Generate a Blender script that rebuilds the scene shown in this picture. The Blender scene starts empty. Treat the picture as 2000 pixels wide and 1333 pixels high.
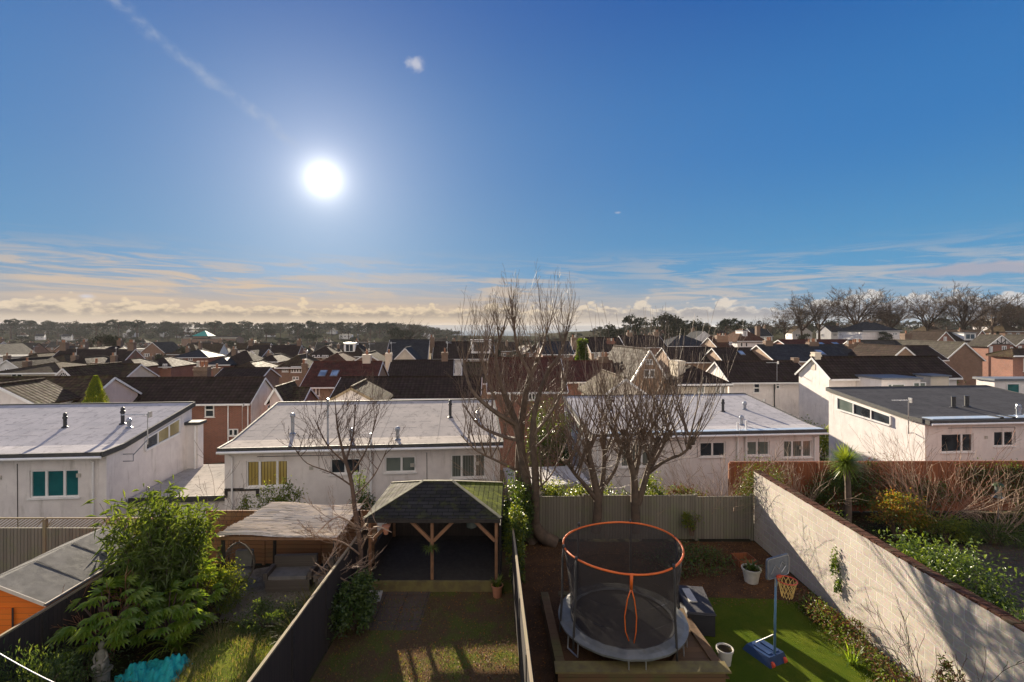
import bpy, math, random
from mathutils import Vector, Matrix
from math import sin, cos, pi, radians, sqrt

# ---------------------------------------------------------------- camera, world, sun, exposure
SC = bpy.context.scene
COL = SC.collection
F = 944.0          # focal length in pixels of the 2000 px wide photograph (17 mm lens)
CZ = 7.65          # camera height above the gardens
HY = 640.0         # horizon line
cam_d = bpy.data.cameras.new('camera'); cam = bpy.data.objects.new('camera', cam_d); COL.objects.link(cam)
cam_d.lens = 17.0; cam_d.sensor_width = 36.0; cam_d.shift_y = -26.5 / 2000.0
cam_d.clip_start = 0.1; cam_d.clip_end = 60000
cam.location = (0, 0, CZ); cam.rotation_euler = (pi / 2, 0, 0)
SC.camera = cam
SC.view_settings.view_transform = 'Standard'; SC.view_settings.look = 'None'
SC.view_settings.gamma = 1; SC.view_settings.use_curve_mapping = False
SC.view_settings.exposure = 1.55

SUN_AZ = math.atan2(-368, 944)      # measured from +Y towards +X
SUN_EL = math.atan2(290, math.hypot(368, 944))
SUN_DIR = Vector((sin(SUN_AZ) * cos(SUN_EL), cos(SUN_AZ) * cos(SUN_EL), sin(SUN_EL)))
sl = bpy.data.lights.new('sun', 'SUN'); sun = bpy.data.objects.new('sun', sl); COL.objects.link(sun)
sl.energy = 5.0; sl.angle = radians(0.5); sl.color = (1.0, 0.86, 0.66)
sun.rotation_euler = SUN_DIR.to_track_quat('Z', 'Y').to_euler()
sun.location = (0, 0, 60)

W = bpy.data.worlds.new('World'); SC.world = W; W.use_nodes = True

class NT:
    """small helper for wiring shader nodes"""
    def __init__(s, tree): s.t = tree; s.n = tree.nodes; s.l = tree.links
    def node(s, typ, ins=None, **kw):
        n = s.n.new(typ)
        for k, v in kw.items(): setattr(n, k, v)
        if ins:
            for k, v in ins.items(): s.put(n.inputs[k], v)
        return n
    def put(s, inp, v):
        if isinstance(v, bpy.types.NodeSocket): s.l.new(v, inp)
        elif v is not None:
            if isinstance(v, (tuple, list)) and len(v) == 3 and inp.type == 'RGBA': v = (*v, 1)
            inp.default_value = v
    def m(s, op, a, b=None, c=None, clamp=False):
        n = s.n.new('ShaderNodeMath'); n.operation = op; n.use_clamp = clamp
        for i, v in enumerate((a, b, c)):
            if v is not None: s.put(n.inputs[i], v)
        return n.outputs[0]
    def mix(s, f, a, b, mode='MIX'):
        n = s.n.new('ShaderNodeMix'); n.data_type = 'RGBA'; n.blend_type = mode; n.clamp_factor = True
        s.put(n.inputs['Factor'], f); s.put(n.inputs[6], a); s.put(n.inputs[7], b)
        return n.outputs[2]
    def sstep(s, v, a, b, lo=0.0, hi=1.0):
        n = s.n.new('ShaderNodeMapRange'); n.interpolation_type = 'SMOOTHSTEP'
        s.put(n.inputs[0], v); n.inputs[1].default_value = a; n.inputs[2].default_value = b
        n.inputs[3].default_value = lo; n.inputs[4].default_value = hi
        return n.outputs[0]
    def vec(s, x, y, z=0.0):
        n = s.n.new('ShaderNodeCombineXYZ')
        for i, v in enumerate((x, y, z)): s.put(n.inputs[i], v)
        return n.outputs[0]
    def noise(s, vec, scale, detail=4, rough=0.5, dist=0.0):
        n = s.node('ShaderNodeTexNoise', {'Scale': scale, 'Detail': detail, 'Roughness': rough, 'Distortion': dist})
        if vec is not None: s.put(n.inputs['Vector'], vec)
        return n.outputs[0]

def make_world():
    W.node_tree.nodes.clear(); N = NT(W.node_tree)
    out = N.node('ShaderNodeOutputWorld')
    bg = N.node('ShaderNodeBackground', {'Strength': 0.114}); N.l.new(bg.outputs[0], out.inputs[0])
    sky = N.node('ShaderNodeTexSky'); sky.sky_type = 'NISHITA'; sky.sun_disc = False
    sky.sun_elevation = SUN_EL; sky.sun_rotation = SUN_AZ
    sky.altitude = 50; sky.air_density = 1.0; sky.dust_density = 0.6; sky.ozone_density = 2.5
    tc = N.node('ShaderNodeTexCoord'); sp = N.node('ShaderNodeSeparateXYZ'); N.l.new(tc.outputs['Generated'], sp.inputs[0])
    x, y, z = sp.outputs
    hor = N.m('SQRT', N.m('MAXIMUM', N.m('ADD', N.m('MULTIPLY', x, x), N.m('MULTIPLY', y, y)), 1e-5))
    el = N.m('DIVIDE', z, hor); az = N.m('ARCTAN2', x, y)
    dot = N.node('ShaderNodeVectorMath', operation='DOT_PRODUCT'); N.l.new(tc.outputs['Generated'], dot.inputs[0]); dot.inputs[1].default_value = SUN_DIR
    ang = N.m('ARCCOSINE', N.m('MINIMUM', dot.outputs['Value'], 1.0))
    # clear air: the physical sky, weighted down, over the deep winter blue of the place
    K = 3.0
    def c3(r, g, b_): return (r * K, g * K, b_ * K)
    low = N.mix(N.sstep(el, 0.02, 0.36), c3(.10, .32, .54), c3(.038, .19, .48))
    base = N.mix(N.sstep(el, 0.30, 0.78), low, c3(.010, .090, .36))
    near = N.sstep(ang, 0.15, 1.05, 1.0, 0.0)
    base = N.mix(N.m('MULTIPLY', near, 0.5), base, N.mix(N.sstep(el, 0.1, 0.7), c3(.155, .28, .47), c3(.07, .165, .405)))
    base = N.mix(1.0, base, N.mix(1.0, sky.outputs[0], SKY_TINT, 'MULTIPLY'), 'ADD')
    # glow about the sun and its disc
    def lobe(width, amp): return N.m('MULTIPLY', N.m('EXPONENT', N.m('MULTIPLY', N.m('DIVIDE', ang, width), -1.0)), amp)
    glow = N.m('ADD', lobe(0.017, 9.0), lobe(0.13, 1.35))
    disc = N.m('MULTIPLY', N.sstep(ang, 0.013, 0.021, 1.0, 0.0), 80.0)
    base = N.mix(1.0, base, N.mix(1.0, (1.0, 0.93, 0.84), N.node('ShaderNodeCombineColor', {0: glow, 1: glow, 2: glow}).outputs[0], 'MULTIPLY'), 'ADD')
    # warm horizon, strongest under the sun
    warm_az = N.sstep(N.m('ABSOLUTE', N.m('SUBTRACT', az, SUN_AZ)), 0.15, 1.25, 1.0, 0.12)
    warm = N.m('MULTIPLY', N.sstep(el, 0.01, 0.115, 1.0, 0.0), warm_az)
    base = N.mix(N.m('MULTIPLY', warm, 0.9), base, (1.85, 1.27, 0.74))
    # high thin streaks
    v1 = N.vec(N.m('MULTIPLY', az, 2.2), N.m('MULTIPLY', N.m('ADD', el, N.m('MULTIPLY', az, 0.02)), 26.0), 0.3)
    st = N.noise(v1, 2.6, 8, 0.66, 0.9)
    st = N.m('MULTIPLY', N.sstep(st, 0.42, 0.60), N.m('MULTIPLY', N.sstep(el, 0.03, 0.055), N.sstep(el, 0.075, 0.165, 1.0, 0.0)))
    big = N.noise(N.vec(N.m('MULTIPLY', az, 2.0), N.m('MULTIPLY', el, 8.0), 4.0), 1.6, 3)
    st = N.m('MULTIPLY', st, N.sstep(big, 0.32, 0.55, 0.3, 1.0))
    stc = N.mix(warm_az, (1.35, 1.42, 1.55), (2.1, 1.58, 1.08))
    base = N.mix(N.m('MULTIPLY', st, 0.80), base, stc)
    # one faint long trail, upper left
    ca, cb = math.radians(-39.6), math.radians(-26.0); ea, eb = 0.523, 0.365
    tt = N.m('DIVIDE', N.m('SUBTRACT', az, ca), cb - ca)
    dl = N.m('SUBTRACT', N.m('SUBTRACT', el, ea), N.m('MULTIPLY', tt, eb - ea))
    wob = N.noise(N.vec(N.m('MULTIPLY', az, 9), N.m('MULTIPLY', el, 9), 1.0), 1.6, 5, 0.6)
    dl = N.m('ADD', dl, N.m('MULTIPLY', N.m('SUBTRACT', wob, 0.5), 0.055))
    tr = N.m('MULTIPLY', N.sstep(N.m('ABSOLUTE', dl), 0.0, 0.022, 1.0, 0.0), N.sstep(tt, 0.9, 1.35, 1.0, 0.0))
    tr = N.m('MULTIPLY', tr, N.sstep(N.noise(N.vec(N.m('MULTIPLY', az, 26), N.m('MULTIPLY', el, 30), 1.0), 1.0, 5, 0.6), 0.36, 0.68, 0.02, 0.34))
    base = N.mix(tr, base, (1.6, 1.75, 2.0))
    # small puffs
    for (px, py, r, a) in ((812, 125, 0.020, 0.75), (1207, 416, 0.008, 0.5), (168, 579, 0.011, 0.8)):
        u, v = (px - 1000) / F, (HY - py) / F
        pa, pe = math.atan(u), v / math.hypot(1, u)
        dd = N.m('SQRT', N.m('ADD', N.m('POWER', N.m('MULTIPLY', N.m('SUBTRACT', az, pa), 0.8), 2.0), N.m('POWER', N.m('MULTIPLY', N.m('SUBTRACT', el, pe), 1.0 if r > .015 else 2.2), 2.0)))
        nn = N.noise(N.vec(az, el, px), 55.0, 5, 0.6)
        k = N.m('MULTIPLY', N.sstep(N.m('ADD', dd, N.m('MULTIPLY', N.m('SUBTRACT', nn, 0.5), 0.03 * r / 0.02)), 0.0, r, 1.0, 0.0), a)
        base = N.mix(k, base, (1.9, 1.9, 2.1))
    # a lens of cloud at the right
    le = N.m('ADD', N.m('POWER', N.m('DIVIDE', N.m('SUBTRACT', az, 0.80), 0.14), 2.0), N.m('POWER', N.m('DIVIDE', N.m('SUBTRACT', N.m('ADD', el, N.m('MULTIPLY', N.m('SUBTRACT', wob, 0.5), 0.03)), 0.087), 0.010), 2.0))
    base = N.mix(N.m('MULTIPLY', N.sstep(le, 0.2, 1.3, 1.0, 0.0), 0.75), base, (1.3, 1.2, 1.35))
    # the bank of cumulus above the horizon
    wv = N.noise(N.vec(az, el, 3.0), 30.0, 3, 0.5)
    wv2 = N.noise(N.vec(az, el, 9.0), 30.0, 3, 0.5)
    cv = N.vec(N.m('ADD', az, N.m('MULTIPLY', wv, 0.016)), N.m('MULTIPLY', N.m('ADD', el, N.m('MULTIPLY', wv2, 0.012)), 1.7), 0.7)
    vo = N.node('ShaderNodeTexVoronoi', {'Vector': cv, 'Scale': 25.0, 'Detail': 0.0}, feature='F1')
    vo2 = N.node('ShaderNodeTexVoronoi', {'Vector': cv, 'Scale': 75.0, 'Detail': 0.0}, feature='F1')
    puff = N.m('ADD', 0.52, N.m('ADD', N.m('MULTIPLY', N.m('SUBTRACT', 0.52, vo.outputs['Distance']), 0.75), N.m('MULTIPLY', N.m('SUBTRACT', 0.52, vo2.outputs['Distance']), 0.42)))
    c2 = N.noise(N.vec(az, 0.0, 2.0), 7.0, 4, 0.6)
    top = N.m('ADD', N.m('ADD', 0.0415, N.m('MULTIPLY', N.m('SUBTRACT', c2, 0.5), 0.034)), N.sstep(az, 0.0, 0.6, 0.0, 0.008))
    dens = N.m('ADD', N.m('MULTIPLY', N.m('SUBTRACT', top, el), 62.0), N.m('MULTIPLY', N.m('SUBTRACT', puff, 0.52), 2.6))
    cm = N.m('MULTIPLY', N.sstep(dens, -0.08, 0.42), N.sstep(el, 0.007, 0.020, 0.15, 1.0))
    sh = N.noise(N.vec(az, N.m('MULTIPLY', el, 2.4), 5.0), 44.0, 6, 0.62)
    core = N.sstep(N.m('ADD', dens, N.m('ADD', N.m('MULTIPLY', N.m('SUBTRACT', sh, 0.5), 3.4), N.m('MULTIPLY', N.m('SUBTRACT', 0.55, puff), 1.6))), 0.25, 1.35)
    core = N.m('MULTIPLY', core, N.sstep(el, 0.012, 0.026, 0.35, 1.0))
    ccol = N.mix(core, N.mix(warm_az, (2.1, 2.0, 1.95), (2.5, 1.98, 1.32)), N.mix(warm_az, (1.0, 1.03, 1.18), (.98, .82, .68)))
    base = N.mix(N.m('MULTIPLY', cm, 0.82), base, ccol)
    # broken bright cloud added behind the camera, out of view, to fill shaded walls
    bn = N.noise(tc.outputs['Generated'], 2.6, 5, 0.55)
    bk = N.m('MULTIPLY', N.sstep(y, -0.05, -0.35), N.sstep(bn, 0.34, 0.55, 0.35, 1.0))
    base = N.mix(N.m('MULTIPLY', bk, N.sstep(z, -0.02, 0.03)), base, UNSEEN_FILL)
    base = N.mix(1.0, base, N.node('ShaderNodeCombineColor', {0: disc, 1: disc, 2: disc}).outputs[0], 'ADD')
    N.l.new(base, bg.inputs[0])
SKY_TINT = (0.012, 0.012, 0.012)
UNSEEN_FILL = (3.0, 2.75, 2.6)  # added fill light from the unseen half of the sky
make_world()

# ---------------------------------------------------------------- small tools
def px(x, y, D):
    "world point seen at photograph pixel (x, y) at distance D"
    return Vector(((x - 1000) / F * D, D, CZ - (y - HY) / F * D))
def X_(x, D): return (x - 1000) / F * D
def Z_(y, D): return CZ - (y - HY) / F * D

def ss(v, a, b):
    t = max(0.0, min(1.0, (v - a) / (b - a))); return t * t * (3 - 2 * t)
def ground_z(x, y):
    D = max(y, 0.0)
    z = -1.6 * ss(y, 18.6, 19.6) * (1 - ss(x, 8.3, 9.3)) - 1.6 * ss(y, 20.6, 22.0) * ss(x, 8.3, 9.3)
    z -= 1.2 * ss(D, 27, 40) + 1.4 * ss(D, 45, 80) + 5.0 * ss(D, 110, 320)
    r = ss(x, 35, 110) * ss(D, 75, 165)
    z += 7.5 * r
    z += 5.0 * ss(x, 60, 260) * ss(D, 150, 320)
    lef = 1 - ss(x / max(D, 1), -0.16, 0.16)
    z += 15.0 * ss(D, 430, 800) * (0.35 + 0.65 * lef) * (1 - 0.85 * ss(x / max(D, 1), -.25, -.1) * (1 - ss(x / max(D, 1), .12, .3)))
    z -= 32 * ss(D, 850, 1700)
    return z

def P(o, label=None, cat=None, group=None, kind=None):
    if label: o['label'] = label
    if cat: o['category'] = cat
    if group: o['group'] = group
    if kind: o['kind'] = kind
    return o
def empty(name, loc=(0, 0, 0), rz=0, label=None, cat=None, group=None):
    o = bpy.data.objects.new(name, None); COL.objects.link(o); o.empty_display_size = 0.3
    o.location = loc; o.rotation_euler = (0, 0, rz)
    return P(o, label, cat, group)
def kids(o): return [c for c in list(COL.objects) if c.parent == o]
def copy_tree(root, loc, rz=0, scale=1.0, label=None, group=None):
    ch = KIDS.get(root.name)
    if ch is None:
        ch = [(c, kids(c)) for c in kids(root)]; KIDS[root.name] = ch
    r = root.copy(); COL.objects.link(r); r.location = loc; r.rotation_euler = (0, 0, rz)
    r.scale = (scale,) * 3 if not isinstance(scale, tuple) else scale
    if label: r['label'] = label
    if group: r['group'] = group
    for c, gs in ch:
        k = c.copy(); COL.objects.link(k); k.parent = r
        for g in gs:
            h = g.copy(); COL.objects.link(h); h.parent = k
    return r
KIDS = {}

class MB:
    def __init__(s): s.v = []; s.f = []; s.mi = []; s.cur = 0
    def poly(s, pts, mi=None):
        b = len(s.v); s.v.extend([tuple(p) for p in pts]); s.f.append(tuple(range(b, b + len(pts)))); s.mi.append(s.cur if mi is None else mi)
    def hexa(s, p, mi=None):
        "8 corners: bottom 0-3 counter-clockwise, top 4-7"
        b = len(s.v); s.v.extend([tuple(q) for q in p])
        for q in ((3, 2, 1, 0), (4, 5, 6, 7), (0, 1, 5, 4), (1, 2, 6, 5), (2, 3, 7, 6), (3, 0, 4, 7)):
            s.f.append(tuple(b + i for i in q)); s.mi.append(s.cur if mi is None else mi)
    def box(s, x0, y0, z0, x1, y1, z1, mi=None):
        s.hexa([(x0, y0, z0), (x1, y0, z0), (x1, y1, z0), (x0, y1, z0), (x0, y0, z1), (x1, y0, z1), (x1, y1, z1), (x0, y1, z1)], mi)
    def obox(s, c, sx, sy, sz, rz=0, ry=0, rx=0, mi=None):
        R = Matrix.Rotation(rz, 3, 'Z') @ Matrix.Rotation(ry, 3, 'Y') @ Matrix.Rotation(rx, 3, 'X'); c = Vector(c)
        q = [(-1, -1, -1), (1, -1, -1), (1, 1, -1), (-1, 1, -1), (-1, -1, 1), (1, -1, 1), (1, 1, 1), (-1, 1, 1)]
        s.hexa([c + R @ Vector((a * sx / 2, b * sy / 2, d * sz / 2)) for a, b, d in q], mi)
    def beam(s, a, b, w, h, mi=None):
        "rectangular bar from a to b, w across, h in height"
        a = Vector(a); b = Vector(b); d = (b - a).normalized()
        u = d.cross(Vector((0, 0, 1)))
        if u.length < 1e-3: u = Vector((1, 0, 0))
        u.normalize(); v = u.cross(d)
        u = u * w / 2; v = v * h / 2
        s.hexa([a - u - v, b - u - v, b + u - v, a + u - v, a - u + v, b - u + v, b + u + v, a + u + v][0:8], mi)
    def tube(s, pts, rad, n=6, mi=None, cap=True):
        pts = [Vector(p) for p in pts]; k = len(pts)
        if not hasattr(rad, '__len__'): rad = [rad] * k
        b = len(s.v); m = s.cur if mi is None else mi; u = None
        for i, p in enumerate(pts):
            d = (pts[min(i + 1, k - 1)] - pts[max(i - 1, 0)])
            if d.length < 1e-9: d = Vector((0, 0, 1))
            d.normalize()
            if u is None:
                u = d.cross(Vector((0.31, 0.17, 0.94)));
                if u.length < 1e-3: u = d.cross(Vector((1, 0, 0)))
            else: u = u - d * u.dot(d)
            if u.length < 1e-6: u = d.orthogonal()
            u.normalize(); w = d.cross(u)
            for j in range(n):
                a = 2 * pi * j / n; s.v.append(tuple(p + (u * cos(a) + w * sin(a)) * rad[i]))
        for i in range(k - 1):
            for j in range(n):
                j2 = (j + 1) % n
                s.f.append((b + i * n + j, b + i * n + j2, b + (i + 1) * n + j2, b + (i + 1) * n + j)); s.mi.append(m)
        if cap:
            s.f.append(tuple(b + j for j in reversed(range(n)))); s.mi.append(m)
            s.f.append(tuple(b + (k - 1) * n + j for j in range(n))); s.mi.append(m)
    def ring(s, c, R, r, n=48, m=8, mi=None, fz=None):
        c = Vector(c); b = len(s.v); q = s.cur if mi is None else mi
        for i in range(n):
            a = 2 * pi * i / n; z = fz(a) if fz else 0
            for j in range(m):
                t = 2 * pi * j / m; s.v.append((c.x + (R + r * cos(t)) * cos(a), c.y + (R + r * cos(t)) * sin(a), c.z + z + r * sin(t)))
        for i in range(n):
            for j in range(m):
                i2 = (i + 1) % n; j2 = (j + 1) % m
                s.f.append((b + i * m + j, b + i2 * m + j, b + i2 * m + j2, b + i * m + j2)); s.mi.append(q)
    def lathe(s, c, prof, n=16, mi=None):
        c = Vector(c); b = len(s.v); m = s.cur if mi is None else mi; k = len(prof)
        for r, z in prof:
            for j in range(n):
                a = 2 * pi * j / n; s.v.append((c.x + r * cos(a), c.y + r * sin(a), c.z + z))
        for i in range(k - 1):
            for j in range(n):
                j2 = (j + 1) % n; s.f.append((b + i * n + j, b + i * n + j2, b + (i + 1) * n + j2, b + (i + 1) * n + j)); s.mi.append(m)
        s.f.append(tuple(b + j for j in reversed(range(n)))); s.mi.append(m)
        s.f.append(tuple(b + (k - 1) * n + j for j in range(n))); s.mi.append(m)
    def build(s, name, mats, parent=None, smooth=False, uv=True, loc=None):
        me = bpy.data.meshes.new(name); me.from_pydata(s.v, [], s.f)
        if not isinstance(mats, (list, tuple)): mats = [mats]
        for m in mats: me.materials.append(m)
        if len(mats) > 1: me.polygons.foreach_set('material_index', s.mi)
        if smooth: me.polygons.foreach_set('use_smooth', [True] * len(me.polygons))
        me.update()
        if uv:
            L = me.uv_layers.new(name='UVMap').data; up = Vector((0, 0, 1)); V = me.vertices
            buf = [0.0] * (2 * len(me.loops))
            for p in me.polygons:
                n = p.normal
                if abs(n.z) > 0.985: t = Vector((1, 0, 0)); w = Vector((0, 1, 0))
                else: t = up.cross(n).normalized(); w = n.cross(t)
                for li, vi in zip(p.loop_indices, p.vertices):
                    co = V[vi].co; buf[2 * li] = co.dot(t); buf[2 * li + 1] = co.dot(w)
            L.foreach_set('uv', buf)
        o = bpy.data.objects.new(name, me); COL.objects.link(o)
        if parent is not None: o.parent = parent
        if loc is not None: o.location = loc
        return o
# ---------------------------------------------------------------- procedural materials
def _mat(name):
    m = bpy.data.materials.new(name); m.use_nodes = True; m.node_tree.nodes.clear()
    N = NT(m.node_tree); out = N.node('ShaderNodeOutputMaterial'); b = N.node('ShaderNodeBsdfPrincipled')
    N.l.new(b.outputs[0], out.inputs[0]); return m, N, b, out
def _bump(N, b, h, strength, dist=0.02):
    n = N.node('ShaderNodeBump', {'Strength': strength, 'Distance': dist, 'Height': h}); N.l.new(n.outputs[0], b.inputs['Normal'])
def plain(name, c1, c2=None, scale=3.0, rough=0.8, bump=0.2, bscale=60.0, metal=0.0, dirt=None, spec=0.5, bd=0.01):
    m, N, b, out = _mat(name)
    tc = N.node('ShaderNodeTexCoord').outputs['Object']
    c2 = c2 or tuple(x * 0.8 for x in c1)
    col = N.mix(N.sstep(N.noise(tc, scale, 6, 0.6), 0.3, 0.7), c1, c2)
    if dirt:
        mp = N.node('ShaderNodeMapping', {'Vector': tc, 'Scale': (2.2, 2.2, 0.35)})
        col = N.mix(N.sstep(N.noise(mp.outputs[0], 2.0, 6, 0.65), 0.52, 0.78, 0.0, dirt[3]), col, dirt[:3])
    N.put(b.inputs['Base Color'], col); b.inputs['Metallic'].default_value = metal
    N.put(b.inputs['Roughness'], N.sstep(N.noise(tc, scale * 2.3, 3), 0.2, 0.8, rough * 0.88, min(1, rough * 1.1)))
    b.inputs['Specular IOR Level'].default_value = spec
    if bump: _bump(N, b, N.noise(tc, bscale, 4, 0.6), bump, bd)
    return m
def brick(name, c1, c2, mortar, bw=0.225, bh=0.075, ms=0.01, rough=0.85, bump=0.5, off=0.5, var=None):
    m, N, b, out = _mat(name)
    uv = N.node('ShaderNodeTexCoord').outputs['UV']
    t = N.node('ShaderNodeTexBrick', {'Vector': uv, 'Color1': c1, 'Color2': c2, 'Mortar': mortar, 'Scale': 1.0, 'Mortar Size': ms, 'Mortar Smooth': 0.3, 'Bias': 0.0, 'Brick Width': bw, 'Row Height': bh}, offset=off)
    ob = N.node('ShaderNodeTexCoord').outputs['Object']
    col = t.outputs[0]
    col = N.mix(N.sstep(N.noise(ob, 0.9, 6, 0.65), 0.35, 0.75, 0.0, 0.5), col, N.mix(1.0, col, var or (0.6, 0.58, 0.55), 'MULTIPLY'))
    col = N.mix(0.35, col, N.mix(1.0, col, N.node('ShaderNodeTexNoise', {'Vector': ob, 'Scale': 25.0}).outputs['Color'], 'OVERLAY'))
    N.put(b.inputs['Base Color'], col); b.inputs['Roughness'].default_value = rough
    h = N.m('ADD', N.m('MULTIPLY', t.outputs['Fac'], -1.0), N.m('MULTIPLY', N.noise(ob, 50.0, 4), 0.4))
    _bump(N, b, h, bump, 0.012)
    return m
def tiles(name, c1, c2, row=0.30, col_w=0.28, wave=0.0, moss=None, rough=0.75, bump=0.8):
    m, N, b, out = _mat(name)
    uvn = N.node('ShaderNodeTexCoord'); uv = uvn.outputs['UV']; ob = uvn.outputs['Object']
    sp = N.node('ShaderNodeSeparateXYZ', {0: uv})
    t = N.node('ShaderNodeTexBrick', {'Vector': uv, 'Color1': c1, 'Color2': c2, 'Mortar': tuple(x * 0.35 for x in c1), 'Scale': 1.0, 'Mortar Size': 0.012, 'Mortar Smooth': 0.6, 'Bias': 0.0, 'Brick Width': col_w, 'Row Height': row}, offset=0.5 if not wave else 0.0)
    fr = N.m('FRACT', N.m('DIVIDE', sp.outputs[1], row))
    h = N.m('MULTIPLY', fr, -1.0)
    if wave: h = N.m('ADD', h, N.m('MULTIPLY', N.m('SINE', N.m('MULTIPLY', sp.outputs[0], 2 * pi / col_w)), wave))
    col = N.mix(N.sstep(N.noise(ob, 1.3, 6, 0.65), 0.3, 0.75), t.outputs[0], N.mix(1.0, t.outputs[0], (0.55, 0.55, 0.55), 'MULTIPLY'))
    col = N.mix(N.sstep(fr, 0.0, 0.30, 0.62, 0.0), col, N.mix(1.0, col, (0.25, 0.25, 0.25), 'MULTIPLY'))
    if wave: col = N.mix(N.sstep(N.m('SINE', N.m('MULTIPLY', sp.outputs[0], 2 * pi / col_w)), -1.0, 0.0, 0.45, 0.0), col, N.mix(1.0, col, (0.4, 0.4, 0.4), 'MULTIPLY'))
    if moss: col = N.mix(N.sstep(N.noise(ob, 2.6, 7, 0.7), 0.48, 0.68, 0.0, moss[3]), col, moss[:3])
    N.put(b.inputs['Base Color'], col)
    N.put(b.inputs['Roughness'], N.sstep(N.noise(ob, 3.0, 4), 0.2, 0.8, rough * 0.85, min(1.0, rough * 1.15)))
    h = N.m('ADD', h, N.m('MULTIPLY', t.outputs['Fac'], -0.6)); h = N.m('ADD', h, N.m('MULTIPLY', N.noise(ob, 40.0, 3), 0.25))
    b.inputs['Specular IOR Level'].default_value = 0.03
    _bump(N, b, h, bump * .6, 0.02)
    return m
def boards(name, c1, c2, width=0.1, gap=0.008, horizontal=False, rough=0.85, green=None, bump=0.6):
    m, N, b, out = _mat(name)
    tn = N.node('ShaderNodeTexCoord'); sp = N.node('ShaderNodeSeparateXYZ', {0: tn.outputs['UV']})
    a, c = (sp.outputs[0], sp.outputs[1]) if not horizontal else (sp.outputs[1], sp.outputs[0])
    k = N.m('DIVIDE', a, width); idx = N.m('FLOOR', k); fr = N.m('FRACT', k)
    edge = N.m('MINIMUM', fr, N.m('SUBTRACT', 1.0, fr)); g = N.sstep(edge, 0.0, gap / width)
    rnd = N.node('ShaderNodeTexWhiteNoise', {'W': idx}, noise_dimensions='1D').outputs[0]
    grain = N.noise(N.vec(N.m('MULTIPLY', a, 60.0), N.m('MULTIPLY', c, 3.0), idx), 1.0, 6, 0.7)
    col = N.mix(N.m('ADD', N.m('MULTIPLY', rnd, 0.55), N.m('MULTIPLY', grain, 0.5)), c1, c2)
    if green: col = N.mix(N.sstep(N.noise(tn.outputs['Object'], 1.6, 6, 0.65), 0.45, 0.72, 0.0, green[3]), col, green[:3])
    col = N.mix(g, tuple(x * 0.25 for x in c1), col)
    N.put(b.inputs['Base Color'], col); b.inputs['Roughness'].default_value = rough
    _bump(N, b, N.m('ADD', g, N.m('MULTIPLY', grain, 0.25)), bump, 0.01)
    return m
def leaf(name, c1, c2, rough=0.5, trans=0.45, scale=2.5, tc_=None):
    m, N, b, out = _mat(name)
    tc = N.node('ShaderNodeTexCoord').outputs['Object']
    col = N.mix(N.sstep(N.noise(tc, scale, 4, 0.7), 0.3, 0.7), c1, c2)
    col = N.mix(N.sstep(N.noise(tc, scale * 11, 2), 0.35, 0.7, 0.0, 0.55), col, N.mix(1.0, col, (0.5, 0.6, 0.5), 'MULTIPLY'))
    N.put(b.inputs['Base Color'], col); b.inputs['Roughness'].default_value = rough
    tr = N.node('ShaderNodeBsdfTranslucent'); N.put(tr.inputs[0], N.mix(1.0, col, tc_ or (1.9, 1.7, 0.6), 'MULTIPLY'))
    mx = N.node('ShaderNodeMixShader', {0: trans}); N.l.new(b.outputs[0], mx.inputs[1]); N.l.new(tr.outputs[0], mx.inputs[2]); N.l.new(mx.outputs[0], out.inputs[0])
    return m
def glass(name, tint=(0.02, 0.025, 0.03), rough=0.06, c2=None, blind=None, horiz=False):
    m, N, b, out = _mat(name)
    tn = N.node('ShaderNodeTexCoord'); col = N.mix(N.sstep(N.noise(tn.outputs['Object'], 1.3, 3), 0.35, 0.65), tint, c2 or tuple(x * 2.2 for x in tint))
    if blind:
        sp = N.node('ShaderNodeSeparateXYZ', {0: tn.outputs['UV']})
        fr = N.m('FRACT', N.m('DIVIDE', sp.outputs[1 if horiz else 0], blind[3]))
        col = N.mix(N.sstep(N.m('ABSOLUTE', N.m('SUBTRACT', fr, 0.5)), 0.30, 0.46), blind[:3], tuple(x * 0.3 for x in blind[:3]))
    N.put(b.inputs['Base Color'], col); b.inputs['Roughness'].default_value = rough; b.inputs['Specular IOR Level'].default_value = 0.7
    _bump(N, b, N.noise(tn.outputs['Object'], 1.2, 1), 0.05, 0.02)
    return m
def alpha_net(name, col, dens, rough=0.8):
    m, N, b, out = _mat(name)
    uv = N.node('ShaderNodeTexCoord').outputs['UV']
    b.inputs['Base Color'].default_value = (*col, 1); b.inputs['Roughness'].default_value = rough
    tr = N.node('ShaderNodeBsdfTransparent')
    f = N.sstep(N.noise(uv, 3.0, 4), 0.2, 0.8, dens - 0.10, dens + 0.08)
    mx = N.node('ShaderNodeMixShader', {0: f}); N.l.new(tr.outputs[0], mx.inputs[1]); N.l.new(b.outputs[0], mx.inputs[2]); N.l.new(mx.outputs[0], out.inputs[0])
    return m
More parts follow.
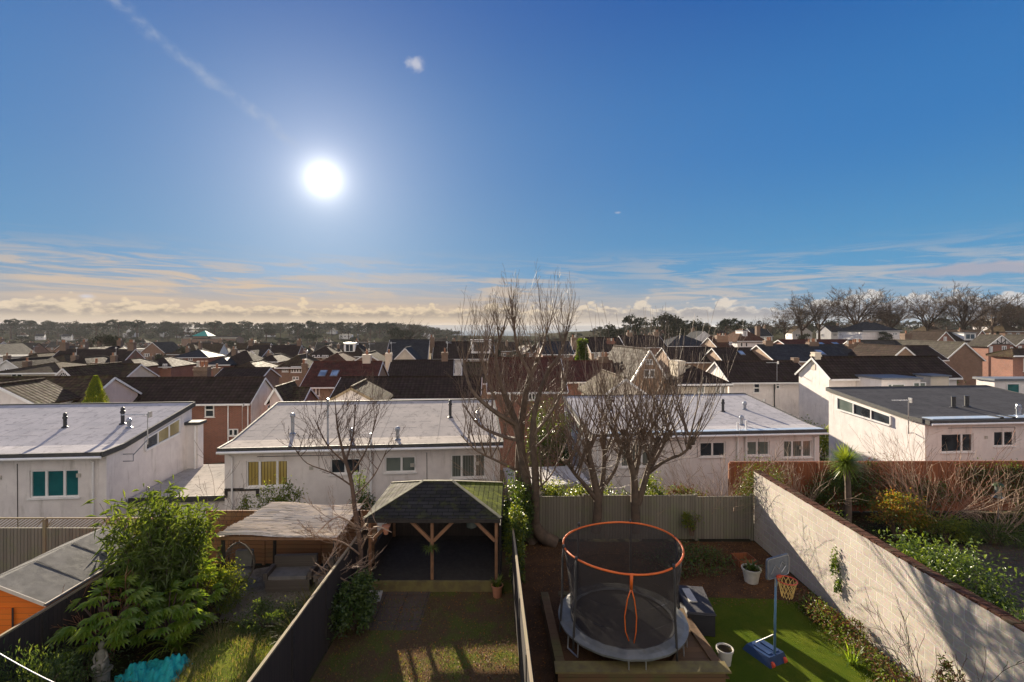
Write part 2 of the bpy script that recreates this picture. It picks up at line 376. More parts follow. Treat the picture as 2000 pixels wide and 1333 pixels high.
def membrane(name, c1, c2, rough=0.42, rows=1.05, bump=0.5):
    "roofing sheet: long laps, wrinkles and blisters"
    m, N, b, out = _mat(name)
    tn = N.node('ShaderNodeTexCoord'); ob = tn.outputs['Object']; sp = N.node('ShaderNodeSeparateXYZ', {0: ob})
    mp = N.node('ShaderNodeMapping', {'Vector': ob, 'Scale': (1.0, 0.6, 1.0)})
    wr = N.noise(mp.outputs[0], 3.4, 6, 0.72, 0.3)
    dark = N.sstep(wr, 0.55, 0.62, 0.0, 0.42)
    lap = N.sstep(N.m('ABSOLUTE', N.m('SUBTRACT', N.m('FRACT', N.m('DIVIDE', sp.outputs[0], rows * 2.4)), 0.5)), 0.0, 0.016, 1.0, 0.0)
    lap2 = N.sstep(N.m('ABSOLUTE', N.m('SUBTRACT', N.m('FRACT', N.m('DIVIDE', N.m('ADD', sp.outputs[1], N.m('MULTIPLY', wr, 0.25)), 0.72)), 0.5)), 0.0, 0.10, 1.0, 0.0)
    col = N.mix(N.sstep(N.noise(ob, 0.8, 6, 0.65), 0.3, 0.7), c1, c2)
    col = N.mix(dark, col, tuple(x * 0.45 for x in c2))
    lap2 = N.m('MULTIPLY', lap2, N.sstep(N.noise(mp.outputs[0], 3.0, 3), 0.44, 0.54))
    col = N.mix(N.m('MAXIMUM', N.m('MULTIPLY', lap, 0.5), N.m('MULTIPLY', lap2, 0.55)), col, tuple(x * 0.6 for x in c2))
    N.put(b.inputs['Base Color'], col)
    N.put(b.inputs['Roughness'], N.sstep(N.noise(ob, 2.0, 5), 0.25, 0.75, rough * 0.8, rough * 1.25))
    b.inputs['Specular IOR Level'].default_value = 0.0
    h = N.m('ADD', N.m('MULTIPLY', wr, 0.7), N.m('MULTIPLY', N.m('ADD', lap, lap2), 0.5)); h = N.m('ADD', h, N.m('MULTIPLY', N.noise(ob, 30.0, 3), 0.15))
    _bump(N, b, h, bump, 0.015)
    return m
def soil(name, c1, c2, c3, s1=1.2, s2=14.0, bump=0.9, rough=0.95, mid=(0.45, 0.6)):
    m, N, b, out = _mat(name)
    tc = N.node('ShaderNodeTexCoord').outputs['Object']
    col = N.mix(N.sstep(N.noise(tc, s1, 7, 0.7), mid[0], mid[1]), c1, c2)
    col = N.mix(N.sstep(N.noise(tc, s2, 6, 0.75), 0.45, 0.68), col, c3)
    N.put(b.inputs['Base Color'], col); b.inputs['Roughness'].default_value = rough; b.inputs['Specular IOR Level'].default_value = 0.0
    _bump(N, b, N.noise(tc, s2 * 2.2, 6, 0.7), bump, 0.04)
    return m

MT = {}
MT['render_white'] = plain('render_white', (0.78, 0.73, 0.70), (0.67, 0.62, 0.60), 1.6, 0.85, 0.35, 45, dirt=(0.36, 0.33, 0.29, 0.62))
MT['render_cream'] = plain('render_cream', (0.66, 0.58, 0.47), (0.56, 0.50, 0.41), 1.3, 0.88, 0.3, 40, dirt=(0.36, 0.32, 0.27, 0.5))
MT['render_pink'] = plain('render_pink', (0.62, 0.50, 0.46), (0.54, 0.43, 0.40), 1.2, 0.88, 0.3, 40, dirt=(0.36, 0.30, 0.28, 0.5))
MT['render_far'] = plain('render_far', (0.72, 0.70, 0.68), (0.60, 0.58, 0.56), 0.6, 0.9, 0)
MT['white'] = plain('white_upvc', (0.82, 0.81, 0.80), (0.74, 0.73, 0.71), 3, 0.4, 0.05, 30, dirt=(0.5, 0.48, 0.44, 0.3))
MT['fascia_dark'] = plain('bitumen_edge', (0.035, 0.036, 0.042), (0.06, 0.058, 0.05), 2.5, 0.7, 0.5, 20)
MT['membrane_pale'] = membrane('pale_roof_sheet', (0.54, 0.485, 0.425), (0.44, 0.40, 0.355), 0.6, bump=0.6)
MT['membrane_cool'] = membrane('cool_roof_sheet', (0.50, 0.475, 0.475), (0.41, 0.395, 0.40), 0.6, bump=0.6)
MT['membrane_dark'] = membrane('slate_roof_sheet', (0.10, 0.10, 0.105), (0.08, 0.08, 0.085), 0.6, bump=0.15)
MT['apron_blue'] = plain('metal_apron', (0.45, 0.52, 0.62), (0.38, 0.46, 0.56), 2, 0.3, 0.1, 10)
MT['garage_roof'] = membrane('garage_felt', (0.46, 0.42, 0.38), (0.36, 0.34, 0.31), 0.6, rows=0.6)
MT['brick_red'] = brick('brick_red', (0.30, 0.105, 0.060), (0.23, 0.080, 0.050), (0.26, 0.22, 0.19))
MT['brick_brown'] = brick('brick_brown', (0.27, 0.14, 0.085), (0.20, 0.10, 0.065), (0.27, 0.23, 0.19))
MT['brick_buff'] = brick('brick_buff', (0.36, 0.22, 0.13), (0.28, 0.16, 0.10), (0.30, 0.25, 0.20))
MT['stock'] = brick('chimney_brick', (0.23, 0.14, 0.09), (0.15, 0.09, 0.06), (0.25, 0.21, 0.17))
MT['block'] = brick('concrete_block', (0.46, 0.41, 0.355), (0.39, 0.345, 0.30), (0.53, 0.49, 0.44), 0.45, 0.225, 0.012, 0.9, 0.5, var=(0.74, 0.71, 0.68))
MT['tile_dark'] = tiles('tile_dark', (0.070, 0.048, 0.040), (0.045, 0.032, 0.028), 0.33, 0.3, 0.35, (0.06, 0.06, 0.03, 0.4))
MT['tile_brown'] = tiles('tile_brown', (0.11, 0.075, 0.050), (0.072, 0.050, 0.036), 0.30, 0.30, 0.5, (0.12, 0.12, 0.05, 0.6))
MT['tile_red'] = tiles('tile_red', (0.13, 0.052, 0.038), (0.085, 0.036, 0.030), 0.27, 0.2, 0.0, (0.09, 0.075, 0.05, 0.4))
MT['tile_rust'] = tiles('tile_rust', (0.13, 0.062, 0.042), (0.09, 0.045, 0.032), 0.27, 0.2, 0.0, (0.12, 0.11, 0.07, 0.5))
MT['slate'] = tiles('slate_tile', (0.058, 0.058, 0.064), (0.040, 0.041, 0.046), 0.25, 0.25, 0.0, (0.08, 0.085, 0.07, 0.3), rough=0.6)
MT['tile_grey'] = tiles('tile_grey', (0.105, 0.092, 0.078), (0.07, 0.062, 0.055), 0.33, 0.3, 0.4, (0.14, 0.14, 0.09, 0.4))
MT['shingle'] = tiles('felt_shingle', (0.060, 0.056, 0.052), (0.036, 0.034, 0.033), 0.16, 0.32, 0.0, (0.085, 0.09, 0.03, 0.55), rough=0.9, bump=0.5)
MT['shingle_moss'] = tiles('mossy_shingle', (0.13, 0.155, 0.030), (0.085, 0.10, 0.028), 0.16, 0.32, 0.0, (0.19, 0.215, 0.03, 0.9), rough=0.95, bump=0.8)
MT['shingle_lit'] = tiles('lit_shingle', (0.155, 0.145, 0.125), (0.115, 0.105, 0.09), 0.16, 0.32, 0.0, (0.13, 0.14, 0.06, 0.6), rough=0.9, bump=0.5)  # same shingles, paler: sunlight on the left slope put into the colour
MT['hipcap'] = plain('hip_cap', (0.26, 0.24, 0.16), (0.17, 0.16, 0.10), 3, 0.9, 0.4, 30)
MT['felt'] = plain('mineral_felt', (0.15, 0.145, 0.14), (0.10, 0.098, 0.092), 3.0, 0.95, 1.0, 170, bd=0.02)
MT['felt_seam'] = plain('felt_seam', (0.05, 0.05, 0.05), None, 3, 0.9, 0.2)
MT['orange'] = boards('orange_shiplap', (0.82, 0.20, 0.010), (0.70, 0.15, 0.008), 0.12, 0.006, True, 0.6, bump=0.3)
MT['fence_grey'] = boards('feather_edge_grey', (0.24, 0.215, 0.165), (0.14, 0.12, 0.095), 0.10, 0.012, green=(0.16, 0.18, 0.08, 0.6), bump=0.9)
MT['fence_brown'] = boards('larch_lap', (0.33, 0.16, 0.07), (0.22, 0.10, 0.05), 0.13, 0.01, True, bump=0.9, green=(0.16, 0.15, 0.08, 0.4))
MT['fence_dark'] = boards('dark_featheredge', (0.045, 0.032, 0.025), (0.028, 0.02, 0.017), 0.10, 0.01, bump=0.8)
MT['fence_orange'] = boards('red_cedar_fence', (0.30, 0.095, 0.034), (0.19, 0.06, 0.026), 0.14, 0.008, bump=0.5)
MT['timber_pale'] = boards('weathered_capping', (0.34, 0.265, 0.165), (0.20, 0.155, 0.10), 0.07, 0.002, bump=0.3, green=(0.28, 0.27, 0.10, 0.4))
MT['timber'] = plain('gazebo_timber', (0.27, 0.135, 0.065), (0.19, 0.095, 0.05), 5, 0.75, 0.4, 30)
MT['timber_moss'] = plain('mossy_timber', (0.19, 0.155, 0.05), (0.12, 0.09, 0.04), 4, 0.9, 0.6, 30)
MT['sleeper'] = boards('sleeper', (0.16, 0.085, 0.035), (0.10, 0.058, 0.027), 0.20, 0.006, True, 0.9, green=(0.085, 0.095, 0.025, 0.75), bump=0.8)
MT['reed'] = boards('reed_roof', (0.85, 0.78, 0.68), (0.55, 0.48, 0.40), 0.11, 0.014, True, 0.8, bump=0.6)
MT['bark'] = plain('bark', (0.155, 0.095, 0.062), (0.085, 0.055, 0.040), 5, 0.9, 0.8, 40, bd=0.02)
MT['bark_warm'] = plain('bark_warm', (0.135, 0.092, 0.062), (0.072, 0.050, 0.035), 4, 0.85, 0.6, 40)
MT['twig_pale'] = plain('twig_pale', (0.38, 0.26, 0.175), (0.25, 0.165, 0.11), 5, 0.75, 0.3, 40)
MT['twig_red'] = plain('twig_red', (0.36, 0.15, 0.08), (0.24, 0.10, 0.055), 5, 0.75, 0.2, 40)
MT['shoot'] = plain('shoot_bark', (0.19, 0.130, 0.088), (0.105, 0.070, 0.048), 4, 0.6, 0.2, 40)
MT['bark_far'] = plain('bark_far', (0.10, 0.062, 0.040), (0.06, 0.040, 0.028), 1, 0.95, 0)
MT['leaf_bamboo'] = leaf('leaf_bamboo', (0.075, 0.12, 0.03), (0.17, 0.21, 0.06), 0.22, 0.38)
MT['leaf_fatsia'] = leaf('leaf_fatsia', (0.11, 0.21, 0.03), (0.26, 0.33, 0.045), 0.26, 0.5)
MT['leaf_dark'] = leaf('leaf_dark', (0.040, 0.075, 0.020), (0.07, 0.115, 0.028), 0.36, 0.35)
MT['leaf_mid'] = leaf('leaf_mid', (0.085, 0.135, 0.025), (0.14, 0.19, 0.035), 0.38, 0.45)
MT['leaf_lime'] = leaf('leaf_lime', (0.17, 0.20, 0.03), (0.24, 0.25, 0.03), 0.5, 0.45)
MT['leaf_yellow'] = leaf('leaf_yellow', (0.34, 0.27, 0.02), (0.20, 0.19, 0.03), 0.5, 0.4)
MT['leaf_orange'] = leaf('leaf_orange', (0.40, 0.16, 0.03), (0.28, 0.12, 0.03), 0.6, 0.4)
MT['leaf_brown'] = leaf('dead_leaf', (0.21, 0.105, 0.045), (0.12, 0.065, 0.035), 0.7, 0.3, tc_=(1.5, 1.1, 0.7))
MT['leaf_far'] = plain('leaf_far', (0.055, 0.062, 0.034), (0.085, 0.085, 0.045), 0.35, 0.9, 0)
MT['leaf_pine'] = plain('pine_far', (0.036, 0.048, 0.028), (0.060, 0.070, 0.036), 0.5, 0.9, 0)
MT['leaf_ruddy'] = plain('twiggy_far', (0.105, 0.072, 0.048), (0.07, 0.052, 0.038), 0.35, 0.95, 0)
MT['leaf_palm'] = leaf('palm_leaf', (0.13, 0.20, 0.035), (0.22, 0.27, 0.06), 0.35, 0.4)
MT['grass_blade'] = leaf('grass_blade', (0.10, 0.15, 0.02), (0.17, 0.19, 0.03), 0.6, 0.45)
MT['grass_dry'] = leaf('dry_blade', (0.33, 0.26, 0.10), (0.22, 0.19, 0.07), 0.6, 0.4, tc_=(1.5, 1.3, 0.8))
MT['turf'] = soil('artificial_turf', (0.075, 0.115, 0.012), (0.125, 0.145, 0.018), (0.055, 0.085, 0.014), 0.8, 45.0, 0.9, mid=(0.4, 0.65))
MT['lawn'] = soil('worn_lawn', (0.12, 0.078, 0.045), (0.10, 0.13, 0.026), (0.19, 0.12, 0.06), 1.1, 20.0, 1.0)
MT['bank'] = soil('grassy_bank', (0.12, 0.16, 0.025), (0.17, 0.19, 0.03), (0.10, 0.085, 0.04), 1.4, 24.0, 1.0)
MT['litter'] = soil('leaf_litter', (0.075, 0.045, 0.028), (0.13, 0.07, 0.038), (0.19, 0.10, 0.05), 1.5, 26.0, 1.0)
MT['bed'] = soil('planted_bed', (0.045, 0.033, 0.022), (0.045, 0.062, 0.02), (0.07, 0.05, 0.03), 1.2, 22.0, 1.0)
MT['gravel'] = soil('gravel', (0.33, 0.29, 0.24), (0.42, 0.38, 0.32), (0.18, 0.15, 0.12), 2.0, 60.0, 1.0, mid=(0.4, 0.6))
MT['shingle_drive'] = soil('shingle_drive', (0.13, 0.105, 0.09), (0.17, 0.14, 0.115), (0.07, 0.06, 0.05), 1.0, 70.0, 1.0)
MT['terrain'] = soil('suburban_ground', (0.045, 0.047, 0.024), (0.042, 0.035, 0.025), (0.06, 0.055, 0.042), 0.045, 0.5, 0.3)
MT['tarmac'] = soil('tarmac', (0.055, 0.055, 0.058), (0.065, 0.064, 0.064), (0.045, 0.045, 0.046), 0.5, 60, 0.4)
MT['paving'] = brick('paving_slab', (0.115, 0.080, 0.058), (0.09, 0.064, 0.047), (0.05, 0.035, 0.027), 0.6, 0.6, 0.02, off=0.0)
MT['concrete'] = plain('pale_concrete', (0.52, 0.49, 0.45), (0.42, 0.39, 0.36), 3, 0.9, 0.4, 60, dirt=(0.2, 0.19, 0.15, 0.5))
MT['stone'] = plain('garden_stone', (0.27, 0.25, 0.21), (0.15, 0.15, 0.11), 6, 0.9, 0.6, 40)
MT['terracotta'] = plain('terracotta', (0.46, 0.20, 0.11), (0.36, 0.15, 0.085), 5, 0.8, 0.3, 50)
MT['pot_clay'] = plain('chimney_pot_clay', (0.34, 0.15, 0.08), (0.24, 0.11, 0.06), 3, 0.85, 0)
MT['pot_white'] = plain('pot_offwhite', (0.55, 0.52, 0.46), (0.42, 0.40, 0.35), 5, 0.7, 0.2, 40)
MT['flue_metal'] = plain('flue_metal', (0.34, 0.36, 0.40), (0.26, 0.28, 0.31), 6, 0.35, 0.1, 30, metal=0.6)
MT['black'] = plain('black_plastic', (0.022, 0.022, 0.025), (0.035, 0.034, 0.034), 5, 0.5, 0.1, 40)
MT['foam_black'] = plain('foam_sleeve', (0.035, 0.033, 0.033), (0.05, 0.045, 0.042), 8, 0.7, 0.3, 60)
MT['orange_trim'] = plain('orange_sleeve', (0.78, 0.16, 0.02), (0.70, 0.12, 0.015), 6, 0.5, 0.2, 30)
MT['red_trim'] = plain('hoop_red', (0.70, 0.10, 0.04), (0.6, 0.07, 0.03), 6, 0.45, 0.1, 30)
MT['pad_grey'] = plain('pad_grey', (0.20, 0.205, 0.195), (0.13, 0.135, 0.13), 3.5, 0.4, 0.4, 9, dirt=(0.12, 0.10, 0.06, 0.6))
MT['mat_black'] = plain('jump_mat', (0.022, 0.02, 0.02), (0.04, 0.032, 0.026), 3, 0.7, 0.3, 80)
MT['net_black'] = alpha_net('safety_net', (0.042, 0.033, 0.030), 0.74)
MT['net_white'] = plain('net_cord', (0.72, 0.50, 0.16), (0.62, 0.40, 0.12), 5, 0.8, 0)
MT['net_teal'] = plain('teal_net', (0.012, 0.42, 0.40), (0.006, 0.27, 0.27), 7, 0.6, 0.7, 55, bd=0.03)
MT['blue_plastic'] = plain('blue_plastic', (0.025, 0.055, 0.14), (0.02, 0.04, 0.10), 5, 0.4, 0.1, 30)
MT['blue_pole'] = plain('blue_pole', (0.13, 0.25, 0.40), (0.10, 0.2, 0.33), 5, 0.35, 0)
MT['rattan'] = boards('rattan', (0.042, 0.038, 0.045), (0.028, 0.026, 0.030), 0.03, 0.006, True, 0.6, bump=1.0)
MT['rattan_pale'] = boards('rattan_pale', (0.24, 0.20, 0.165), (0.16, 0.13, 0.11), 0.03, 0.006, True, 0.7, bump=1.0)
MT['cushion'] = plain('cushion', (0.28, 0.26, 0.25), (0.2, 0.19, 0.18), 4, 0.9, 0.3, 60)
MT['board_blue'] = plain('board_blue', (0.07, 0.09, 0.12), (0.12, 0.14, 0.17), 9, 0.4, 0)
MT['lead'] = plain('lead', (0.17, 0.18, 0.20), (0.12, 0.13, 0.15), 3, 0.5, 0.2, 20)
MT['alu'] = plain('aluminium', (0.55, 0.55, 0.55), (0.42, 0.42, 0.42), 8, 0.35, 0, metal=0.7)
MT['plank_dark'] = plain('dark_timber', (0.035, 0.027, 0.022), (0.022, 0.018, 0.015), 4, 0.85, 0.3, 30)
MT['glass'] = glass('window_glass')
MT['glass_teal'] = glass('teal_curtain_glass', (0.012, 0.085, 0.095), 0.08, (0.018, 0.13, 0.14))
MT['glass_blind'] = glass('cream_blind_glass', blind=(0.40, 0.30, 0.09, 0.127), rough=0.15)
MT['glass_grey'] = glass('grey_blind_glass', blind=(0.17, 0.185, 0.165, 0.11), rough=0.12)
MT['glass_green'] = glass('frosted_glass', (0.11, 0.14, 0.125), 0.2, (0.17, 0.20, 0.18))
MT['glass_amber'] = glass('curtained_glass', (0.30, 0.25, 0.12), 0.12, (0.42, 0.36, 0.18))
MT['skylight'] = glass('skylight_glass', (0.12, 0.16, 0.22), 0.08)
MT['teal_roof'] = plain('copper_green', (0.02, 0.26, 0.20), (0.03, 0.30, 0.24), 0.3, 0.6, 0)
MT['soffit'] = plain('soffit_cream', (0.62, 0.56, 0.48), (0.5, 0.45, 0.38), 3, 0.7, 0.1, 30)
MT['halftimber'] = plain('black_timbering', (0.03, 0.026, 0.024), None, 3, 0.8, 0)
MT['sea'] = plain('sea_water', (0.12, 0.16, 0.20), (0.14, 0.18, 0.22), 0.0006, 0.9, 0, spec=0.0)
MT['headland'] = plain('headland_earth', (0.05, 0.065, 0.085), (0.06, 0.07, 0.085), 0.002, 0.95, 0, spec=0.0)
MT['cloth_pale'] = plain('washing', (0.62, 0.58, 0.6), (0.5, 0.45, 0.48), 2, 0.9, 0)
# ---------------------------------------------------------------- terrain
def frange(a, b, st):
    r = []; x = a
    while x < b - 1e-6: r.append(x); x += st
    return r
def make_terrain():
    g = [0.0]; stp = 1.0
    while g[-1] < 3400:
        if g[-1] > 34: stp *= 1.075
        g.append(g[-1] + stp)
    xs = [-a for a in reversed(g[1:])] + g
    ys = frange(-36, 44, 1.0); stp = 1.0; yv = 44.0
    while yv < 3300: ys.append(yv); stp *= 1.06; yv += stp
    rng = random.Random(1); mb = MB(); nx = len(xs)
    for y in ys:
        for x in xs:
            amp = 0.0 if y < 24 else min(0.5, (y - 24) * 0.01)
            mb.v.append((x, y, ground_z(x, y) - 0.02 + amp * rng.uniform(-.5, .5)))
    for j in range(len(ys) - 1):
        for i in range(nx - 1):
            a = j * nx + i; mb.f.append((a, a + 1, a + 1 + nx, a + nx)); mb.mi.append(0)
    P(mb.build('ground', MT['terrain'], smooth=True, uv=False), kind='structure')
    m = MB(); m.poly([(-13000, 1100, -33), (13000, 1100, -33), (13000, 12200, -33), (-13000, 12200, -33)])
    P(m.build('sea', MT['sea'], uv=False), kind='structure')
    m = MB(); rng = random.Random(5); n = 60; x0, x1 = -3500, 2300; pr = []
    for i in range(n + 1):
        t = i / n; x = x0 + (x1 - x0) * t
        h = 36 + 13 * ss(t, 0, .35) * (1 - ss(t, .55, 1.0)) + 3 * sin(t * 17) + rng.uniform(-1, 1)
        if t > .93: h *= (1 - t) / .07
        pr.append((x, max(h, -30)))
    for i in range(n):
        (xa, ha), (xb, hb) = pr[i], pr[i + 1]
        m.poly([(xa, 8500, -34), (xb, 8500, -34), (xb, 9100, hb), (xa, 9100, ha)])
        m.poly([(xa, 9100, ha), (xb, 9100, hb), (xb, 10500, -34), (xa, 10500, -34)])
    P(m.build('headland', MT['headland'], smooth=True, uv=False), kind='structure')
make_terrain()

def sheet(name, pts, mat, z=0.0, bump=0.0, n=1):
    mb = MB(); mb.poly([(x, y, z) for x, y in pts]); return P(mb.build(name, mat), kind='structure')

# ---------------------------------------------------------------- walls, windows
def fb(mb, O, u, n, u0, u1, z0, z1, n0, n1, mi=None):
    O = Vector(O); Z = Vector((0, 0, 1)); q = lambda a, b, c: O + u * a + Z * b + n * c
    mb.hexa([q(u0, z0, n0), q(u0, z0, n1), q(u1, z0, n1), q(u1, z0, n0), q(u0, z1, n0), q(u0, z1, n1), q(u1, z1, n1), q(u1, z1, n0)][0:8] if False else
            [q(u0, z0, n1), q(u1, z0, n1), q(u1, z0, n0), q(u0, z0, n0), q(u0, z1, n1), q(u1, z1, n1), q(u1, z1, n0), q(u0, z1, n0)], mi)
def add_window(parent, O, u, n, u0, z0, w, h, panes=(1, 1), gl='glass', rec=-0.10, sill=True, bar=0.055, transom=None, fm='white', name='window'):
    m = MB(); d0, d1 = rec, rec + 0.07
    fb(m, O, u, n, u0, u0 + w, z0, z0 + bar, d0, d1); fb(m, O, u, n, u0, u0 + w, z0 + h - bar, z0 + h, d0, d1)
    fb(m, O, u, n, u0, u0 + bar, z0 + bar, z0 + h - bar, d0, d1); fb(m, O, u, n, u0 + w - bar, u0 + w, z0 + bar, z0 + h - bar, d0, d1)
    tot = float(sum(panes)); a = 0
    for p in panes[:-1]:
        a += p; c = u0 + w * a / tot
        fb(m, O, u, n, c - bar * .8, c + bar * .8, z0 + bar, z0 + h - bar, d0, d1 + .006)
    if transom: fb(m, O, u, n, u0 + bar, u0 + w - bar, z0 + h * transom - bar * .6, z0 + h * transom + bar * .6, d0, d1 + .003)
    if sill: fb(m, O, u, n, u0 - .06, u0 + w + .06, z0 - .05, z0 - .002, rec, 0.06)
    wo = m.build(name, MT[fm], parent)
    g = MB(); fb(g, O, u, n, u0 + bar * .6, u0 + w - bar * .6, z0 + bar * .6, z0 + h - bar * .6, d0 + .005, d0 + .03)
    g.build('pane', MT[gl], wo)
    return wo
def wall_holes(mb, O, u, n, W, z0, z1, holes, depth=0.14):
    O = Vector(O); Z = Vector((0, 0, 1))
    us = sorted({0.0, W} | {a for h in holes for a in (h[0], h[0] + h[2])}); zs = sorted({z0, z1} | {b for h in holes for b in (h[1], h[1] + h[3])})
    inside = lambda cu, cz: any(h[0] < cu < h[0] + h[2] and h[1] < cz < h[1] + h[3] for h in holes)
    q = lambda a, b, c=0.0: O + u * a + Z * b + n * c
    for i in range(len(us) - 1):
        for j in range(len(zs) - 1):
            if not inside((us[i] + us[i + 1]) / 2, (zs[j] + zs[j + 1]) / 2):
                mb.poly([q(us[i], zs[j]), q(us[i + 1], zs[j]), q(us[i + 1], zs[j + 1]), q(us[i], zs[j + 1])])
    for (a, b, w, h) in [x[:4] for x in holes]:
        for (p1, p2) in (((a, b), (a + w, b)), ((a + w, b), (a + w, b + h)), ((a + w, b + h), (a, b + h)), ((a, b + h), (a, b))):
            mb.poly([q(*p1), q(*p1, -depth), q(*p2, -depth), q(*p2)])
EX, EY = Vector((1, 0, 0)), Vector((0, 1, 0))
RZ = radians(5.5)

def flue(root, x, y, z, h, r, mat, kind='cowl'):
    m = MB(); m.lathe((x, y, z - .1), [(r * 1.9, 0.02), (r * 1.9, .12), (r, .16), (r, h + .1)], 12)
    if kind == 'cowl': m.lathe((x, y, z + h), [(r * 1.45, -.10), (r * 1.5, -.02), (r * 1.2, .05), (r * .4, .09)], 12)
    elif kind == 'terminal': m.lathe((x, y, z + h), [(r, -.12), (r * 1.35, -.1), (r * 1.35, -.02), (r, 0), (r, .05), (r * 1.2, .06), (r * .9, .14), (r * .3, .17)], 12)
    else: m.lathe((x, y, z + h), [(r * 1.15, -.02), (r * 1.15, .01)], 12)
    return m.build('flue_pipe', MT[mat], root, smooth=False)
def aerial(root, x, y, z, h, ang, name='tv_aerial', boom=1.1):
    m = MB(); m.tube([(x, y, z), (x, y, z + h)], .022, 6)
    d = Vector((cos(ang), sin(ang), 0)); s = Vector((-sin(ang), cos(ang), 0)); p = Vector((x, y, z + h - .05))
    m.tube([p - d * .12, p + d * boom], .016, 5)
    for k in range(11):
        c = p + d * (boom * (k + .3) / 11)
        m.tube([c - s * .13, c + s * .13], .009, 4); m.tube([c - Vector((0, 0, .045)), c + Vector((0, 0, .045))], .007, 4)
    m.obox(p - d * .1, .05, .22, .26, ang)
    return m.build(name, MT['alu'], root)

def bungalow(label, fx, fy, L, d, zf, zb, zbase, roofm, wallm, wins, flues, side_l=None, side_r=None, pipes=(), extras=None, edge='fascia_dark'):
    root = empty('bungalow', (fx, fy, zbase), RZ, label, 'house')
    hf, hb = zf - zbase, zb - zbase; lw, lr = 0.10, L - 0.10; yf = 0.38; yb = d - 0.12; kn = 1.25
    top = lambda y: hf + (0.05 * y / kn if y < kn else 0.05 + (hb - hf - 0.05) * (y - kn) / (d - kn))
    w = MB(); und = 0.22
    wall_holes(w, (lw, yf, 0), EX, -EY, lr - lw, 0.0, top(yf) - und, [(a - lw, b - zbase, ww, hh) for a, b, ww, hh, pn, gl in wins])
    for X, rev in ((lr, False), (lw, True)):
        pts = [(X, yf, 0), (X, yb, 0), (X, yb, top(yb) - und), (X, kn, top(kn) - und), (X, yf, top(yf) - und)]
        w.poly(pts[::-1] if rev else pts)
    w.poly([(lr, yb, 0), (lw, yb, 0), (lw, yb, top(yb) - und), (lr, yb, top(yb) - und)])
    w.build('wall', MT[wallm], root)
    r = MB(); ys = [0, .1, kn * .6, kn, d]; th = .05; nx = 14
    for a, b in zip(ys[:-1], ys[1:]): r.poly([(0, a, top(a)), (L, a, top(a)), (L, b, top(b)), (0, b, top(b))])
    r.build('roof', MT[roofm], root)
    f = MB()
    for a, b in ((0, kn), (kn, d)):
        for X0, X1 in ((-.03, .055), (L - .055, L + .03)):
            f.hexa([(X0, a, top(a) - .19), (X1, a, top(a) - .19), (X1, b, top(b) - .19), (X0, b, top(b) - .19), (X0, a, top(a) + .035), (X1, a, top(a) + .035), (X1, b, top(b) + .035), (X0, b, top(b) + .035)])
    f.box(.055, -.03, hf - .19, L - .055, .03, hf + .03); f.box(.055, d - .05, hb - .19, L - .055, d + .03, hb + .05)
    f.build('fascia', MT[edge], root)
    s = MB()
    for a, b in ((.03, kn), (kn, d - .05)): s.hexa([(.056, a, top(a) - .26), (L - .056, a, top(a) - .26), (L - .056, b, top(b) - .26), (.056, b, top(b) - .26), (.056, a, top(a) - .04), (L - .056, a, top(a) - .04), (L - .056, b, top(b) - .04), (.056, b, top(b) - .04)])
    s.build('soffit', MT['soffit'], root)
    g = MB(); g.tube([(0, -.085, hf - .15), (L, -.085, hf - .17)], .055, 8); g.build('gutter', MT['white'], root)
    for a, b, ww, hh, pn, gl in wins: add_window(root, (0, yf, 0), EX, -EY, a, b - zbase, ww, hh, pn, gl, rec=-.12)
    for side, X, nrm in ((side_l, lw, -EX), (side_r, lr, EX)):
        if not side: continue
        y0, y1, sill, gls = side
        n = len(gls); fr = MB(); gap = .10
        up = lambda y: top(y) - und - .13
        o = lambda c: X + nrm.x * c
        wobj = None; gm = []
        def bar(ya, yb_, za0, za1, zb0, zb1, c0, c1, mb):
            pts = [(o(c1 if nrm.x > 0 else c0), ya, za0), (o(c1 if nrm.x > 0 else c0), yb_, zb0), (o(c0 if nrm.x > 0 else c1), yb_, zb0), (o(c0 if nrm.x > 0 else c1), ya, za0),
                   (o(c1 if nrm.x > 0 else c0), ya, za1), (o(c1 if nrm.x > 0 else c0), yb_, zb1), (o(c0 if nrm.x > 0 else c1), yb_, zb1), (o(c0 if nrm.x > 0 else c1), ya, za1)]
            mb.hexa(pts)
        zs = lambda y: up(y1) - sill + (up(y) - up(y1)) * .52
        bar(y0, y1, zs(y0) - .09, zs(y0), zs(y1) - .09, zs(y1), .0, .09, fr)
        bar(y0, y1, up(y0) - .06, up(y0), up(y1) - .06, up(y1), .0, .07, fr)
        for k in range(n + 1):
            yc = y0 + (y1 - y0) * k / n
            bar(yc - .035, yc + .035, zs(yc), up(yc) - .05, zs(yc), up(yc) - .05, .0, .07, fr)
        wobj = fr.build('clerestory_window', MT['white'], root)
        for k, gl in enumerate(gls):
            ya = y0 + (y1 - y0) * k / n; yb_ = y0 + (y1 - y0) * (k + 1) / n; g2 = MB()
            bar(ya + .03, yb_ - .03, zs(ya), up(ya) - .05, zs(yb_), up(yb_) - .05, .005, .03, g2); g2.build('pane', MT[gl], wobj)
    for x in (L * .30, L * .66, L * .90):
        v = MB(); v.box(x, yf - .035, hf - 1.05, x + .16, yf - .002, hf - .90); [v.box(x + .01, yf - .045, hf - 1.04 + k * .03, x + .15, yf - .036, hf - 1.03 + k * .03) for k in range(5)]; v.build('wall_vent', MT['pot_white'], root)
    c = MB(); c.tube([(L * .12, yf - .012, hf - .45), (L * .45, yf - .012, hf - .47), (L * .452, yf - .012, hf - 1.3)], .012, 5); c.build('cable', MT['black'], root); c = MB(); c.tube([(L * .72, yf - .012, hf - .45), (L * .722, yf - .012, .3)], .012, 5); c.build('cable', MT['black'], root)
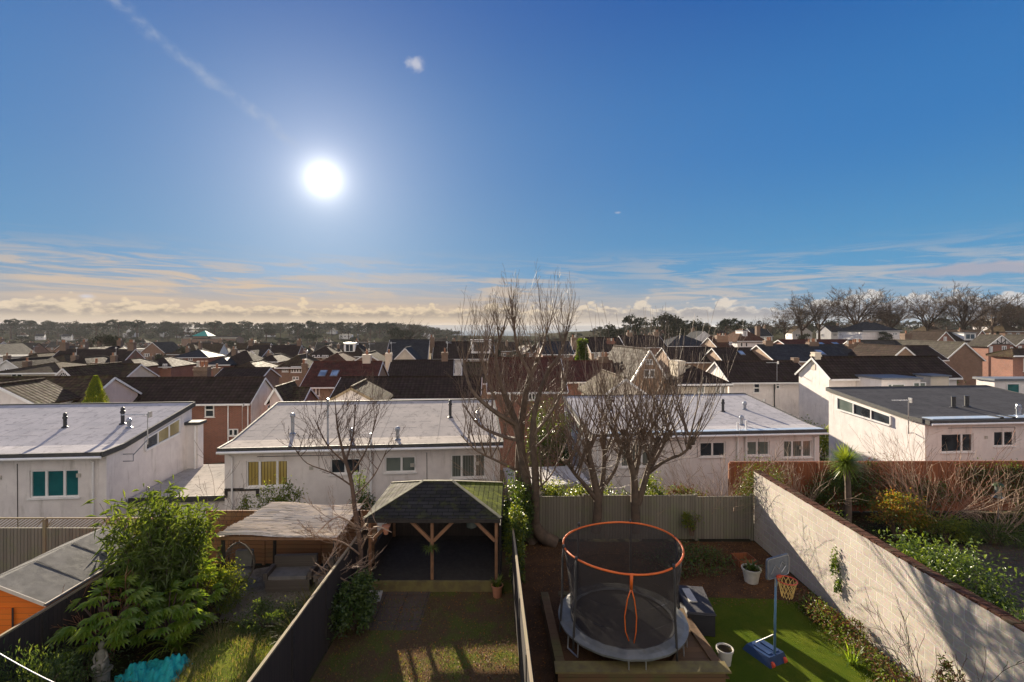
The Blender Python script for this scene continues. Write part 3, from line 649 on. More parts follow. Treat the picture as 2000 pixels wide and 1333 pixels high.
    for x in pipes:
        p = MB(); p.tube([(x, -.08, hf - .18), (x, yf - .07, hf - .42), (x, yf - .07, .1)], .038, 8); p.build('downpipe', MT['white'], root)
    for (x, y, h, rr, mt, kd) in flues: flue(root, x, y, top(y), h, rr, mt, kd)
    if extras: extras(root, top, lw, lr, yf, yb, zbase)
    return root

def ex_left(root, top, lw, lr, yf, yb, zb):
    # bracketed aerial on the flank, small rear annexe
    m = MB(); m.tube([(lr + .02, 1.3, top(1.3) - .75), (lr + .42, 1.3, top(1.3) - .75), (lr + .42, 1.3, top(1.3) - .45), (lr + .02, 1.3, top(1.3) - .45)], .02, 5)
    m.tube([(lr + .42, 1.3, top(1.3) - .5), (lr + .62, 1.9, top(1.9) - .1)], .02, 5); m.build('aerial_bracket', MT['lead'], root)
    aerial(root, lr + .62, 1.9, top(1.9) - .3, 1.35, pi, boom=1.1)
    a = MB(); a.box(lr + .0, 5.9, 0, lr + .62, 6.4, top(6) - .95); a.build('annexe', MT['render_white'], root)
    a = MB(); a.box(lr + .0, 5.78, top(6) - .95, lr + .74, 6.5, top(6) - .80); a.build('annexe_roof', MT['fascia_dark'], root)
    p = MB(); p.tube([(lr + .5, 5.82, top(6) - 1.0), (lr + .5, 5.82, .1)], .04, 7); p.build('downpipe', MT['white'], root)
BZ = -1.6
bungalow('low white bungalow whose pale shallow roof fills the left edge, with teal curtained window', -28.2, 17.95, 12.06, 6.6, 2.70, 3.67, BZ, 'membrane_cool', 'render_white',
         [(9.12, 0.86, 1.80, 1.10, (1, 1.15, .95), 'glass_teal'), (2.4, 0.86, 1.8, 1.1, (1, 1), 'glass_grey')],
         [(10.45, 3.6, .62, .075, 'black', 'terminal'), (11.05, 3.1, .36, .075, 'flue_metal', 'cowl'), (8.2, 3.3, .5, .07, 'black', 'terminal')],
         side_r=(2.7, 5.3, .72, ['glass', 'glass_amber', 'glass_amber']), pipes=(11.5,), extras=ex_left)
def ex_mid(root, top, lw, lr, yf, yb, zb):
    m = MB(); m.tube([(4.0, 1.3, top(1.3) - .05), (4.0, 1.3, top(1.3) + 1.75)], .045, 8); m.build('roof_mast', MT['flue_metal'], root)
    m = MB(); m.tube([(6.05, .28, hf0 - 2.4), (6.05, .28, hf0 + .45)], .055, 8); m.build('soil_pipe', MT['white'], root)
    m = MB()
    for k in range(2): m.box(.1 + 1.25 * k, yf - .03, 2.18, .1 + .12 + 1.25 * k, yf - .004, 2.55)
    m.box(.1, yf - .028, 2.44, 1.35, yf - .005, 2.56); m.build('timber_trim', MT['halftimber'], root)
hf0 = 4.3
bungalow('middle white bungalow with a sunlit pale sheet roof and yellow blinds, behind the gazebo', -12.0, 19.7, 11.66, 6.3, 2.70, 3.61, BZ, 'membrane_pale', 'render_white',
         [(.95, 0.98, 1.68, 1.10, (1, 1.35, .85), 'glass_blind'), (4.35, 1.42, 1.25, .66, (1, 1), 'glass'), (6.62, 1.42, 1.30, .68, (1.15, 1), 'glass_green'), (9.43, 1.10, 1.50, 1.02, (1, 1.25, 1), 'glass_grey')],
         [(2.3, 1.9, .85, .075, 'flue_metal', 'cowl'), (5.1, 1.0, .42, .07, 'flue_metal', 'cowl'), (7.1, .8, .5, .075, 'flue_metal', 'cowl'), (9.3, 3.6, .72, .07, 'black', 'terminal'), (10.65, 3.2, .34, .07, 'flue_metal', 'cowl')],
         side_l=(2.7, 5.2, .72, ['glass', 'glass_amber']), pipes=(.42, 11.3), extras=ex_mid)
def ex_right(root, top, lw, lr, yf, yb, zb):
    m = MB(); m.tube([(7.55, .30, 1.5), (7.55, .30, top(0) + .42)], .055, 8); m.build('soil_pipe', MT['white'], root)
    m = MB(); m.tube([(8.0, .30, 1.5), (8.0, .30, top(0) + .50)], .055, 8); m.build('soil_pipe', MT['white'], root)
    aerial(root, 12.3, 5.6, 2.6, 2.1, pi, boom=.9)
    m = MB(); m.box(.9, .05, top(.3) + .012, 12.0, .42, top(.3) + .035); m.build('roof_apron', MT['apron_blue'], root)
bungalow('right hand white bungalow with bluish sheet roof, seen behind the pollarded trees', 3.87, 23.3, 12.1, 7.2, 2.47, 3.32, BZ, 'membrane_cool', 'render_white',
         [(1.55, .75, 1.55, 1.12, (1, 1.2, 1), 'glass_grey'), (5.6, 1.15, 1.35, .74, (1, 1), 'glass'), (8.0, 1.15, 1.30, .74, (1, 1), 'glass_green'), (10.05, 1.0, 1.55, .88, (1, 1.1, 1), 'glass_grey')],
         [(8.6, 3.6, .55, .075, 'black', 'terminal'), (10.1, 3.9, .38, .08, 'flue_metal', 'cowl'), (8.35, 1.3, .42, .08, 'flue_metal', 'cowl'), (2.2, 4.2, .5, .075, 'black', 'terminal')],
         side_l=(2.2, 5.6, .8, ['glass_green', 'glass']), pipes=(.35, 11.7), extras=ex_right)
def ex_far(root, top, lw, lr, yf, yb, zb):
    m = MB(); m.tube([(lw - .02, 1.0, top(1) - .85), (lw - .32, 1.0, top(1) - .85), (lw - .32, 1.0, top(1) - .55)], .025, 5); m.build('aerial_bracket', MT['lead'], root)
    aerial(root, lw - .32, 1.0, top(1) - .9, 1.85, pi * .98, boom=.9)
    m = MB(); m.box(.4, .25, top(.5) + .012, 11.5, .85, top(.5) + .05); m.build('roof_apron', MT['apron_blue'], root)
    for x in (4.3, 5.0):
        p = MB(); p.box(x, .2, top(.5) + .02, x + .16, .9, top(.5) + .10); p.build('flashing', MT['black'], root)
bungalow('far right white bungalow with dark grey sheet roof and two black flues', 21.45, 24.8, 11.8, 7.2, 2.83, 3.66, BZ, 'membrane_dark', 'render_white',
         [(1.05, 1.10, 1.85, .98, (1.5, .8), 'glass'), (4.1, 1.35, 1.20, .80, (1, 1), 'glass')],
         [(4.2, 2.6, .62, .11, 'black', 'flat'), (5.15, 2.7, .62, .11, 'black', 'flat'), (6.2, .9, .46, .10, 'flue_metal', 'terminal'), (6.85, .95, .46, .10, 'flue_metal', 'terminal')],
         side_l=(2.4, 6.3, .75, ['glass', 'glass', 'glass_green']), pipes=(), extras=ex_far)

# flat roofed garage between the left and middle bungalows
g = empty('garage', (-16.3, 20.6, BZ), RZ, 'flat roofed white garage between the left and middle bungalows', 'garage')
m = MB(); m.box(0, .15, 0, 4.35, 5.0, 1.78); m.build('wall', MT['render_white'], g)
m = MB(); m.box(-.02, 0, 1.80, 4.37, 5.15, 1.96); m.build('roof', MT['garage_roof'], g)
m = MB(); m.box(-.02, -.05, 1.74, 4.37, -.003, 1.985); m.build('fascia', MT['fascia_dark'], g)
m = MB(); m.box(.5, .11, .1, 3.4, .149, 1.55); m.build('garage_door', MT['white'], g)
g = empty('garden_store', (-.1, 21.6, BZ), RZ, 'low pale flat roofed store between the middle and right bungalows', 'shed')
m = MB(); m.box(0, 0, 0, 3.6, 2.6, 2.1); m.build('wall', MT['render_cream'], g)
m = MB(); m.box(-.08, -.1, 2.1, 3.68, 2.7, 2.2); m.build('roof', MT['concrete'], g)
# stepped white wall beside the garage
m = MB()
for k in range(5): m.box(0, k * 1.5, 0, .2, k * 1.5 + 1.49, 1.35 + .32 * k)
P(m.build('garden_wall', MT['render_white'], loc=(-16.6, 28.2, BZ - .8)), 'stepped white rendered wall running back beyond the garage', 'wall').rotation_euler.z = RZ - .02

# ---------------------------------------------------------------- houses
def roof_shell(m, w, d, eh, rh, style, ov=.3, th=.13):
    "sloped slabs; style S ridge along x, G ridge along y, H hipped"
    def slab(p):
        n = (Vector(p[1]) - Vector(p[0])).cross(Vector(p[2]) - Vector(p[0])).normalized()
        if n.z < 0: p = p[::-1]; n = -n
        q = [Vector(a) - Vector((0, 0, th)) for a in p]; m.poly(p); m.poly([tuple(a) for a in q[::-1]])
        for i in range(len(p)):
            j = (i + 1) % len(p); m.poly([p[i], q[i], q[j], p[j]])
    if style == 'S':
        k = rh / (d / 2); e = eh - ov * k
        slab([(-.12, -ov, e), (w + .12, -ov, e), (w + .12, d / 2, eh + rh), (-.12, d / 2, eh + rh)]); slab([(-.12, d / 2, eh + rh), (w + .12, d / 2, eh + rh), (w + .12, d + ov, e), (-.12, d + ov, e)])
    elif style == 'G':
        k = rh / (w / 2); e = eh - ov * k
        slab([(-ov, -.12, e), (w / 2, -.12, eh + rh), (w / 2, d + .12, eh + rh), (-ov, d + .12, e)]); slab([(w / 2, -.12, eh + rh), (w + ov, -.12, e), (w + ov, d + .12, e), (w / 2, d + .12, eh + rh)])
    elif style == 'H':
        s = min(w, d) / 2 + ov; e = eh - ov * rh / s; R = eh + rh - ov * rh / s * 0
        if w >= d: a, b = (s - ov, d / 2, R), (w - s + ov, d / 2, R)
        else: a, b = (w / 2, s - ov, R), (w / 2, d - s + ov, R)
        c = [(-ov, -ov, e), (w + ov, -ov, e), (w + ov, d + ov, e), (-ov, d + ov, e)]
        if w >= d: fs = [[c[0], c[1], b, a], [c[1], c[2], b], [c[2], c[3], a, b], [c[3], c[0], a]]
        else: fs = [[c[0], c[1], a], [c[1], c[2], b, a], [c[2], c[3], b], [c[3], c[0], a, b]]
        for f in fs: m.poly(f)
        m.poly(c[::-1]); 
        for i in range(4):
            j = (i + 1) % 4; m.poly([(*c[i][:2], e - .16), (*c[j][:2], e - .16), c[j], c[i]])
        m.poly([(x, y, e - .16) for x, y, z in c[::-1]])
    elif style == 'F': m.box(-ov * .6, -ov * .6, eh, w + ov * .6, d + ov * .6, eh + .18)
    elif style == 'P':     # single slope rising to the back
        slab([(-ov, -ov, eh - .1), (w + ov, -ov, eh - .1), (w + ov, d + ov, eh + rh), (-ov, d + ov, eh + rh)])
def wall_shell(m, w, d, eh, rh, style):
    m.poly([(0, 0, 0), (w, 0, 0), (w, 0, eh), (0, 0, eh)]); m.poly([(w, d, 0), (0, d, 0), (0, d, eh), (w, d, eh)])
    if style == 'S':
        m.poly([(w, 0, 0), (w, d, 0), (w, d, eh), (w, d / 2, eh + rh - .03), (w, 0, eh)]); m.poly([(0, d, 0), (0, 0, 0), (0, 0, eh), (0, d / 2, eh + rh - .03), (0, d, eh)])
    else:
        m.poly([(w, 0, 0), (w, d, 0), (w, d, eh), (w, 0, eh)]); m.poly([(0, d, 0), (0, 0, 0), (0, 0, eh), (0, d, eh)])
    if style == 'G':
        m.poly([(0, 0, eh), (w, 0, eh), (w / 2, 0, eh + rh - .03)]); m.poly([(w, d, eh), (0, d, eh), (w / 2, d, eh + rh - .03)])
def chimney(root, x, y, z, w, d, h, pots=2, mat='stock'):
    m = MB(); m.box(x - w / 2, y - d / 2, z, x + w / 2, y + d / 2, z + h); m.box(x - w / 2 - .05, y - d / 2 - .05, z + h - .28, x + w / 2 + .05, y + d / 2 + .05, z + h - .14)
    m.box(x - w / 2 - .03, y - d / 2 - .03, z + h + .002, x + w / 2 + .03, y + d / 2 + .03, z + h + .07)
    c = m.build('chimney', MT[mat], root)
    for k in range(pots):
        t = (k + .5) / pots - .5; px_, py_ = (x + t * w * .92, y) if w >= d else (x, y + t * d * .92)
        p = MB(); p.lathe((px_, py_, z + h + .06), [(.14, 0), (.12, .1), (.105, .38), (.13, .40), (.13, .46), (.09, .46)], 9); p.build('chimney_pot', MT['pot_clay' if (k + pots) % 3 else 'pot_white'], c)
    return c
def barge(root, w, d, eh, rh, style, mat='white', ov=.3):
    m = MB()
    if style == 'G':
        k = rh / (w / 2)
        for sx in (0, 1):
            a = (-ov, -.15, eh - ov * k - .09) if not sx else (w + ov, -.15, eh - ov * k - .09)
            m.beam(a, (w / 2, -.15, eh + rh - .09), .04, .15)
    elif style == 'S':
        k = rh / (d / 2)
        for X in (-.15, w + .15):
            m.beam((X, -ov, eh - ov * k - .09), (X, d / 2, eh + rh - .09), .04, .14); m.beam((X, d + ov, eh - ov * k - .09), (X, d / 2, eh + rh - .09), .04, .14)
        m.box(-.1, -ov - .12, eh - ov * k - .19, w + .1, -ov - .01, eh - ov * k - .06)
    else: m.box(-ov, -ov - .12, eh - .22, w + ov, -ov - .01, eh - .07)
    return m.build('bargeboard' if style != 'H' else 'gutter', MT[mat], root)
def house(label, xl, xr, ye, yr, D, d, style, wallm, roofm, wins=(), chims=(), eh=None, rz=RZ, cat='house', name='house', lights=(), brd=True, extra=None, ov=.3, bcol='white'):
    """xl..xr the near wall, ye eaves and yr ridge as seen, D distance of the near wall"""
    w = (xr - xl) / F * D / cos(rz); ze = Z_(ye, D)
    dr = d / 2 if style in 'SH' else 0.0
    if style == 'P': dr = d
    rh = max(.2, Z_(yr, D + dr) - ze) if style != 'F' else 0
    x0 = X_(xl, D); gz = min(ground_z(x0, D), ground_z(x0 + w, D)) - .1
    eh_ = ze - gz
    root = empty(name, (x0, D, gz), rz, label, cat)
    m = MB(); wall_shell(m, w, d, eh_, rh, style); m.build('wall', MT[wallm], root)
    m = MB(); roof_shell(m, w, d, eh_, rh, style, ov); rf = m.build('roof', MT[roofm], root)
    if brd and style != 'F': barge(root, w, d, eh_, rh, style, bcol, ov)
    if style in 'SGH' :
        m = MB()
        if style == 'S': m.tube([(-.1, d / 2, eh_ + rh + .01), (w + .1, d / 2, eh_ + rh + .01)], .09, 6)
        elif style == 'G': m.tube([(w / 2, -.1, eh_ + rh + .01), (w / 2, d + .1, eh_ + rh + .01)], .09, 6)
        else:
            s = min(w, d) / 2; a, b = ((s, d / 2), (w - s, d / 2)) if w >= d else ((w / 2, s), (w / 2, d - s)); R = eh_ + rh; e = eh_ - ov * rh / (s + ov)
            cs = [(-ov, -ov, e), (w + ov, -ov, e), (w + ov, d + ov, e), (-ov, d + ov, e)]; ends = [a, b, b, a] if w >= d else [a, a, b, b]
            for c, q in zip(cs, ends): m.tube([c, (q[0], q[1], R)], .08, 5)
            m.tube([(a[0], a[1], R), (b[0] + .01, b[1], R)], .08, 5)
        m.build('ridge_tiles', MT[roofm], rf)
    for q in wins:
        (x0p, y0p, x1p, y1p) = q[:4]; pn = q[4] if len(q) > 4 else (1, 1); gl = q[5] if len(q) > 5 else 'glass'; tr = q[6] if len(q) > 6 else None
        u0 = (x0p - xl) / (xr - xl) * w; ww = (x1p - x0p) / (xr - xl) * w
        Dl = D + u0 * sin(rz); z0 = Z_(y1p, Dl) - gz; z1 = Z_(y0p, Dl) - gz
        add_window(root, (0, 0, 0), EX, -EY, u0, z0, ww, z1 - z0, pn, gl, rec=.004, transom=tr, bar=.055 + .0006 * D)
    for q in chims:   # px centre, top y, width m, depth m, pots, position along depth fraction
        cx, yt, cw, cd, pots = q[:5]; fy = q[5] if len(q) > 5 else .5; cm = q[6] if len(q) > 6 else 'stock'
        lx = (cx - xl) / (xr - xl) * w; Dc = D + fy * d; lx = X_(cx, Dc) - X_(xl, D)
        zt = Z_(yt, Dc) - gz - (.45 if pots else 0)
        base = eh_ + rh * .2; chimney(root, lx, fy * d, base, cw, cd, max(.6, zt - base), pots, cm)
        if (int(xl) + pots) % 2 == 0 and pots: aerial(root, lx + cw * .4, fy * d, base + max(.6, zt - base) - .3, 1.7, int(xl) % 6, boom=.8)
    for (fx, fy, sw, sh) in lights:    # skylights on the near slope: fraction along, fraction up
        k = rh / (d / 2); ang = math.atan(k); yy = fy * d / 2; zz = eh_ + k * yy
        m = MB(); m.obox((fx * w, yy, zz + .03), sw, sh, .10, 0, 0, ang); o = m.build('skylight', MT['lead'], rf)
        g2 = MB(); g2.obox((fx * w, yy - .055 * sin(ang), zz + .03 + .055 * cos(ang)), sw - .12, sh - .12, .02, 0, 0, ang); g2.build('pane', MT['skylight'], o)
    if extra: extra(root, w, d, eh_, rh, gz)
    return root
# ---------------------------------------------------------------- the nearest rows of houses, one by one
# left
def side_render(root, w, d, eh, rh):
    m = MB(); X = w + .012; m.poly([(X, 0, 0), (X, d, 0), (X, d, eh), (X, d / 2, eh + rh - .05), (X, 0, eh)]); m.poly([(X, 0, 0), (X, 0, eh), (w - .02, 0, eh), (w - .02, 0, 0)]); m.build('gable_render', MT['render_white'], root); aerial(root, w * .965, -.4, eh - 2.6, 2.3, pi, boom=1.2)
    p = MB(); [p.tube([(w * f, -.08, eh - .2), (w * f, -.08, .1)], .05, 6) for f in (.87, .985)]; p.build('downpipe', MT['white'], root)
house('long dark tiled wing with white right gable and red brick wall, behind the left bungalow', 150, 481, 783, 739, 36, 4.2, 'S', 'brick_red', 'tile_dark',
      [(393, 787, 411, 815, (1,), 'glass', .5), (438, 838, 457, 852, (1, 1))], [(395, 708, 1.1, .6, 3, .9)], rz=radians(3), extra=lambda root, w, d, eh, rh, gz: side_render(root, w, d, eh, rh))
house('dark pantiled house with a pale pink gable at the left edge', -120, 148, 788, 738, 31, 5.0, 'S', 'render_pink', 'tile_brown', rz=radians(4))
house('small white gabled wing low at the left edge', -75, 58, 787, 752, 28.6, 3.0, 'G', 'render_white', 'tile_brown', rz=radians(4))
def arch_win(root, w, d, eh, rh, gz):
    m = MB(); m.box(w / 2 - .45, -.06, eh + .25, w / 2 + .45, -.01, eh + .33)
    for k in range(9):
        a = pi * k / 8; m.obox((w / 2 + .42 * cos(a), -.035, eh + .33 + .42 * sin(a)), .09, .05, .17, 0, pi / 2 - a if False else -a)
    for k in range(1, 5):
        a = pi * k / 5; m.beam((w / 2, -.035, eh + .33), (w / 2 + .42 * cos(a), -.035, eh + .33 + .42 * sin(a)), .03, .03)
    o = m.build('arched_window', MT['white'], root)
    g = MB(); g.poly([(w / 2 + .42 * cos(pi * k / 12), -.02, eh + .33 + .42 * sin(pi * k / 12)) for k in range(13)]); g.build('pane', MT['glass'], o)
house('white gable with a small arched window and brown pantile roof', 100, 148, 743, 719, 46, 7, 'G', 'render_white', 'tile_brown', extra=arch_win, rz=radians(2))
house('brown pantiled cross wing with chimney, behind the arched window gable', 128, 228, 745, 712, 50, 6, 'S', 'render_cream', 'tile_brown', chims=[(193, 702, .7, .6, 1, .5)])
house('small pantiled roof with pinkish side wall between two terraces', 527, 548, 775, 757, 37, 4, 'G', 'render_pink', 'tile_brown', rz=radians(5))
house('low lean-to outbuilding with dark pantiles near the brick yard', 530, 585, 790, 758, 38, 4, 'S', 'brick_red', 'tile_brown')
house('dark roofed house right of the clay chimney stack, roof only', 412, 500, 745, 719, 52, 6, 'S', 'brick_brown', 'tile_dark', chims=[(430, 712, .6, .5, 1)])
house('brick semi with two white casement windows and hipped brown roof', 206, 262, 717, 701, 78, 7, 'H', 'brick_red', 'tile_dark', [(217, 721, 232, 731, (1, 1, 1, 1)), (250, 719, 259, 727, (1, 1))], [(228, 690, .8, .6, 2)])
house('brick house with long dark roof and single white windows, left of the laundry', 264, 330, 716, 698, 84, 8, 'H', 'brick_red', 'tile_dark', [(290, 716, 297, 724, (1,)), (304, 712, 308, 721, (1,)), (315, 711, 323, 720, (1, 1))], [(300, 692, .7, .6, 1)])
house('red brick house with grey hipped roof and white bay edge', 337, 402, 698, 683, 112, 8, 'H', 'brick_red', 'slate', [(351, 699, 355, 704, (1,)), (366, 699, 374, 705, (1, 1)), (368, 712, 376, 719, (1, 1))], [(370, 677, .8, .6, 2)])
def twin(root, w, d, eh, rh, gz):
    for k, c in ((0, .42), (1, .80)):
        m = MB(); h = 1.7; g0 = w * c - 2.0; g1 = w * c + 2.0; m.poly([(g0, -.8, eh - .3), (g1, -.8, eh - .3), ((g0 + g1) / 2, -.8, eh + h)]); m.box(g0 + .2, -.8, 0, g1 - .2, .1, eh - .3); m.build('wall', MT['brick_brown'], root)
        m = MB(); m.hexa([(g0 - .2, -.95, eh - .4), ((g0 + g1) / 2, -.95, eh + h), ((g0 + g1) / 2, 3, eh + h), (g0 - .2, 3, eh - .4), (g0 - .2, -.95, eh - .28), ((g0 + g1) / 2, -.95, eh + h + .12), ((g0 + g1) / 2, 3, eh + h + .12), (g0 - .2, 3, eh - .28)])
        m.hexa([((g0 + g1) / 2, -.95, eh + h), (g1 + .2, -.95, eh - .4), (g1 + .2, 3, eh - .4), ((g0 + g1) / 2, 3, eh + h), ((g0 + g1) / 2, -.95, eh + h + .12), (g1 + .2, -.95, eh - .28), (g1 + .2, 3, eh - .28), ((g0 + g1) / 2, 3, eh + h + .12)]); m.build('gable_roof', MT['tile_dark'], root)
        m = MB(); m.beam((g0 - .2, -1.0, eh - .42), ((g0 + g1) / 2, -1.0, eh + h - .02), .06, .28); m.beam((g1 + .2, -1.0, eh - .42), ((g0 + g1) / 2, -1.0, eh + h - .02), .06, .28); m.build('bargeboard', MT['white'], root)
house('twin gabled brick semi with white bargeboards, upper left rows', 438, 505, 700, 682, 112, 9, 'S', 'brick_brown', 'tile_dark', [(470, 701, 482, 708, (1, 1, 1)), (457, 701, 460, 706, (1,))], extra=twin)
house('white fronted hipped house with two broad white windows above red brick', 543, 598, 717, 693, 66, 7, 'H', 'brick_brown', 'tile_brown', [(551, 717, 563, 727, (1, 1, 1)), (568, 716, 594, 728, (1, 1, 1, 1, 1)), (571, 736, 583, 742, (1, 1))], rz=radians(3))
house('deep red tiled house with two skylights and rendered brick end', 590, 728, 752, 707, 48, 7.5, 'S', 'brick_buff', 'tile_red', [(610, 757, 624, 774, (1, 1))], [(720, 686, .85, .7, 1, .5, 'render_cream'), (601, 703, .5, .5, 2, .5)], lights=[(.21, .46, .75, 1.1), (.38, .46, .75, 1.1)], rz=radians(4))
house('long low dark terrace wing with white gutter behind the middle bungalow', 650, 935, 773, 737, 34.5, 4.6, 'S', 'brick_red', 'tile_dark', [(786, 776, 803, 790, (1,)), (843, 776, 853, 790, (1,))], rz=radians(2))
house('white gable with mossy brown tiles poking above the middle bungalow roof', 632, 738, 786, 757, 29.5, 4, 'G', 'render_white', 'tile_brown', rz=radians(5), bcol='timber_pale')
house('dark slope with cream chimneys at either end, in the centre rows', 757, 882, 737, 704, 58, 7, 'S', 'brick_brown', 'tile_dark', [], [(765, 684, .8, .7, 1, .5, 'render_cream'), (873, 683, .8, .7, 1, .5, 'stock')])
house('slate roofed block in the centre with weathered boarded gable', 755, 833, 700, 664, 84, 9, 'S', 'render_cream', 'slate', [], [(848, 655, .8, .7, 2)])
house('small boarded grey gable in front of the slate block', 770, 812, 702, 680, 76, 6, 'G', 'render_cream', 'slate', rz=radians(3))
house('brown roofed house with brick chimney, left of the boarded gable', 690, 742, 706, 690, 74, 7, 'G', 'brick_brown', 'tile_brown', [], [(722, 683, .8, .6, 2)])
house('gabled brick house with white windows, centre left rows', 598, 655, 697, 676, 108, 8, 'H', 'brick_brown', 'tile_dark', [(610, 694, 615, 700, (1,)), (619, 694, 624, 700, (1,)), (628, 694, 640, 701, (1, 1, 1))], [(600, 690, .7, .6, 1)])
def dormer(x0, x1, z0, h, yy, mat='white', gl='glass', n=(1, 1)):
    def f(root, w, d, eh, rh, gz):
        m = MB(); m.box(w * x0, yy, eh + z0, w * x1, d / 2, eh + z0 + h); o = m.build('dormer', MT[mat], root)
        m = MB(); m.box(w * x0 - .15, yy - .2, eh + z0 + h, w * x1 + .15, d / 2, eh + z0 + h + .12); m.build('dormer_roof', MT['lead'], root)
        add_window(o, (w * x0, yy, eh + z0), EX, -EY, .35, .3, w * (x1 - x0) - .7, h - .5, n, gl, rec=.004)
    return f
house('dark hipped house with a big white dormer window', 655, 712, 696, 667, 100, 9, 'H', 'brick_brown', 'tile_dark', extra=dormer(.25, .62, .6, 2.0, .9), chims=[(700, 662, .7, .6, 1)])
house('dark roofed house with pale boxy dormer behind the tall bare tree', 846, 965, 699, 668, 86, 9, 'S', 'render_far', 'tile_dark', [(880, 701, 890, 712, (1, 1)), (905, 701, 918, 712, (1, 1))], [(873, 688, .9, .7, 2, .3)], extra=dormer(.62, .95, .7, 2.3, .5))
house('brick terrace with white gutter line behind the tall bare tree', 955, 1105, 759, 700, 33.5, 7, 'S', 'brick_red', 'tile_red', [(1032, 764, 1046, 782, (1, 1)), (985, 764, 997, 782, (1, 1))], rz=radians(2))
house('brown tiled house behind the fork of the tall bare tree', 905, 1000, 745, 708, 47, 7, 'S', 'brick_buff', 'tile_brown', [(912, 750, 924, 762, (1, 1))])
house('wide hipped brown bungalow with a sunlit right slope, left edge', -10, 112, 728, 708, 60, 9, 'H', 'render_cream', 'tile_brown', [(20, 730, 40, 738, (1, 1))], [(60, 700, .7, .6, 1)])
house('small white gabled house low among the left roofs', -8, 32, 718, 703, 74, 8, 'G', 'render_far', 'tile_dark', [(8, 720, 16, 727, (1, 1))])
house('dark hipped house behind the wide brown bungalow', 30, 72, 703, 690, 90, 8, 'H', 'brick_red', 'tile_brown', [(40, 705, 48, 711, (1, 1))], [(68, 686, .8, .6, 2)])
house('brown hipped house with sunlit end left of the brick semi', 88, 126, 706, 692, 86, 8, 'H', 'brick_brown', 'tile_brown', [(98, 708, 106, 714, (1, 1))])
house('dark hipped house with chimney just left of the brick semi', 128, 166, 712, 697, 80, 8, 'H', 'brick_brown', 'tile_dark', [(138, 714, 146, 720, (1, 1))], [(152, 690, .8, .7, 2)])
house('dark slate hip with pale sunlit end above the laundry yard', 402, 446, 712, 697, 88, 8, 'H', 'brick_red', 'slate', [(412, 714, 420, 720, (1, 1))])
house('reddish hipped house with sunlit slope left of the twin gables', 452, 500, 722, 706, 70, 8, 'H', 'brick_red', 'tile_brown', [(462, 724, 470, 731, (1, 1))])
house('small dark hip roof left of the white fronted hipped house', 506, 540, 706, 692, 90, 8, 'H', 'brick_brown', 'tile_dark', [(514, 708, 522, 714, (1, 1))], [(530, 686, .7, .6, 2)])
house('rust hipped roof with lit right side behind the skylight house', 628, 674, 706, 689, 84, 8, 'H', 'brick_red', 'tile_rust', [(636, 707, 645, 713, (1, 1))])
# centre right
house('cream gable with shallow brown roof behind the pollarded trees', 1172, 1272, 775, 739, 33, 6, 'G', 'render_cream', 'tile_brown', [(1204, 780, 1216, 795, (1, 1))], rz=radians(4))
house('tall narrow brick gable with white bargeboards and steep roof', 1237, 1302, 735, 683, 43, 9, 'G', 'brick_buff', 'tile_dark', [(1262, 702, 1276, 712, (1, 1)), (1258, 722, 1280, 738, (1, 1))], rz=radians(8))
house('dark roofed terrace left of the steep brick gable', 1100, 1238, 742, 706, 46, 7, 'S', 'brick_red', 'tile_red', [(1130, 746, 1144, 760, (1, 1))], [(1186, 690, 1.0, .7, 3)])
house('cream hipped wing with two white windows, left of the long white terrace', 1325, 1424, 748, 715, 41, 5, 'H', 'render_cream', 'tile_dark', [(1362, 754, 1377, 769, (1, 1), 'glass_green'), (1399, 754, 1418, 770, (1, 1))], [(1327, 706, .7, 1.8, 0, .5, 'render_cream')], rz=radians(4))
def MB_pipe(root, pts, r, mat, name='downpipe'):
    m = MB(); m.tube(pts, r, 7); return m.build(name, MT[mat], root)
def ex_r4(root, w, d, eh, rh, gz):
    aerial(root, w * .56, -.15, eh - .5, 2.1, pi, boom=1.0)
    MB_pipe(root, [(w * .535, -.08, eh - .2), (w * .535, -.08, .1)], .05, 'black'); MB_pipe(root, [(w * .865, -.08, eh - .2), (w * .865, -.08, .1)], .045, 'white')
house('long white terrace under a dark roof, right of centre', 1424, 1592, 742, 706, 44, 5, 'S', 'render_white', 'tile_dark', [(1472, 748, 1485, 768, (1,), 'glass', .5), (1517, 746, 1525, 760, (1,), 'glass', .5)], [(1560, 701, .5, .5, 0)], rz=radians(3), extra=ex_r4)
house('dark slope with broad chimney of six clay pots, right of centre', 1312, 1412, 705, 679, 68, 7, 'S', 'brick_buff', 'tile_dark', [], [(1421, 694, 2.0, .8, 6, .5)], rz=radians(3))
house('dark roofed house with one slanting skylight, right of the six pot chimney', 1416, 1512, 708, 680, 64, 7, 'S', 'brick_buff', 'tile_dark', [], lights=[(.52, .62, .7, 1.1)], rz=radians(3))
house('dark terrace roof in front of the pines, right of the ivy column', 1222, 1304, 677, 656, 98, 8, 'S', 'brick_red', 'tile_dark', [(1238, 679, 1247, 690, (1, 1))], [(1233, 646, 1.1, .7, 2), (1287, 645, 1.1, .7, 3)])
house('blue grey slate house with pale end hip, before the pines', 1305, 1395, 676, 655, 102, 9, 'H', 'render_far', 'slate', [(1318, 677, 1330, 680, (1, 1))])
house('red brick villa with wide buff chimney, left of the tall white house', 1401, 1434, 678, 659, 96, 7, 'S', 'brick_buff', 'tile_rust', [(1425, 668, 1431, 674, (1,))], [(1412, 652, 2.4, .9, 4, .3, 'brick_buff')], rz=radians(6))
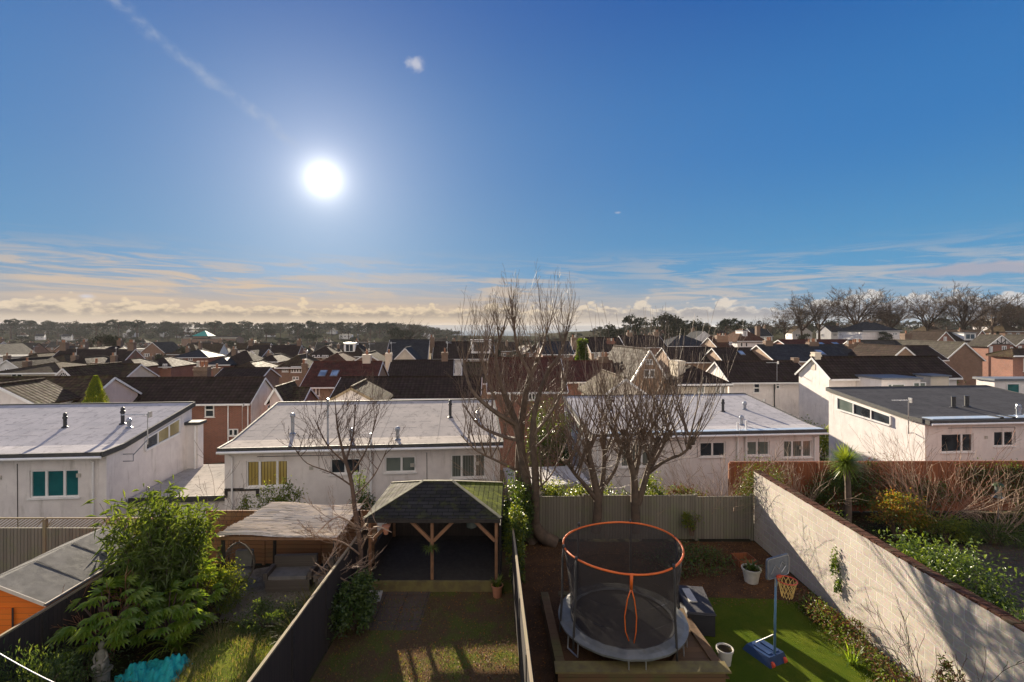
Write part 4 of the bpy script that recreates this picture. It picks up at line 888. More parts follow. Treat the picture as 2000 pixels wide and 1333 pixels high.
house('tall white house with red hipped roof and little dormer', 1440, 1500, 666, 643, 114, 9, 'H', 'render_white', 'tile_rust', [(1446, 669, 1451, 678, (1,)), (1456, 669, 1461, 678, (1,)), (1484, 672, 1492, 678, (1, 1))], [(1486, 638, .9, .8, 0)], extra=dormer(.30, .46, .5, 1.8, 1.4))
house('brown terrace left of the dark ivy column', 1060, 1120, 690, 668, 76, 7, 'S', 'brick_red', 'slate', [(1102, 692, 1112, 698, (1, 1))], [(1126, 655, .9, .7, 2)])
house('dark terrace with row of clay pots behind the twigs of the pollards', 1155, 1225, 686, 660, 78, 8, 'S', 'brick_buff', 'tile_dark', [(1160, 687, 1172, 700, (1, 1, 1))], [(1196, 662, 1.4, .8, 4, .3, 'brick_red')])
# right
def ex_s2(root, w, d, eh, rh, gz):
    a, b = .205, .49
    m = MB(); m.box(w * a, -2.4, 0, w * b, -.004, eh - .12); o = m.build('annexe', MT['render_white'], root)
    m = MB(); m.box(w * a - .1, -2.55, eh - .118, w * b + .1, .15, eh + .02); m.build('annexe_roof', MT['lead'], root)
    add_window(o, (w * a, -2.4, 0), EX, -EY, .45, eh - 1.75, 1.35, 1.3, (1, 3), 'glass_green', rec=.004); add_window(o, (w * a, -2.4, 0), EX, -EY, 2.5, eh - 1.75, 1.0, 1.4, (1, 1), 'glass_green', rec=.004)
    MB_pipe(root, [(w * .49 + .15, -.08, eh - .1), (w * .49 + .15, -.08, 0)], .05, 'white')
    m = MB(); m.box(w * .66, -1.4, 0, w * .80, -.004, eh - .05); m.build('bay', MT['render_cream'], root)
    m = MB(); m.box(w * .66 - .1, -1.55, eh - .048, w * .80 + .1, .1, eh + .06); m.build('bay_roof', MT['lead'], root)
house('big white terrace with dark roof, flat topped annexe and white left gable', 1619, 1890, 733, 698, 38, 3.5, 'S', 'render_white', 'tile_dark',
      [(1773, 736, 1785, 756, (1,), 'glass', .5), (1860, 741, 1873, 756, (1,), 'glass', .6)], [(1597, 690, .5, .5, 0, .5, 'render_cream')], rz=radians(5), extra=ex_s2)
house('long slate terrace with three pot lined chimneys and skylights', 1512, 1700, 703, 674, 62, 7.5, 'S', 'brick_buff', 'slate', [], [(1504, 660, 1.0, .7, 3, .5), (1595, 663, 1.3, .8, 5, .5), (1671, 667, .8, .7, 3, .4), (1688, 664, 1.3, .8, 4, .6)], rz=radians(4), lights=[(.60, .45, .9, 1.3)])
house('reddish roofed house with two skylights behind the slate terrace', 1545, 1690, 680, 664, 84, 7, 'S', 'brick_red', 'tile_red', [], [], lights=[(.52, .5, 1.0, 1.0), (.73, .5, 1.0, 1.0)], rz=radians(4))
house('wide grey tiled hall with brick gable end, right', 1848, 1914, 700, 669, 66, 14, 'G', 'brick_brown', 'tile_grey', rz=radians(-4))
house('grey pantiled ridge with one tall dark chimney', 1700, 1850, 699, 665, 74, 9, 'S', 'brick_buff', 'tile_grey', [], [(1776, 647, 1.2, 1.0, 1, .4)], rz=radians(3))
house('small buff brick gable below the grey pantiled ridge', 1742, 1788, 698, 677, 56, 8, 'G', 'brick_buff', 'tile_dark', rz=radians(-4))
house('dark sloping roof between the small buff gable and the brick hall', 1780, 1850, 700, 676, 60, 5, 'S', 'brick_buff', 'tile_dark', rz=radians(3))
house('white rendered house half hidden behind the tall bare trees', 1684, 1764, 646, 629, 150, 10, 'H', 'render_white', 'slate', [(1718, 648, 1724, 653, (1,)), (1731, 648, 1736, 653, (1,)), (1748, 650, 1758, 655, (1, 1, 1))], [(1705, 625, 1.2, .9, 2)])
house('brick gable with white bargeboards and dark dormered roof, right', 1828, 1866, 667, 648, 108, 9, 'G', 'brick_red', 'tile_dark', [(1843, 658, 1849, 667, (1, 1))], rz=radians(2))
house('dark roof with a white window dormer beside the brick gable', 1866, 1915, 668, 649, 112, 8, 'S', 'brick_red', 'tile_dark', extra=dormer(.45, .95, .3, 1.7, .6), rz=radians(2), chims=[(1877, 641, .6, .5, 1)])
house('brick gable with long dark flank, below the hillside trees', 1903, 1938, 662, 645, 118, 12, 'G', 'brick_red', 'tile_dark', rz=radians(12))
def ex_half(root, w, d, eh, rh, gz):
    m = MB(); c = w / 2
    m.beam((c - w * .36, -.03, eh + .12), (c + w * .36, -.03, eh + .12), .05, .16)
    for f in (-.16, 0, .16): m.beam((c + f * w, -.03, eh + .1), (c + f * w, -.03, eh + rh * (1 - abs(f) * 2) - .15), .05, .14)
    m.beam((c - .02, -.03, eh + .15), (c - w * .2, -.03, eh + rh * .5), .05, .13); m.beam((c + .02, -.03, eh + .15), (c + w * .2, -.03, eh + rh * .5), .05, .13)
    m.build('timbering', MT['halftimber'], root)
    m = MB(); m.poly([(.1, -.012, eh + .02), (w - .1, -.012, eh + .02), (c, -.012, eh + rh - .15)]); m.build('gable_panel', MT['render_white'], root)
house('red brick villa with black and white half timbered gable and white sashes', 1930, 1981, 674, 655, 80, 3.5, 'G', 'brick_red', 'tile_grey', [(1932, 677, 1938, 690, (1, 1)), (1957, 676, 1966, 690, (1, 1)), (1974, 678, 1979, 686, (1,)), (1957, 704, 1962, 722, (1,))], rz=radians(2), extra=ex_half)
house('second half timbered gable at the right edge', 1984, 2034, 674, 655, 81, 3.5, 'G', 'brick_red', 'tile_grey', [(1988, 676, 1995, 690, (1, 1)), (2008, 676, 2016, 690, (1, 1))], rz=radians(2), extra=ex_half)
def ex_mod(root, w, d, eh, rh, gz):
    add_window(root, (0, 0, 0), EX, -EY, 1.1, eh - 1.75, 2.6, 1.35, (1, 2), 'glass_green', rec=.004)
    m = MB(); m.box(-.9, -2.6, eh - 2.9, w, -.004, eh - 2.55); m.build('white_band', MT['white'], root)
    m = MB(); m.box(-.6, -2.3, eh - 3.9, w, -.006, eh - 2.903); m.build('glazed_bay', MT['glass_green'], root)
    m = MB(); m.box(-.8, -2.5, 0, w, -.008, eh - 3.903); m.build('lower_wall', MT['render_white'], root)
house('modern white and brick house with horizontal white bands at the right edge', 1978, 2120, 693, 682, 50, 2.2, 'H', 'brick_red', 'tile_brown', rz=radians(2), extra=ex_mod)
def ex_ext(root, w, d, eh, rh, gz):
    add_window(root, (0, 0, 0), EX, -EY, 1.05, eh - 1.2, 1.15, .95, (1,), 'glass_teal', rec=.004)
house('flat roofed white extension with teal curtain at the right edge', 1942, 2060, 744, 738, 42, 1.6, 'F', 'render_white', 'lead', rz=radians(2), extra=ex_ext)
house('pale house peeping above the bare wood, upper right', 1936, 1956, 636, 628, 190, 7, 'G', 'render_white', 'tile_brown', [(1943, 634, 1948, 639, (1,))])
house('brown roofed bungalow in the hillside trees, upper right', 1956, 1990, 636, 622, 195, 9, 'S', 'render_cream', 'tile_brown')
# far landmark
def ex_pyr(root, w, d, eh, rh, gz):
    m = MB(); c = w * .32; r = 7; z = eh + rh * .6
    b = [(c - r, d / 2 - r, z + 1), (c + r, d / 2 - r, z + 1), (c + r, d / 2 + r, z + 1), (c - r, d / 2 + r, z + 1)]; a = (c + 1, d / 2, z + 6)
    for i in range(4): m.poly([b[i], b[(i + 1) % 4], a])
    m.poly(b[::-1]); m.build('pyramid_roof', MT['teal_roof'], root)
    m = MB(); m.box(c - r + 1, d / 2 - r + 1, eh - 2, c + r - 1, d / 2 + r - 1, z + .98); m.build('lantern', MT['brick_brown'], root)
house('long low hall with bright green pyramid roof below the far wooded ridge', 355, 455, 662, 657, 430, 16, 'S', 'brick_brown', 'tile_dark', name='hall', cat='hall', brd=False, extra=ex_pyr)

def garden_shed(label, x, y, D, rz, wm='fence_brown'):
    r = empty('shed', (X_(x, D), D, ground_z(X_(x, D), D)), rz, label, 'shed'); m = MB(); wall_shell(m, 2.4, 1.9, 1.9, .5, 'G'); m.build('wall', MT[wm], r)
    m = MB(); roof_shell(m, 2.4, 1.9, 1.9, .5, 'G', .1, .04); m.build('roof', MT['felt'], r)
# laundry and parasol in the brick yard
r = empty('clothes_line', (X_(322, 76), 76, ground_z(X_(322, 76), 76)), 0, 'pale washing hanging between posts in a brick yard, far left centre', 'washing')
m = MB(); [m.tube([(x, 0, 0), (x, 0, 2.2)], .04, 5) for x in (0, 3.2)]; m.tube([(0, 0, 2.15), (3.2, 0, 2.15)], .012, 4); m.build('post', MT['lead'], r)
for x0_, x1_, h_ in ((.2, 1.1, 1.2), (1.2, 1.9, .8), (2.0, 3.0, 1.3)):
    m = MB(); m.box(x0_, -.015, 2.15 - h_, x1_, .015, 2.15); m.build('cloth', MT['cloth_pale'], r)
garden_shed('small brown shed in the brick yard right of the washing', 352, 0, 80, .2)
# ---------------------------------------------------------------- rows beyond: eight kinds of house, copied
def far_proto(i, w, d, eh, rh, style, wm, rm, wins, ch):
    root = empty('house', (0, 0, -50), 0, FARL[i], 'house', FARG[i])
    m = MB(); wall_shell(m, w, d, eh, rh, style); m.build('wall', MT[wm], root)
    m = MB(); roof_shell(m, w, d, eh, rh, style); m.build('roof', MT[rm], root)
    for (face, u, z, ww, hh, pn) in wins:
        O, U, Nn = {'f': ((0, 0, 0), EX, -EY), 'b': ((w, d, 0), -EX, EY), 'r': ((w, 0, 0), EY, EX), 'l': ((0, d, 0), -EY, -EX)}[face]
        add_window(root, O, U, Nn, u, z, ww, hh, pn, 'glass', rec=.004, bar=.13, sill=False)
    for (x, y, z, cw, cd, h, p) in ch: chimney(root, x, y, z, cw, cd, h, p)
    if style != 'F': barge(root, w, d, eh, rh, style)
    return root
FARL = ['red brick house with dark hipped roof in the far rows', 'brick house with brown hipped roof in the far rows', 'pale rendered gabled house in the far rows', 'long dark roofed brick pair in the far rows', 'rust roofed bungalow in the far rows', 'white walled house with slate roof in the far rows', 'brick gabled house with grey tiles in the far rows', 'flat roofed pale block in the far rows']
FARG = ['red brick hipped houses far off', 'brown roofed hipped houses far off', 'pale gabled houses far off', 'long brick pairs far off', 'rust roofed bungalows far off', 'white slate roofed houses far off', 'grey tiled gabled houses far off', 'pale flat blocks far off']
W4 = [('f', 1.2, 3.1, 1.9, 1.2, (1, 1, 1)), ('f', 5.4, 3.1, 1.6, 1.2, (1, 1)), ('r', 2.4, 3.1, 1.2, 1.1, (1, 1)), ('l', 2.4, 3.1, 1.2, 1.1, (1, 1)), ('b', 1.6, 3.1, 1.8, 1.2, (1, 1)), ('f', 1.2, .6, 1.9, 1.3, (1, 1, 1))]
protos = [far_proto(0, 8.6, 8, 5.0, 2.9, 'H', 'brick_red', 'tile_dark', W4, [(2.2, 4, 5.6, .9, .7, 2.6, 2)]),
          far_proto(1, 9.4, 8, 5.0, 3.0, 'H', 'brick_brown', 'tile_brown', W4, [(7.5, 4, 5.4, .9, .7, 3.0, 2)]),
          far_proto(2, 7.6, 9, 4.9, 3.0, 'G', 'render_far', 'tile_brown', W4[:4], [(6.4, 5, 5.0, .8, .8, 2.8, 2)]),
          far_proto(3, 13.5, 8, 5.0, 3.1, 'S', 'brick_red', 'tile_dark', W4[:4] + [('f', 9.6, 3.1, 1.9, 1.2, (1, 1, 1))], [(.5, 4, 6.5, 1.1, .8, 2.8, 3), (13.0, 4, 6.5, 1.1, .8, 2.8, 3)]),
          far_proto(4, 10.5, 9, 2.7, 3.2, 'H', 'render_far', 'tile_rust', [('f', 1.4, .9, 2.0, 1.3, (1, 1, 1)), ('f', 6.6, .9, 2.0, 1.3, (1, 1, 1)), ('r', 3, .9, 1.4, 1.1, (1, 1))], [(3.6, 4.5, 4.6, .8, .7, 2.2, 1)]),
          far_proto(5, 8.4, 8, 5.2, 2.9, 'S', 'render_far', 'slate', W4, [(8.0, 4, 6.2, .7, .9, 2.8, 2)]),
          far_proto(6, 8.2, 10, 4.8, 3.4, 'G', 'brick_brown', 'tile_grey', W4[:4], [(1.8, 5, 5.6, .9, .7, 2.6, 2)]),
          far_proto(7, 14, 9, 5.6, .2, 'F', 'render_far', 'felt', [('f', 1.2, 3.1, 2.4, 1.3, (1, 1, 1)), ('f', 5.4, 3.1, 2.4, 1.3, (1, 1)), ('f', 9.6, 3.1, 2.4, 1.3, (1, 1, 1))], [])]
used_p = set(); NH = 0
def place_far(x, y, rz, rng, kinds=(0, 0, 1, 1, 2, 3, 3, 4, 4, 5, 6, 6, 7)):
    global NH
    i = rng.choice(kinds); z = ground_z(x, y) - .3; s = rng.uniform(.80, 1.0); NH += 1
    if i not in used_p: used_p.add(i); protos[i].location = (x, y, z); protos[i].rotation_euler = (0, 0, rz)
    else: copy_tree(protos[i], (x, y, z), rz, s)
rng = random.Random(77)
for (D, spc, u0, u1) in ((98, 13.5, -1.06, -.42), (121, 12.5, -1.08, -.22), (145, 12.5, -1.08, .12), (172, 12.5, -1.1, .50), (196, 13, -1.1, .20), (222, 16, -1.1, .60), (275, 17, -1.1, .40), (340, 21, -1.05, .36), (425, 27, -1.05, .25)):
    x = u0 * D + rng.uniform(0, 6)
    while x < u1 * D:
        y = D + rng.uniform(-6, 6) + x * .09
        if rng.random() < .90 and not (abs(x / y * F + 1000 - 405) < 70 and y > 330):
            place_far(x, y, RZ + rng.choice((0, 0, pi / 2, pi, -pi / 2)) + rng.uniform(-.12, .12), rng)
        x += spc * rng.uniform(.85, 1.35)
for i in range(26):                       # in the woods of the left ridge and on the right hand hill
    D = rng.uniform(520, 700); x = rng.uniform(-1.05, -.1) * D; place_far(x, D, rng.uniform(-.6, .6), rng, (2, 5, 4, 7))
for (u, D) in ((.50, 172), (.58, 176), (.66, 186), (.86, 178), (1.02, 160), (.40, 168), (.33, 176), (.46, 140), (.36, 142)):
    place_far(u * D, D, rng.uniform(-.3, .3), rng, (0, 1, 2, 5, 6))
for i, p in enumerate(protos):
    if i not in used_p: place_far(-30 - 12 * i, 300, 0, rng, (i,))
print('far houses', NH)
# ---------------------------------------------------------------- garden grounds (sheets a few mm above the ground)
sheet('leaf_litter_ground', [(0.3, 8.0), (3.9, 12.4), (8.66, 13.6), (8.66, 17.25), (0.3, 17.25)], MT['litter'], .004)
sheet('lawn', [(-4.36, 3), (0.2, 3), (0.3, 17.25), (-4.36, 17.25)], MT['lawn'], .004)
sheet('artificial_turf', [(0.42, 3), (8.66, 3), (8.66, 13.2), (7.4, 13.6), (5.2, 13.7), (4.3, 13.2), (4.0, 10.6), (0.42, 9.2)], MT['turf'], .009)
sheet('garden_bed', [(-9.75, 3), (-4.44, 3), (-4.44, 15.55), (-9.75, 15.55)], MT['bed'], .004)
def blob_sheet(name, pts, mat, z, sub=6, wob=.12, seed=3):
    rng = random.Random(seed); q = []
    for i in range(len(pts)):
        a = Vector((*pts[i], 0)); b = Vector((*pts[(i + 1) % len(pts)], 0))
        for k in range(sub):
            p = a.lerp(b, k / sub); q.append((p.x + rng.uniform(-wob, wob), p.y + rng.uniform(-wob, wob)))
    return sheet(name, q, mat, z)
def mound(x, y): return .50 * math.exp(-((x + 6.0) / 1.25) ** 4 - ((y - 9.9) / 1.9) ** 4)
m = MB(); n_ = 40
for j in range(n_ + 1):
    for i in range(n_ + 1):
        x, y = -8.4 + 3.9 * i / n_, 7.4 + 5.2 * j / n_; m.v.append((x, y, mound(x, y) + .02 * sin(x * 9) * sin(y * 7) - .01))
for j in range(n_):
    for i in range(n_): a = j * (n_ + 1) + i; m.f.append((a, a + 1, a + n_ + 2, a + n_ + 1)); m.mi.append(0)
P(m.build('lawn_bank', MT['bank'], smooth=True, uv=False), kind='structure')
blob_sheet('gravel', [(-8.0, 12.7), (-5.2, 12.4), (-4.7, 15.4), (-8.2, 15.4)], MT['gravel'], .010)
sheet('paving', [(-3.9, 12.2), (-2.35, 12.2), (-2.35, 14.0), (-3.9, 14.0)], MT['paving'], .012)
blob_sheet('drive', [(10.4, 8), (40, 8), (40, 17.2), (13.4, 17.0), (11.3, 14.0)], MT['shingle_drive'], .006, wob=.25)
sheet('neighbour_bed', [(8.95, 3), (10.3, 8), (11.2, 14), (13.4, 17.1), (40, 17.3), (40, 19.9), (8.95, 19.9)], MT['bed'], .004)
sheet('neighbour_yard', [(-18, 3), (-9.9, 3), (-9.9, 13.9), (-18, 13.9)], MT['paving'], .004)

# ---------------------------------------------------------------- fences and the block wall
def fence(label, a, b, h, mat, panel=1.83, cap=None, post='plank_dark', thick=.05, name='fence', z=0.0, wav=0.0, extra=None, rails=False, trellis=0.0, capm='timber_pale'):
    a = Vector((*a, z)); b = Vector((*b, z)); L = (b - a).length; u = (b - a).normalized(); n = Vector((u.y, -u.x, 0))
    root = empty(name, a, 0, label, 'fence'); k = max(1, round(L / panel)); st = L / k; rng = random.Random(int(L * 100))
    for i in range(k):
        o = u * (st * i); hh = h + rng.uniform(-wav, wav); h2 = h + rng.uniform(-wav, wav)
        m = MB(); w = st - .10; q = lambda s, zz, c: o + u * (.05 + s) + Vector((0, 0, zz)) + n * c
        m.hexa([q(0, .05, thick / 2), q(w, .05, thick / 2), q(w, .05, -thick / 2), q(0, .05, -thick / 2), q(0, hh, thick / 2), q(w, h2, thick / 2), q(w, h2, -thick / 2), q(0, hh, -thick / 2)])
        m.build('panel', MT[mat], root)
        if rails:
            m = MB()
            for zz in (.25, h * .5, h - .25): fb(m, o, u, n, .05, st - .05, zz, zz + .08, thick / 2 + .002, thick / 2 + .05)
            m.build('rail', MT[mat], root)
        if cap:
            m = MB(); fb(m, o, u, n, .0, st - .004, h + .012, h + .012 + .04, -cap / 2, cap / 2); m.build('capping', MT[capm], root)
        if trellis:
            m = MB(); nn = 16
            for j in range(nn):
                s = st * (j + .5) / nn; m.beam(o + u * max(.03, s - .2) + Vector((0, 0, h + .02)), o + u * min(st - .03, s + .16) + Vector((0, 0, h + trellis)), .012, .022)
            fb(m, o, u, n, .02, st - .02, h + trellis, h + trellis + .035, -.02, .02); m.build('trellis', MT['timber_pale'], root)
    for i in range(k + 1):
        o = u * (st * i); m = MB(); fb(m, o, u, n, -.045, .045, 0, h + .0 + (trellis or (-.01 if cap else .06)), -.045, .045); m.build('post', MT[post], root)
    return root
fence('boundary fence with pale capping beside the orange shed', (-9.8, 4.4), (-9.8, 13.9), 1.70, 'fence_dark', cap=.05)
fence('dark fence with pale sloping top between the left and middle gardens', (-4.4, 4.4), (-4.4, 14.9), 1.68, 'fence_dark', cap=.055)
fence('dark fence with sunlit capping left of the trampoline', (.47, 5.2), (.02, 14.4), 1.68, 'fence_dark', cap=.055, rails=True)
fence('larch lap back fence behind the reed roofed pergola', (-9.8, 15.6), (-4.4, 15.6), 1.75, 'fence_brown', post='fence_brown')
fence('dark back fence behind the gazebo', (-4.4, 17.45), (.55, 17.45), 1.40, 'fence_dark')
fence('grey feather edge fence behind the trampoline', (.6, 17.4), (8.62, 17.4), 1.60, 'fence_grey', wav=.045, post='fence_grey')
fence('trellis topped fence behind the orange shed', (-19, 14.0), (-9.85, 14.0), 1.85, 'fence_grey', trellis=.26, post='timber_pale')
fence('long red brown fence at the back of the neighbouring garden', (9.0, 20.0), (40, 20.3), 2.05, 'fence_orange', post='fence_orange', cap=.07, capm='fence_orange')
w = empty('block_wall', (8.7, 3.0, 0), 0, 'tall pale concrete block wall on the right of the trampoline garden', 'wall')
m = MB(); m.box(0, 0, 0, .22, 14.4, 2.46); m.build('blockwork', MT['block'], w)
m = MB(); rng = random.Random(4)
for i in range(64): m.obox((.12 + rng.uniform(-.01, .01), .112 + i * .225, 2.485 + rng.uniform(-.006, .006)), .225, .20, .045, rng.uniform(-.03, .03))
m.build('coping', MT['tile_rust'], w)

# ---------------------------------------------------------------- orange shed
s = empty('shed', (-11.98, 10.3, 0), 0, 'bright orange timber shed with grey felt roof at the left edge', 'shed')
m = MB(); wall_shell(m, 2.05, 2.75, 1.86, .42, 'G'); m.build('wall', MT['orange'], s)
m = MB(); m.box(.55, -.03, .1, 1.35, -.004, 1.68); d = m.build('door', MT['orange'], s)
m = MB(); [m.box(x, -.045, .1, x + .03, -.031, 1.7) for x in (.5, .94, 1.37)]; m.build('door_trim', MT['black'], d)
m = MB(); roof_shell(m, 2.05, 2.75, 1.86, .42, 'G', .12, .03); r = m.build('roof', MT['felt'], s)
m = MB()
for y in (.82, 1.75):
    k = .42 / 1.025
    m.beam((2.165, y, 1.86 - .12 * k + .004), (1.04, y, 2.28 + .004), .035, .006); m.beam((-.115, y, 1.86 - .12 * k + .004), (1.01, y, 2.28 + .004), .035, .006)
m.build('felt_seam', MT['felt_seam'], r)
m = MB(); m.beam((2.14, -.13, 1.82), (1.025, -.13, 2.25), .02, .07); m.beam((-.1, -.13, 1.82), (1.025, -.13, 2.25), .02, .07); m.box(2.13, -.12, 1.77, 2.155, 2.87, 1.83); m.build('fascia', MT['render_cream'], s)

# ---------------------------------------------------------------- gazebo
g = empty('gazebo', (-4.28, 14.0, 0), 0, 'timber gazebo with mossy hipped shingle roof and dark inside', 'gazebo')
gw, gd, ge, gr = 3.96, 3.2, 2.13, 2.70
A, B = (1.42, gd / 2, gr), (2.36, gd / 2, gr); c0, c1, c2, c3 = (0, 0, ge), (gw, 0, ge), (gw, gd, ge), (0, gd, ge)
for nm, mt, f in (('front_roof_slope', 'shingle', [c0, c1, B, A]), ('right_roof_slope', 'shingle_moss', [c1, c2, B]), ('back_roof_slope', 'shingle', [c2, c3, A, B]), ('left_roof_slope', 'shingle_lit', [c3, c0, A])):
    m = MB(); m.poly(f); m.poly([(x, y, z - .035) for x, y, z in f[::-1]])
    for i in range(len(f)):
        j = (i + 1) % len(f); p, q = f[i], f[j]; m.poly([(p[0], p[1], p[2] - .035), (q[0], q[1], q[2] - .035), q, p])
    m.build(nm, MT[mt], g)
for p, q in ((c0, A), (c1, B), (c2, B), (c3, A), (A, B)):
    m = MB(); m.beam((p[0], p[1], p[2] + .012), (q[0], q[1], q[2] + .012), .10, .02); m.build('hip_strip', MT['hipcap'], g)
m = MB(); m.box(.02, -.03, 2.00, gw - .02, .0, 2.10); m.box(.02, gd, 2.0, gw - .02, gd + .03, 2.12); m.box(-.03, .0, 2.0, 0, gd, 2.10); m.box(gw, 0, 2.0, gw + .03, gd, 2.10); m.build('eaves_board', MT['plank_dark'], g)
for x, y in ((.14, .12), (1.95, .12), (gw - .14, .12), (.14, gd - .2), (gw - .14, gd - .2)):
    m = MB(); m.box(x - .042, y - .042, .3, x + .042, y + .042, 2.04); m.build('post', MT['timber' if x != 1.95 else 'timber'], g)
for x, sx in ((.14, 1), (1.95, -1), (1.95, 1), (gw - .14, -1)):
    m = MB(); m.beam((x + .04 * sx, .12, 1.42), (x + .62 * sx, .12, 2.0), .07, .09); m.build('brace', MT['timber'], g)
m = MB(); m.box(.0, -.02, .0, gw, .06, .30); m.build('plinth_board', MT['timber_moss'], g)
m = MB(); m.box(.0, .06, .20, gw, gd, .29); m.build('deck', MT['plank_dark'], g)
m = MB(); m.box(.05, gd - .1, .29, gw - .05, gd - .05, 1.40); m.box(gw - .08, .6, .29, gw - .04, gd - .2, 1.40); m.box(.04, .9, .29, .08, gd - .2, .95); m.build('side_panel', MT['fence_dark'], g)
m = MB(); [m.beam((x, .12, 2.06), (x, gd - .2, 2.06), .05, .09) for x in (.5, 1.2, 2.7, 3.4)]; m.build('joist', MT['timber'], g)
def hanging(name, label, cat, c, prof, mat, wire):
    r = empty(name, c, 0, label, cat); m = MB(); m.lathe((0, 0, 0), prof, 14); m.build('pot', MT[mat], r)
    m = MB(); [m.tube([(prof[-1][0] * cos(a), prof[-1][0] * sin(a), prof[-1][1]), (0, 0, wire)], .005, 4) for a in (0, 2.1, 4.2)]; m.build('hanger', MT['black'], r); return r
hanging('hanging_pot', 'terracotta pot hanging under the left front of the gazebo roof', 'flower pot', (-3.63, 13.93, 1.70), [(.06, 0), (.085, .12), (.10, .20), (.12, .21), (.12, .25), (.1, .25)], 'terracotta', .45)
t = empty('lantern', (-1.27, 15.2, 1.35), 0, 'pale glass lantern hanging inside the gazebo on the right', 'lantern')
m = MB(); m.lathe((0, 0, 0), [(.10, 0), (.17, .05), (.17, .26), (.10, .32)], 14); m.build('glass_body', MT['glass_green'], t)
m = MB(); m.lathe((0, 0, .32), [(.11, 0), (.05, .06), (.01, .1)], 12); m.tube([(0, 0, .4), (0, 0, .72)], .006, 4); m.build('cap', MT['black'], t)
t = P(MB().build('x', MT['stone']) if False else (lambda mm: (mm.obox((0, 0, .02), .42, .62, .05, .12), mm.build('stone_slab', MT['concrete'], loc=(-4.02 + .1, 13.75, .0)))[1])(MB()), 'pale square stone slab on the soil left of the gazebo', 'slab')

# ---------------------------------------------------------------- pergola, seats
p = empty('pergola', (-7.95, 13.0, 0), 0, 'rustic pergola with uneven reed roof over the left garden seats', 'pergola')
m = MB(); nx, ny = 26, 40; rng = random.Random(9)
Wp, Dp = 3.25, 2.25; off = [rng.uniform(-.012, .012) for _ in range(ny + 1)]
def pz(x, y): return 2.02 + .03 * y + .035 * sin(x * 1.7 + .5) + .02 * sin(y * 4 + x)
st = len(m.v)
for j in range(ny + 1):
    for i in range(nx + 1):
        x = Wp * i / nx + .42 * (j / ny) * (1 - i / nx) * 1.0; y = Dp * j / ny + .03 * sin(x * 3); m.v.append((x, y, pz(x, y) + off[j] + (.02 if j % 2 else 0)))
for j in range(ny):
    for i in range(nx):
        a = j * (nx + 1) + i; m.f.append((a, a + 1, a + nx + 2, a + nx + 1)); m.mi.append(0)
ro = m.build('reed_roof', MT['reed'], p)
m = MB()
for k in range(34):
    y = Dp * (k + .5) / 34; x0 = .42 * y / Dp + rng.uniform(-.06, .04); pts = [(x0 + (Wp - x0 + rng.uniform(-.05, .05)) * t / 8, y + .03 * sin(t) + rng.uniform(-.008, .008), pz(x0 + (Wp - x0) * t / 8, y) + .03) for t in range(9)]
    m.tube(pts, rng.uniform(.009, .016), 5)
m.build('reed_bundle', MT['reed'], ro)
for x, y in ((.12, .1), (Wp - .1, .1), (.5, Dp - .1), (Wp - .1, Dp - .1), (1.7, .1)):
    if x == 1.7: continue
    m = MB(); m.tube([(x, y, 0), (x + .02, y, 1.0), (x, y, 1.98)], .05, 8); m.build('pole', MT['plank_dark'], p)
m = MB(); m.beam((.0, .08, 1.96), (Wp, .08, 1.95), .07, .09); m.beam((.4, Dp - .1, 2.02), (Wp, Dp - .1, 2.02), .07, .09); m.build('crossbeam', MT['timber'], p)
m = MB(); [m.beam((x, .05, 1.99), (x + .1, Dp, 2.04), .04, .05) for x in (.3, 1.0, 1.8, 2.6)]; m.build('rafter', MT['timber'], p)

c = empty('egg_chair', (-7.78, 13.75, .35), 0, 'hanging wicker egg chair with grey cushion at the left of the pergola', 'chair')
m = MB(); n = 26
def egg(a, t):   # t 0 bottom .. 1 top ; open towards the viewer's left front
    r = .44 * sin(pi * min(1, t * .98 + .01)) ** .62; return Vector((r * cos(a), r * sin(a) * .85, 1.18 * t))
for k in range(n):
    a = pi * .02 + pi * .98 * k / (n - 1) * 1.02; m.tube([egg(a, t / 12) for t in range(13)], .007, 4)
for t in range(1, 12): m.tube([egg(pi * .02 + pi * k / 12, t / 12) for k in range(13)], .007, 4)
m.build('basket', MT['rattan_pale'], c)
m = MB(); m.tube([egg(0, t / 14) for t in range(15)] + [egg(pi, 1 - t / 14) for t in range(15)], .022, 7); m.build('rim', MT['rattan_pale'], c)
m = MB(); m.lathe((0, .05, .17), [(.22, 0), (.34, .05), (.34, .14), (.2, .18)], 16); m.obox((.02, .27, .62), .46, .12, .44, .1, 0, -.15); m.build('cushion', MT['cushion'], c)
m = MB(); m.tube([(0, .05, 1.17), (0, .05, 1.66)], .012, 5); m.build('chain', MT['alu'], c)
def sofa(label, x, y, rz, L):
    c = empty('garden_sofa', (x, y, .01), rz, label, 'sofa')
    m = MB(); m.box(0, 0, .04, L, .72, .36); m.build('base', MT['rattan_pale'], c)
    m = MB(); m.box(0, .62, .36, L, .74, .78); m.build('backrest', MT['rattan_pale'], c)
    m = MB(); m.box(-.06, 0, .36, .06, .6, .56); m.box(L - .06, 0, .36, L + .06, .6, .56); m.build('armrest', MT['rattan_pale'], c)
    k = max(1, int(L / .7)); 
    for i in range(k):
        m = MB(); m.box(.08 + i * (L - .16) / k, .02, .362, .08 + (i + 1) * (L - .16) / k - .02, .6, .46); m.build('seat_cushion', MT['cushion'], c)
sofa('pale wicker two seat garden sofa under the pergola', -7.1, 13.9, .05, 1.25)
sofa('smaller wicker seat at the right end of the pergola', -5.62, 13.8, -.25, .62)

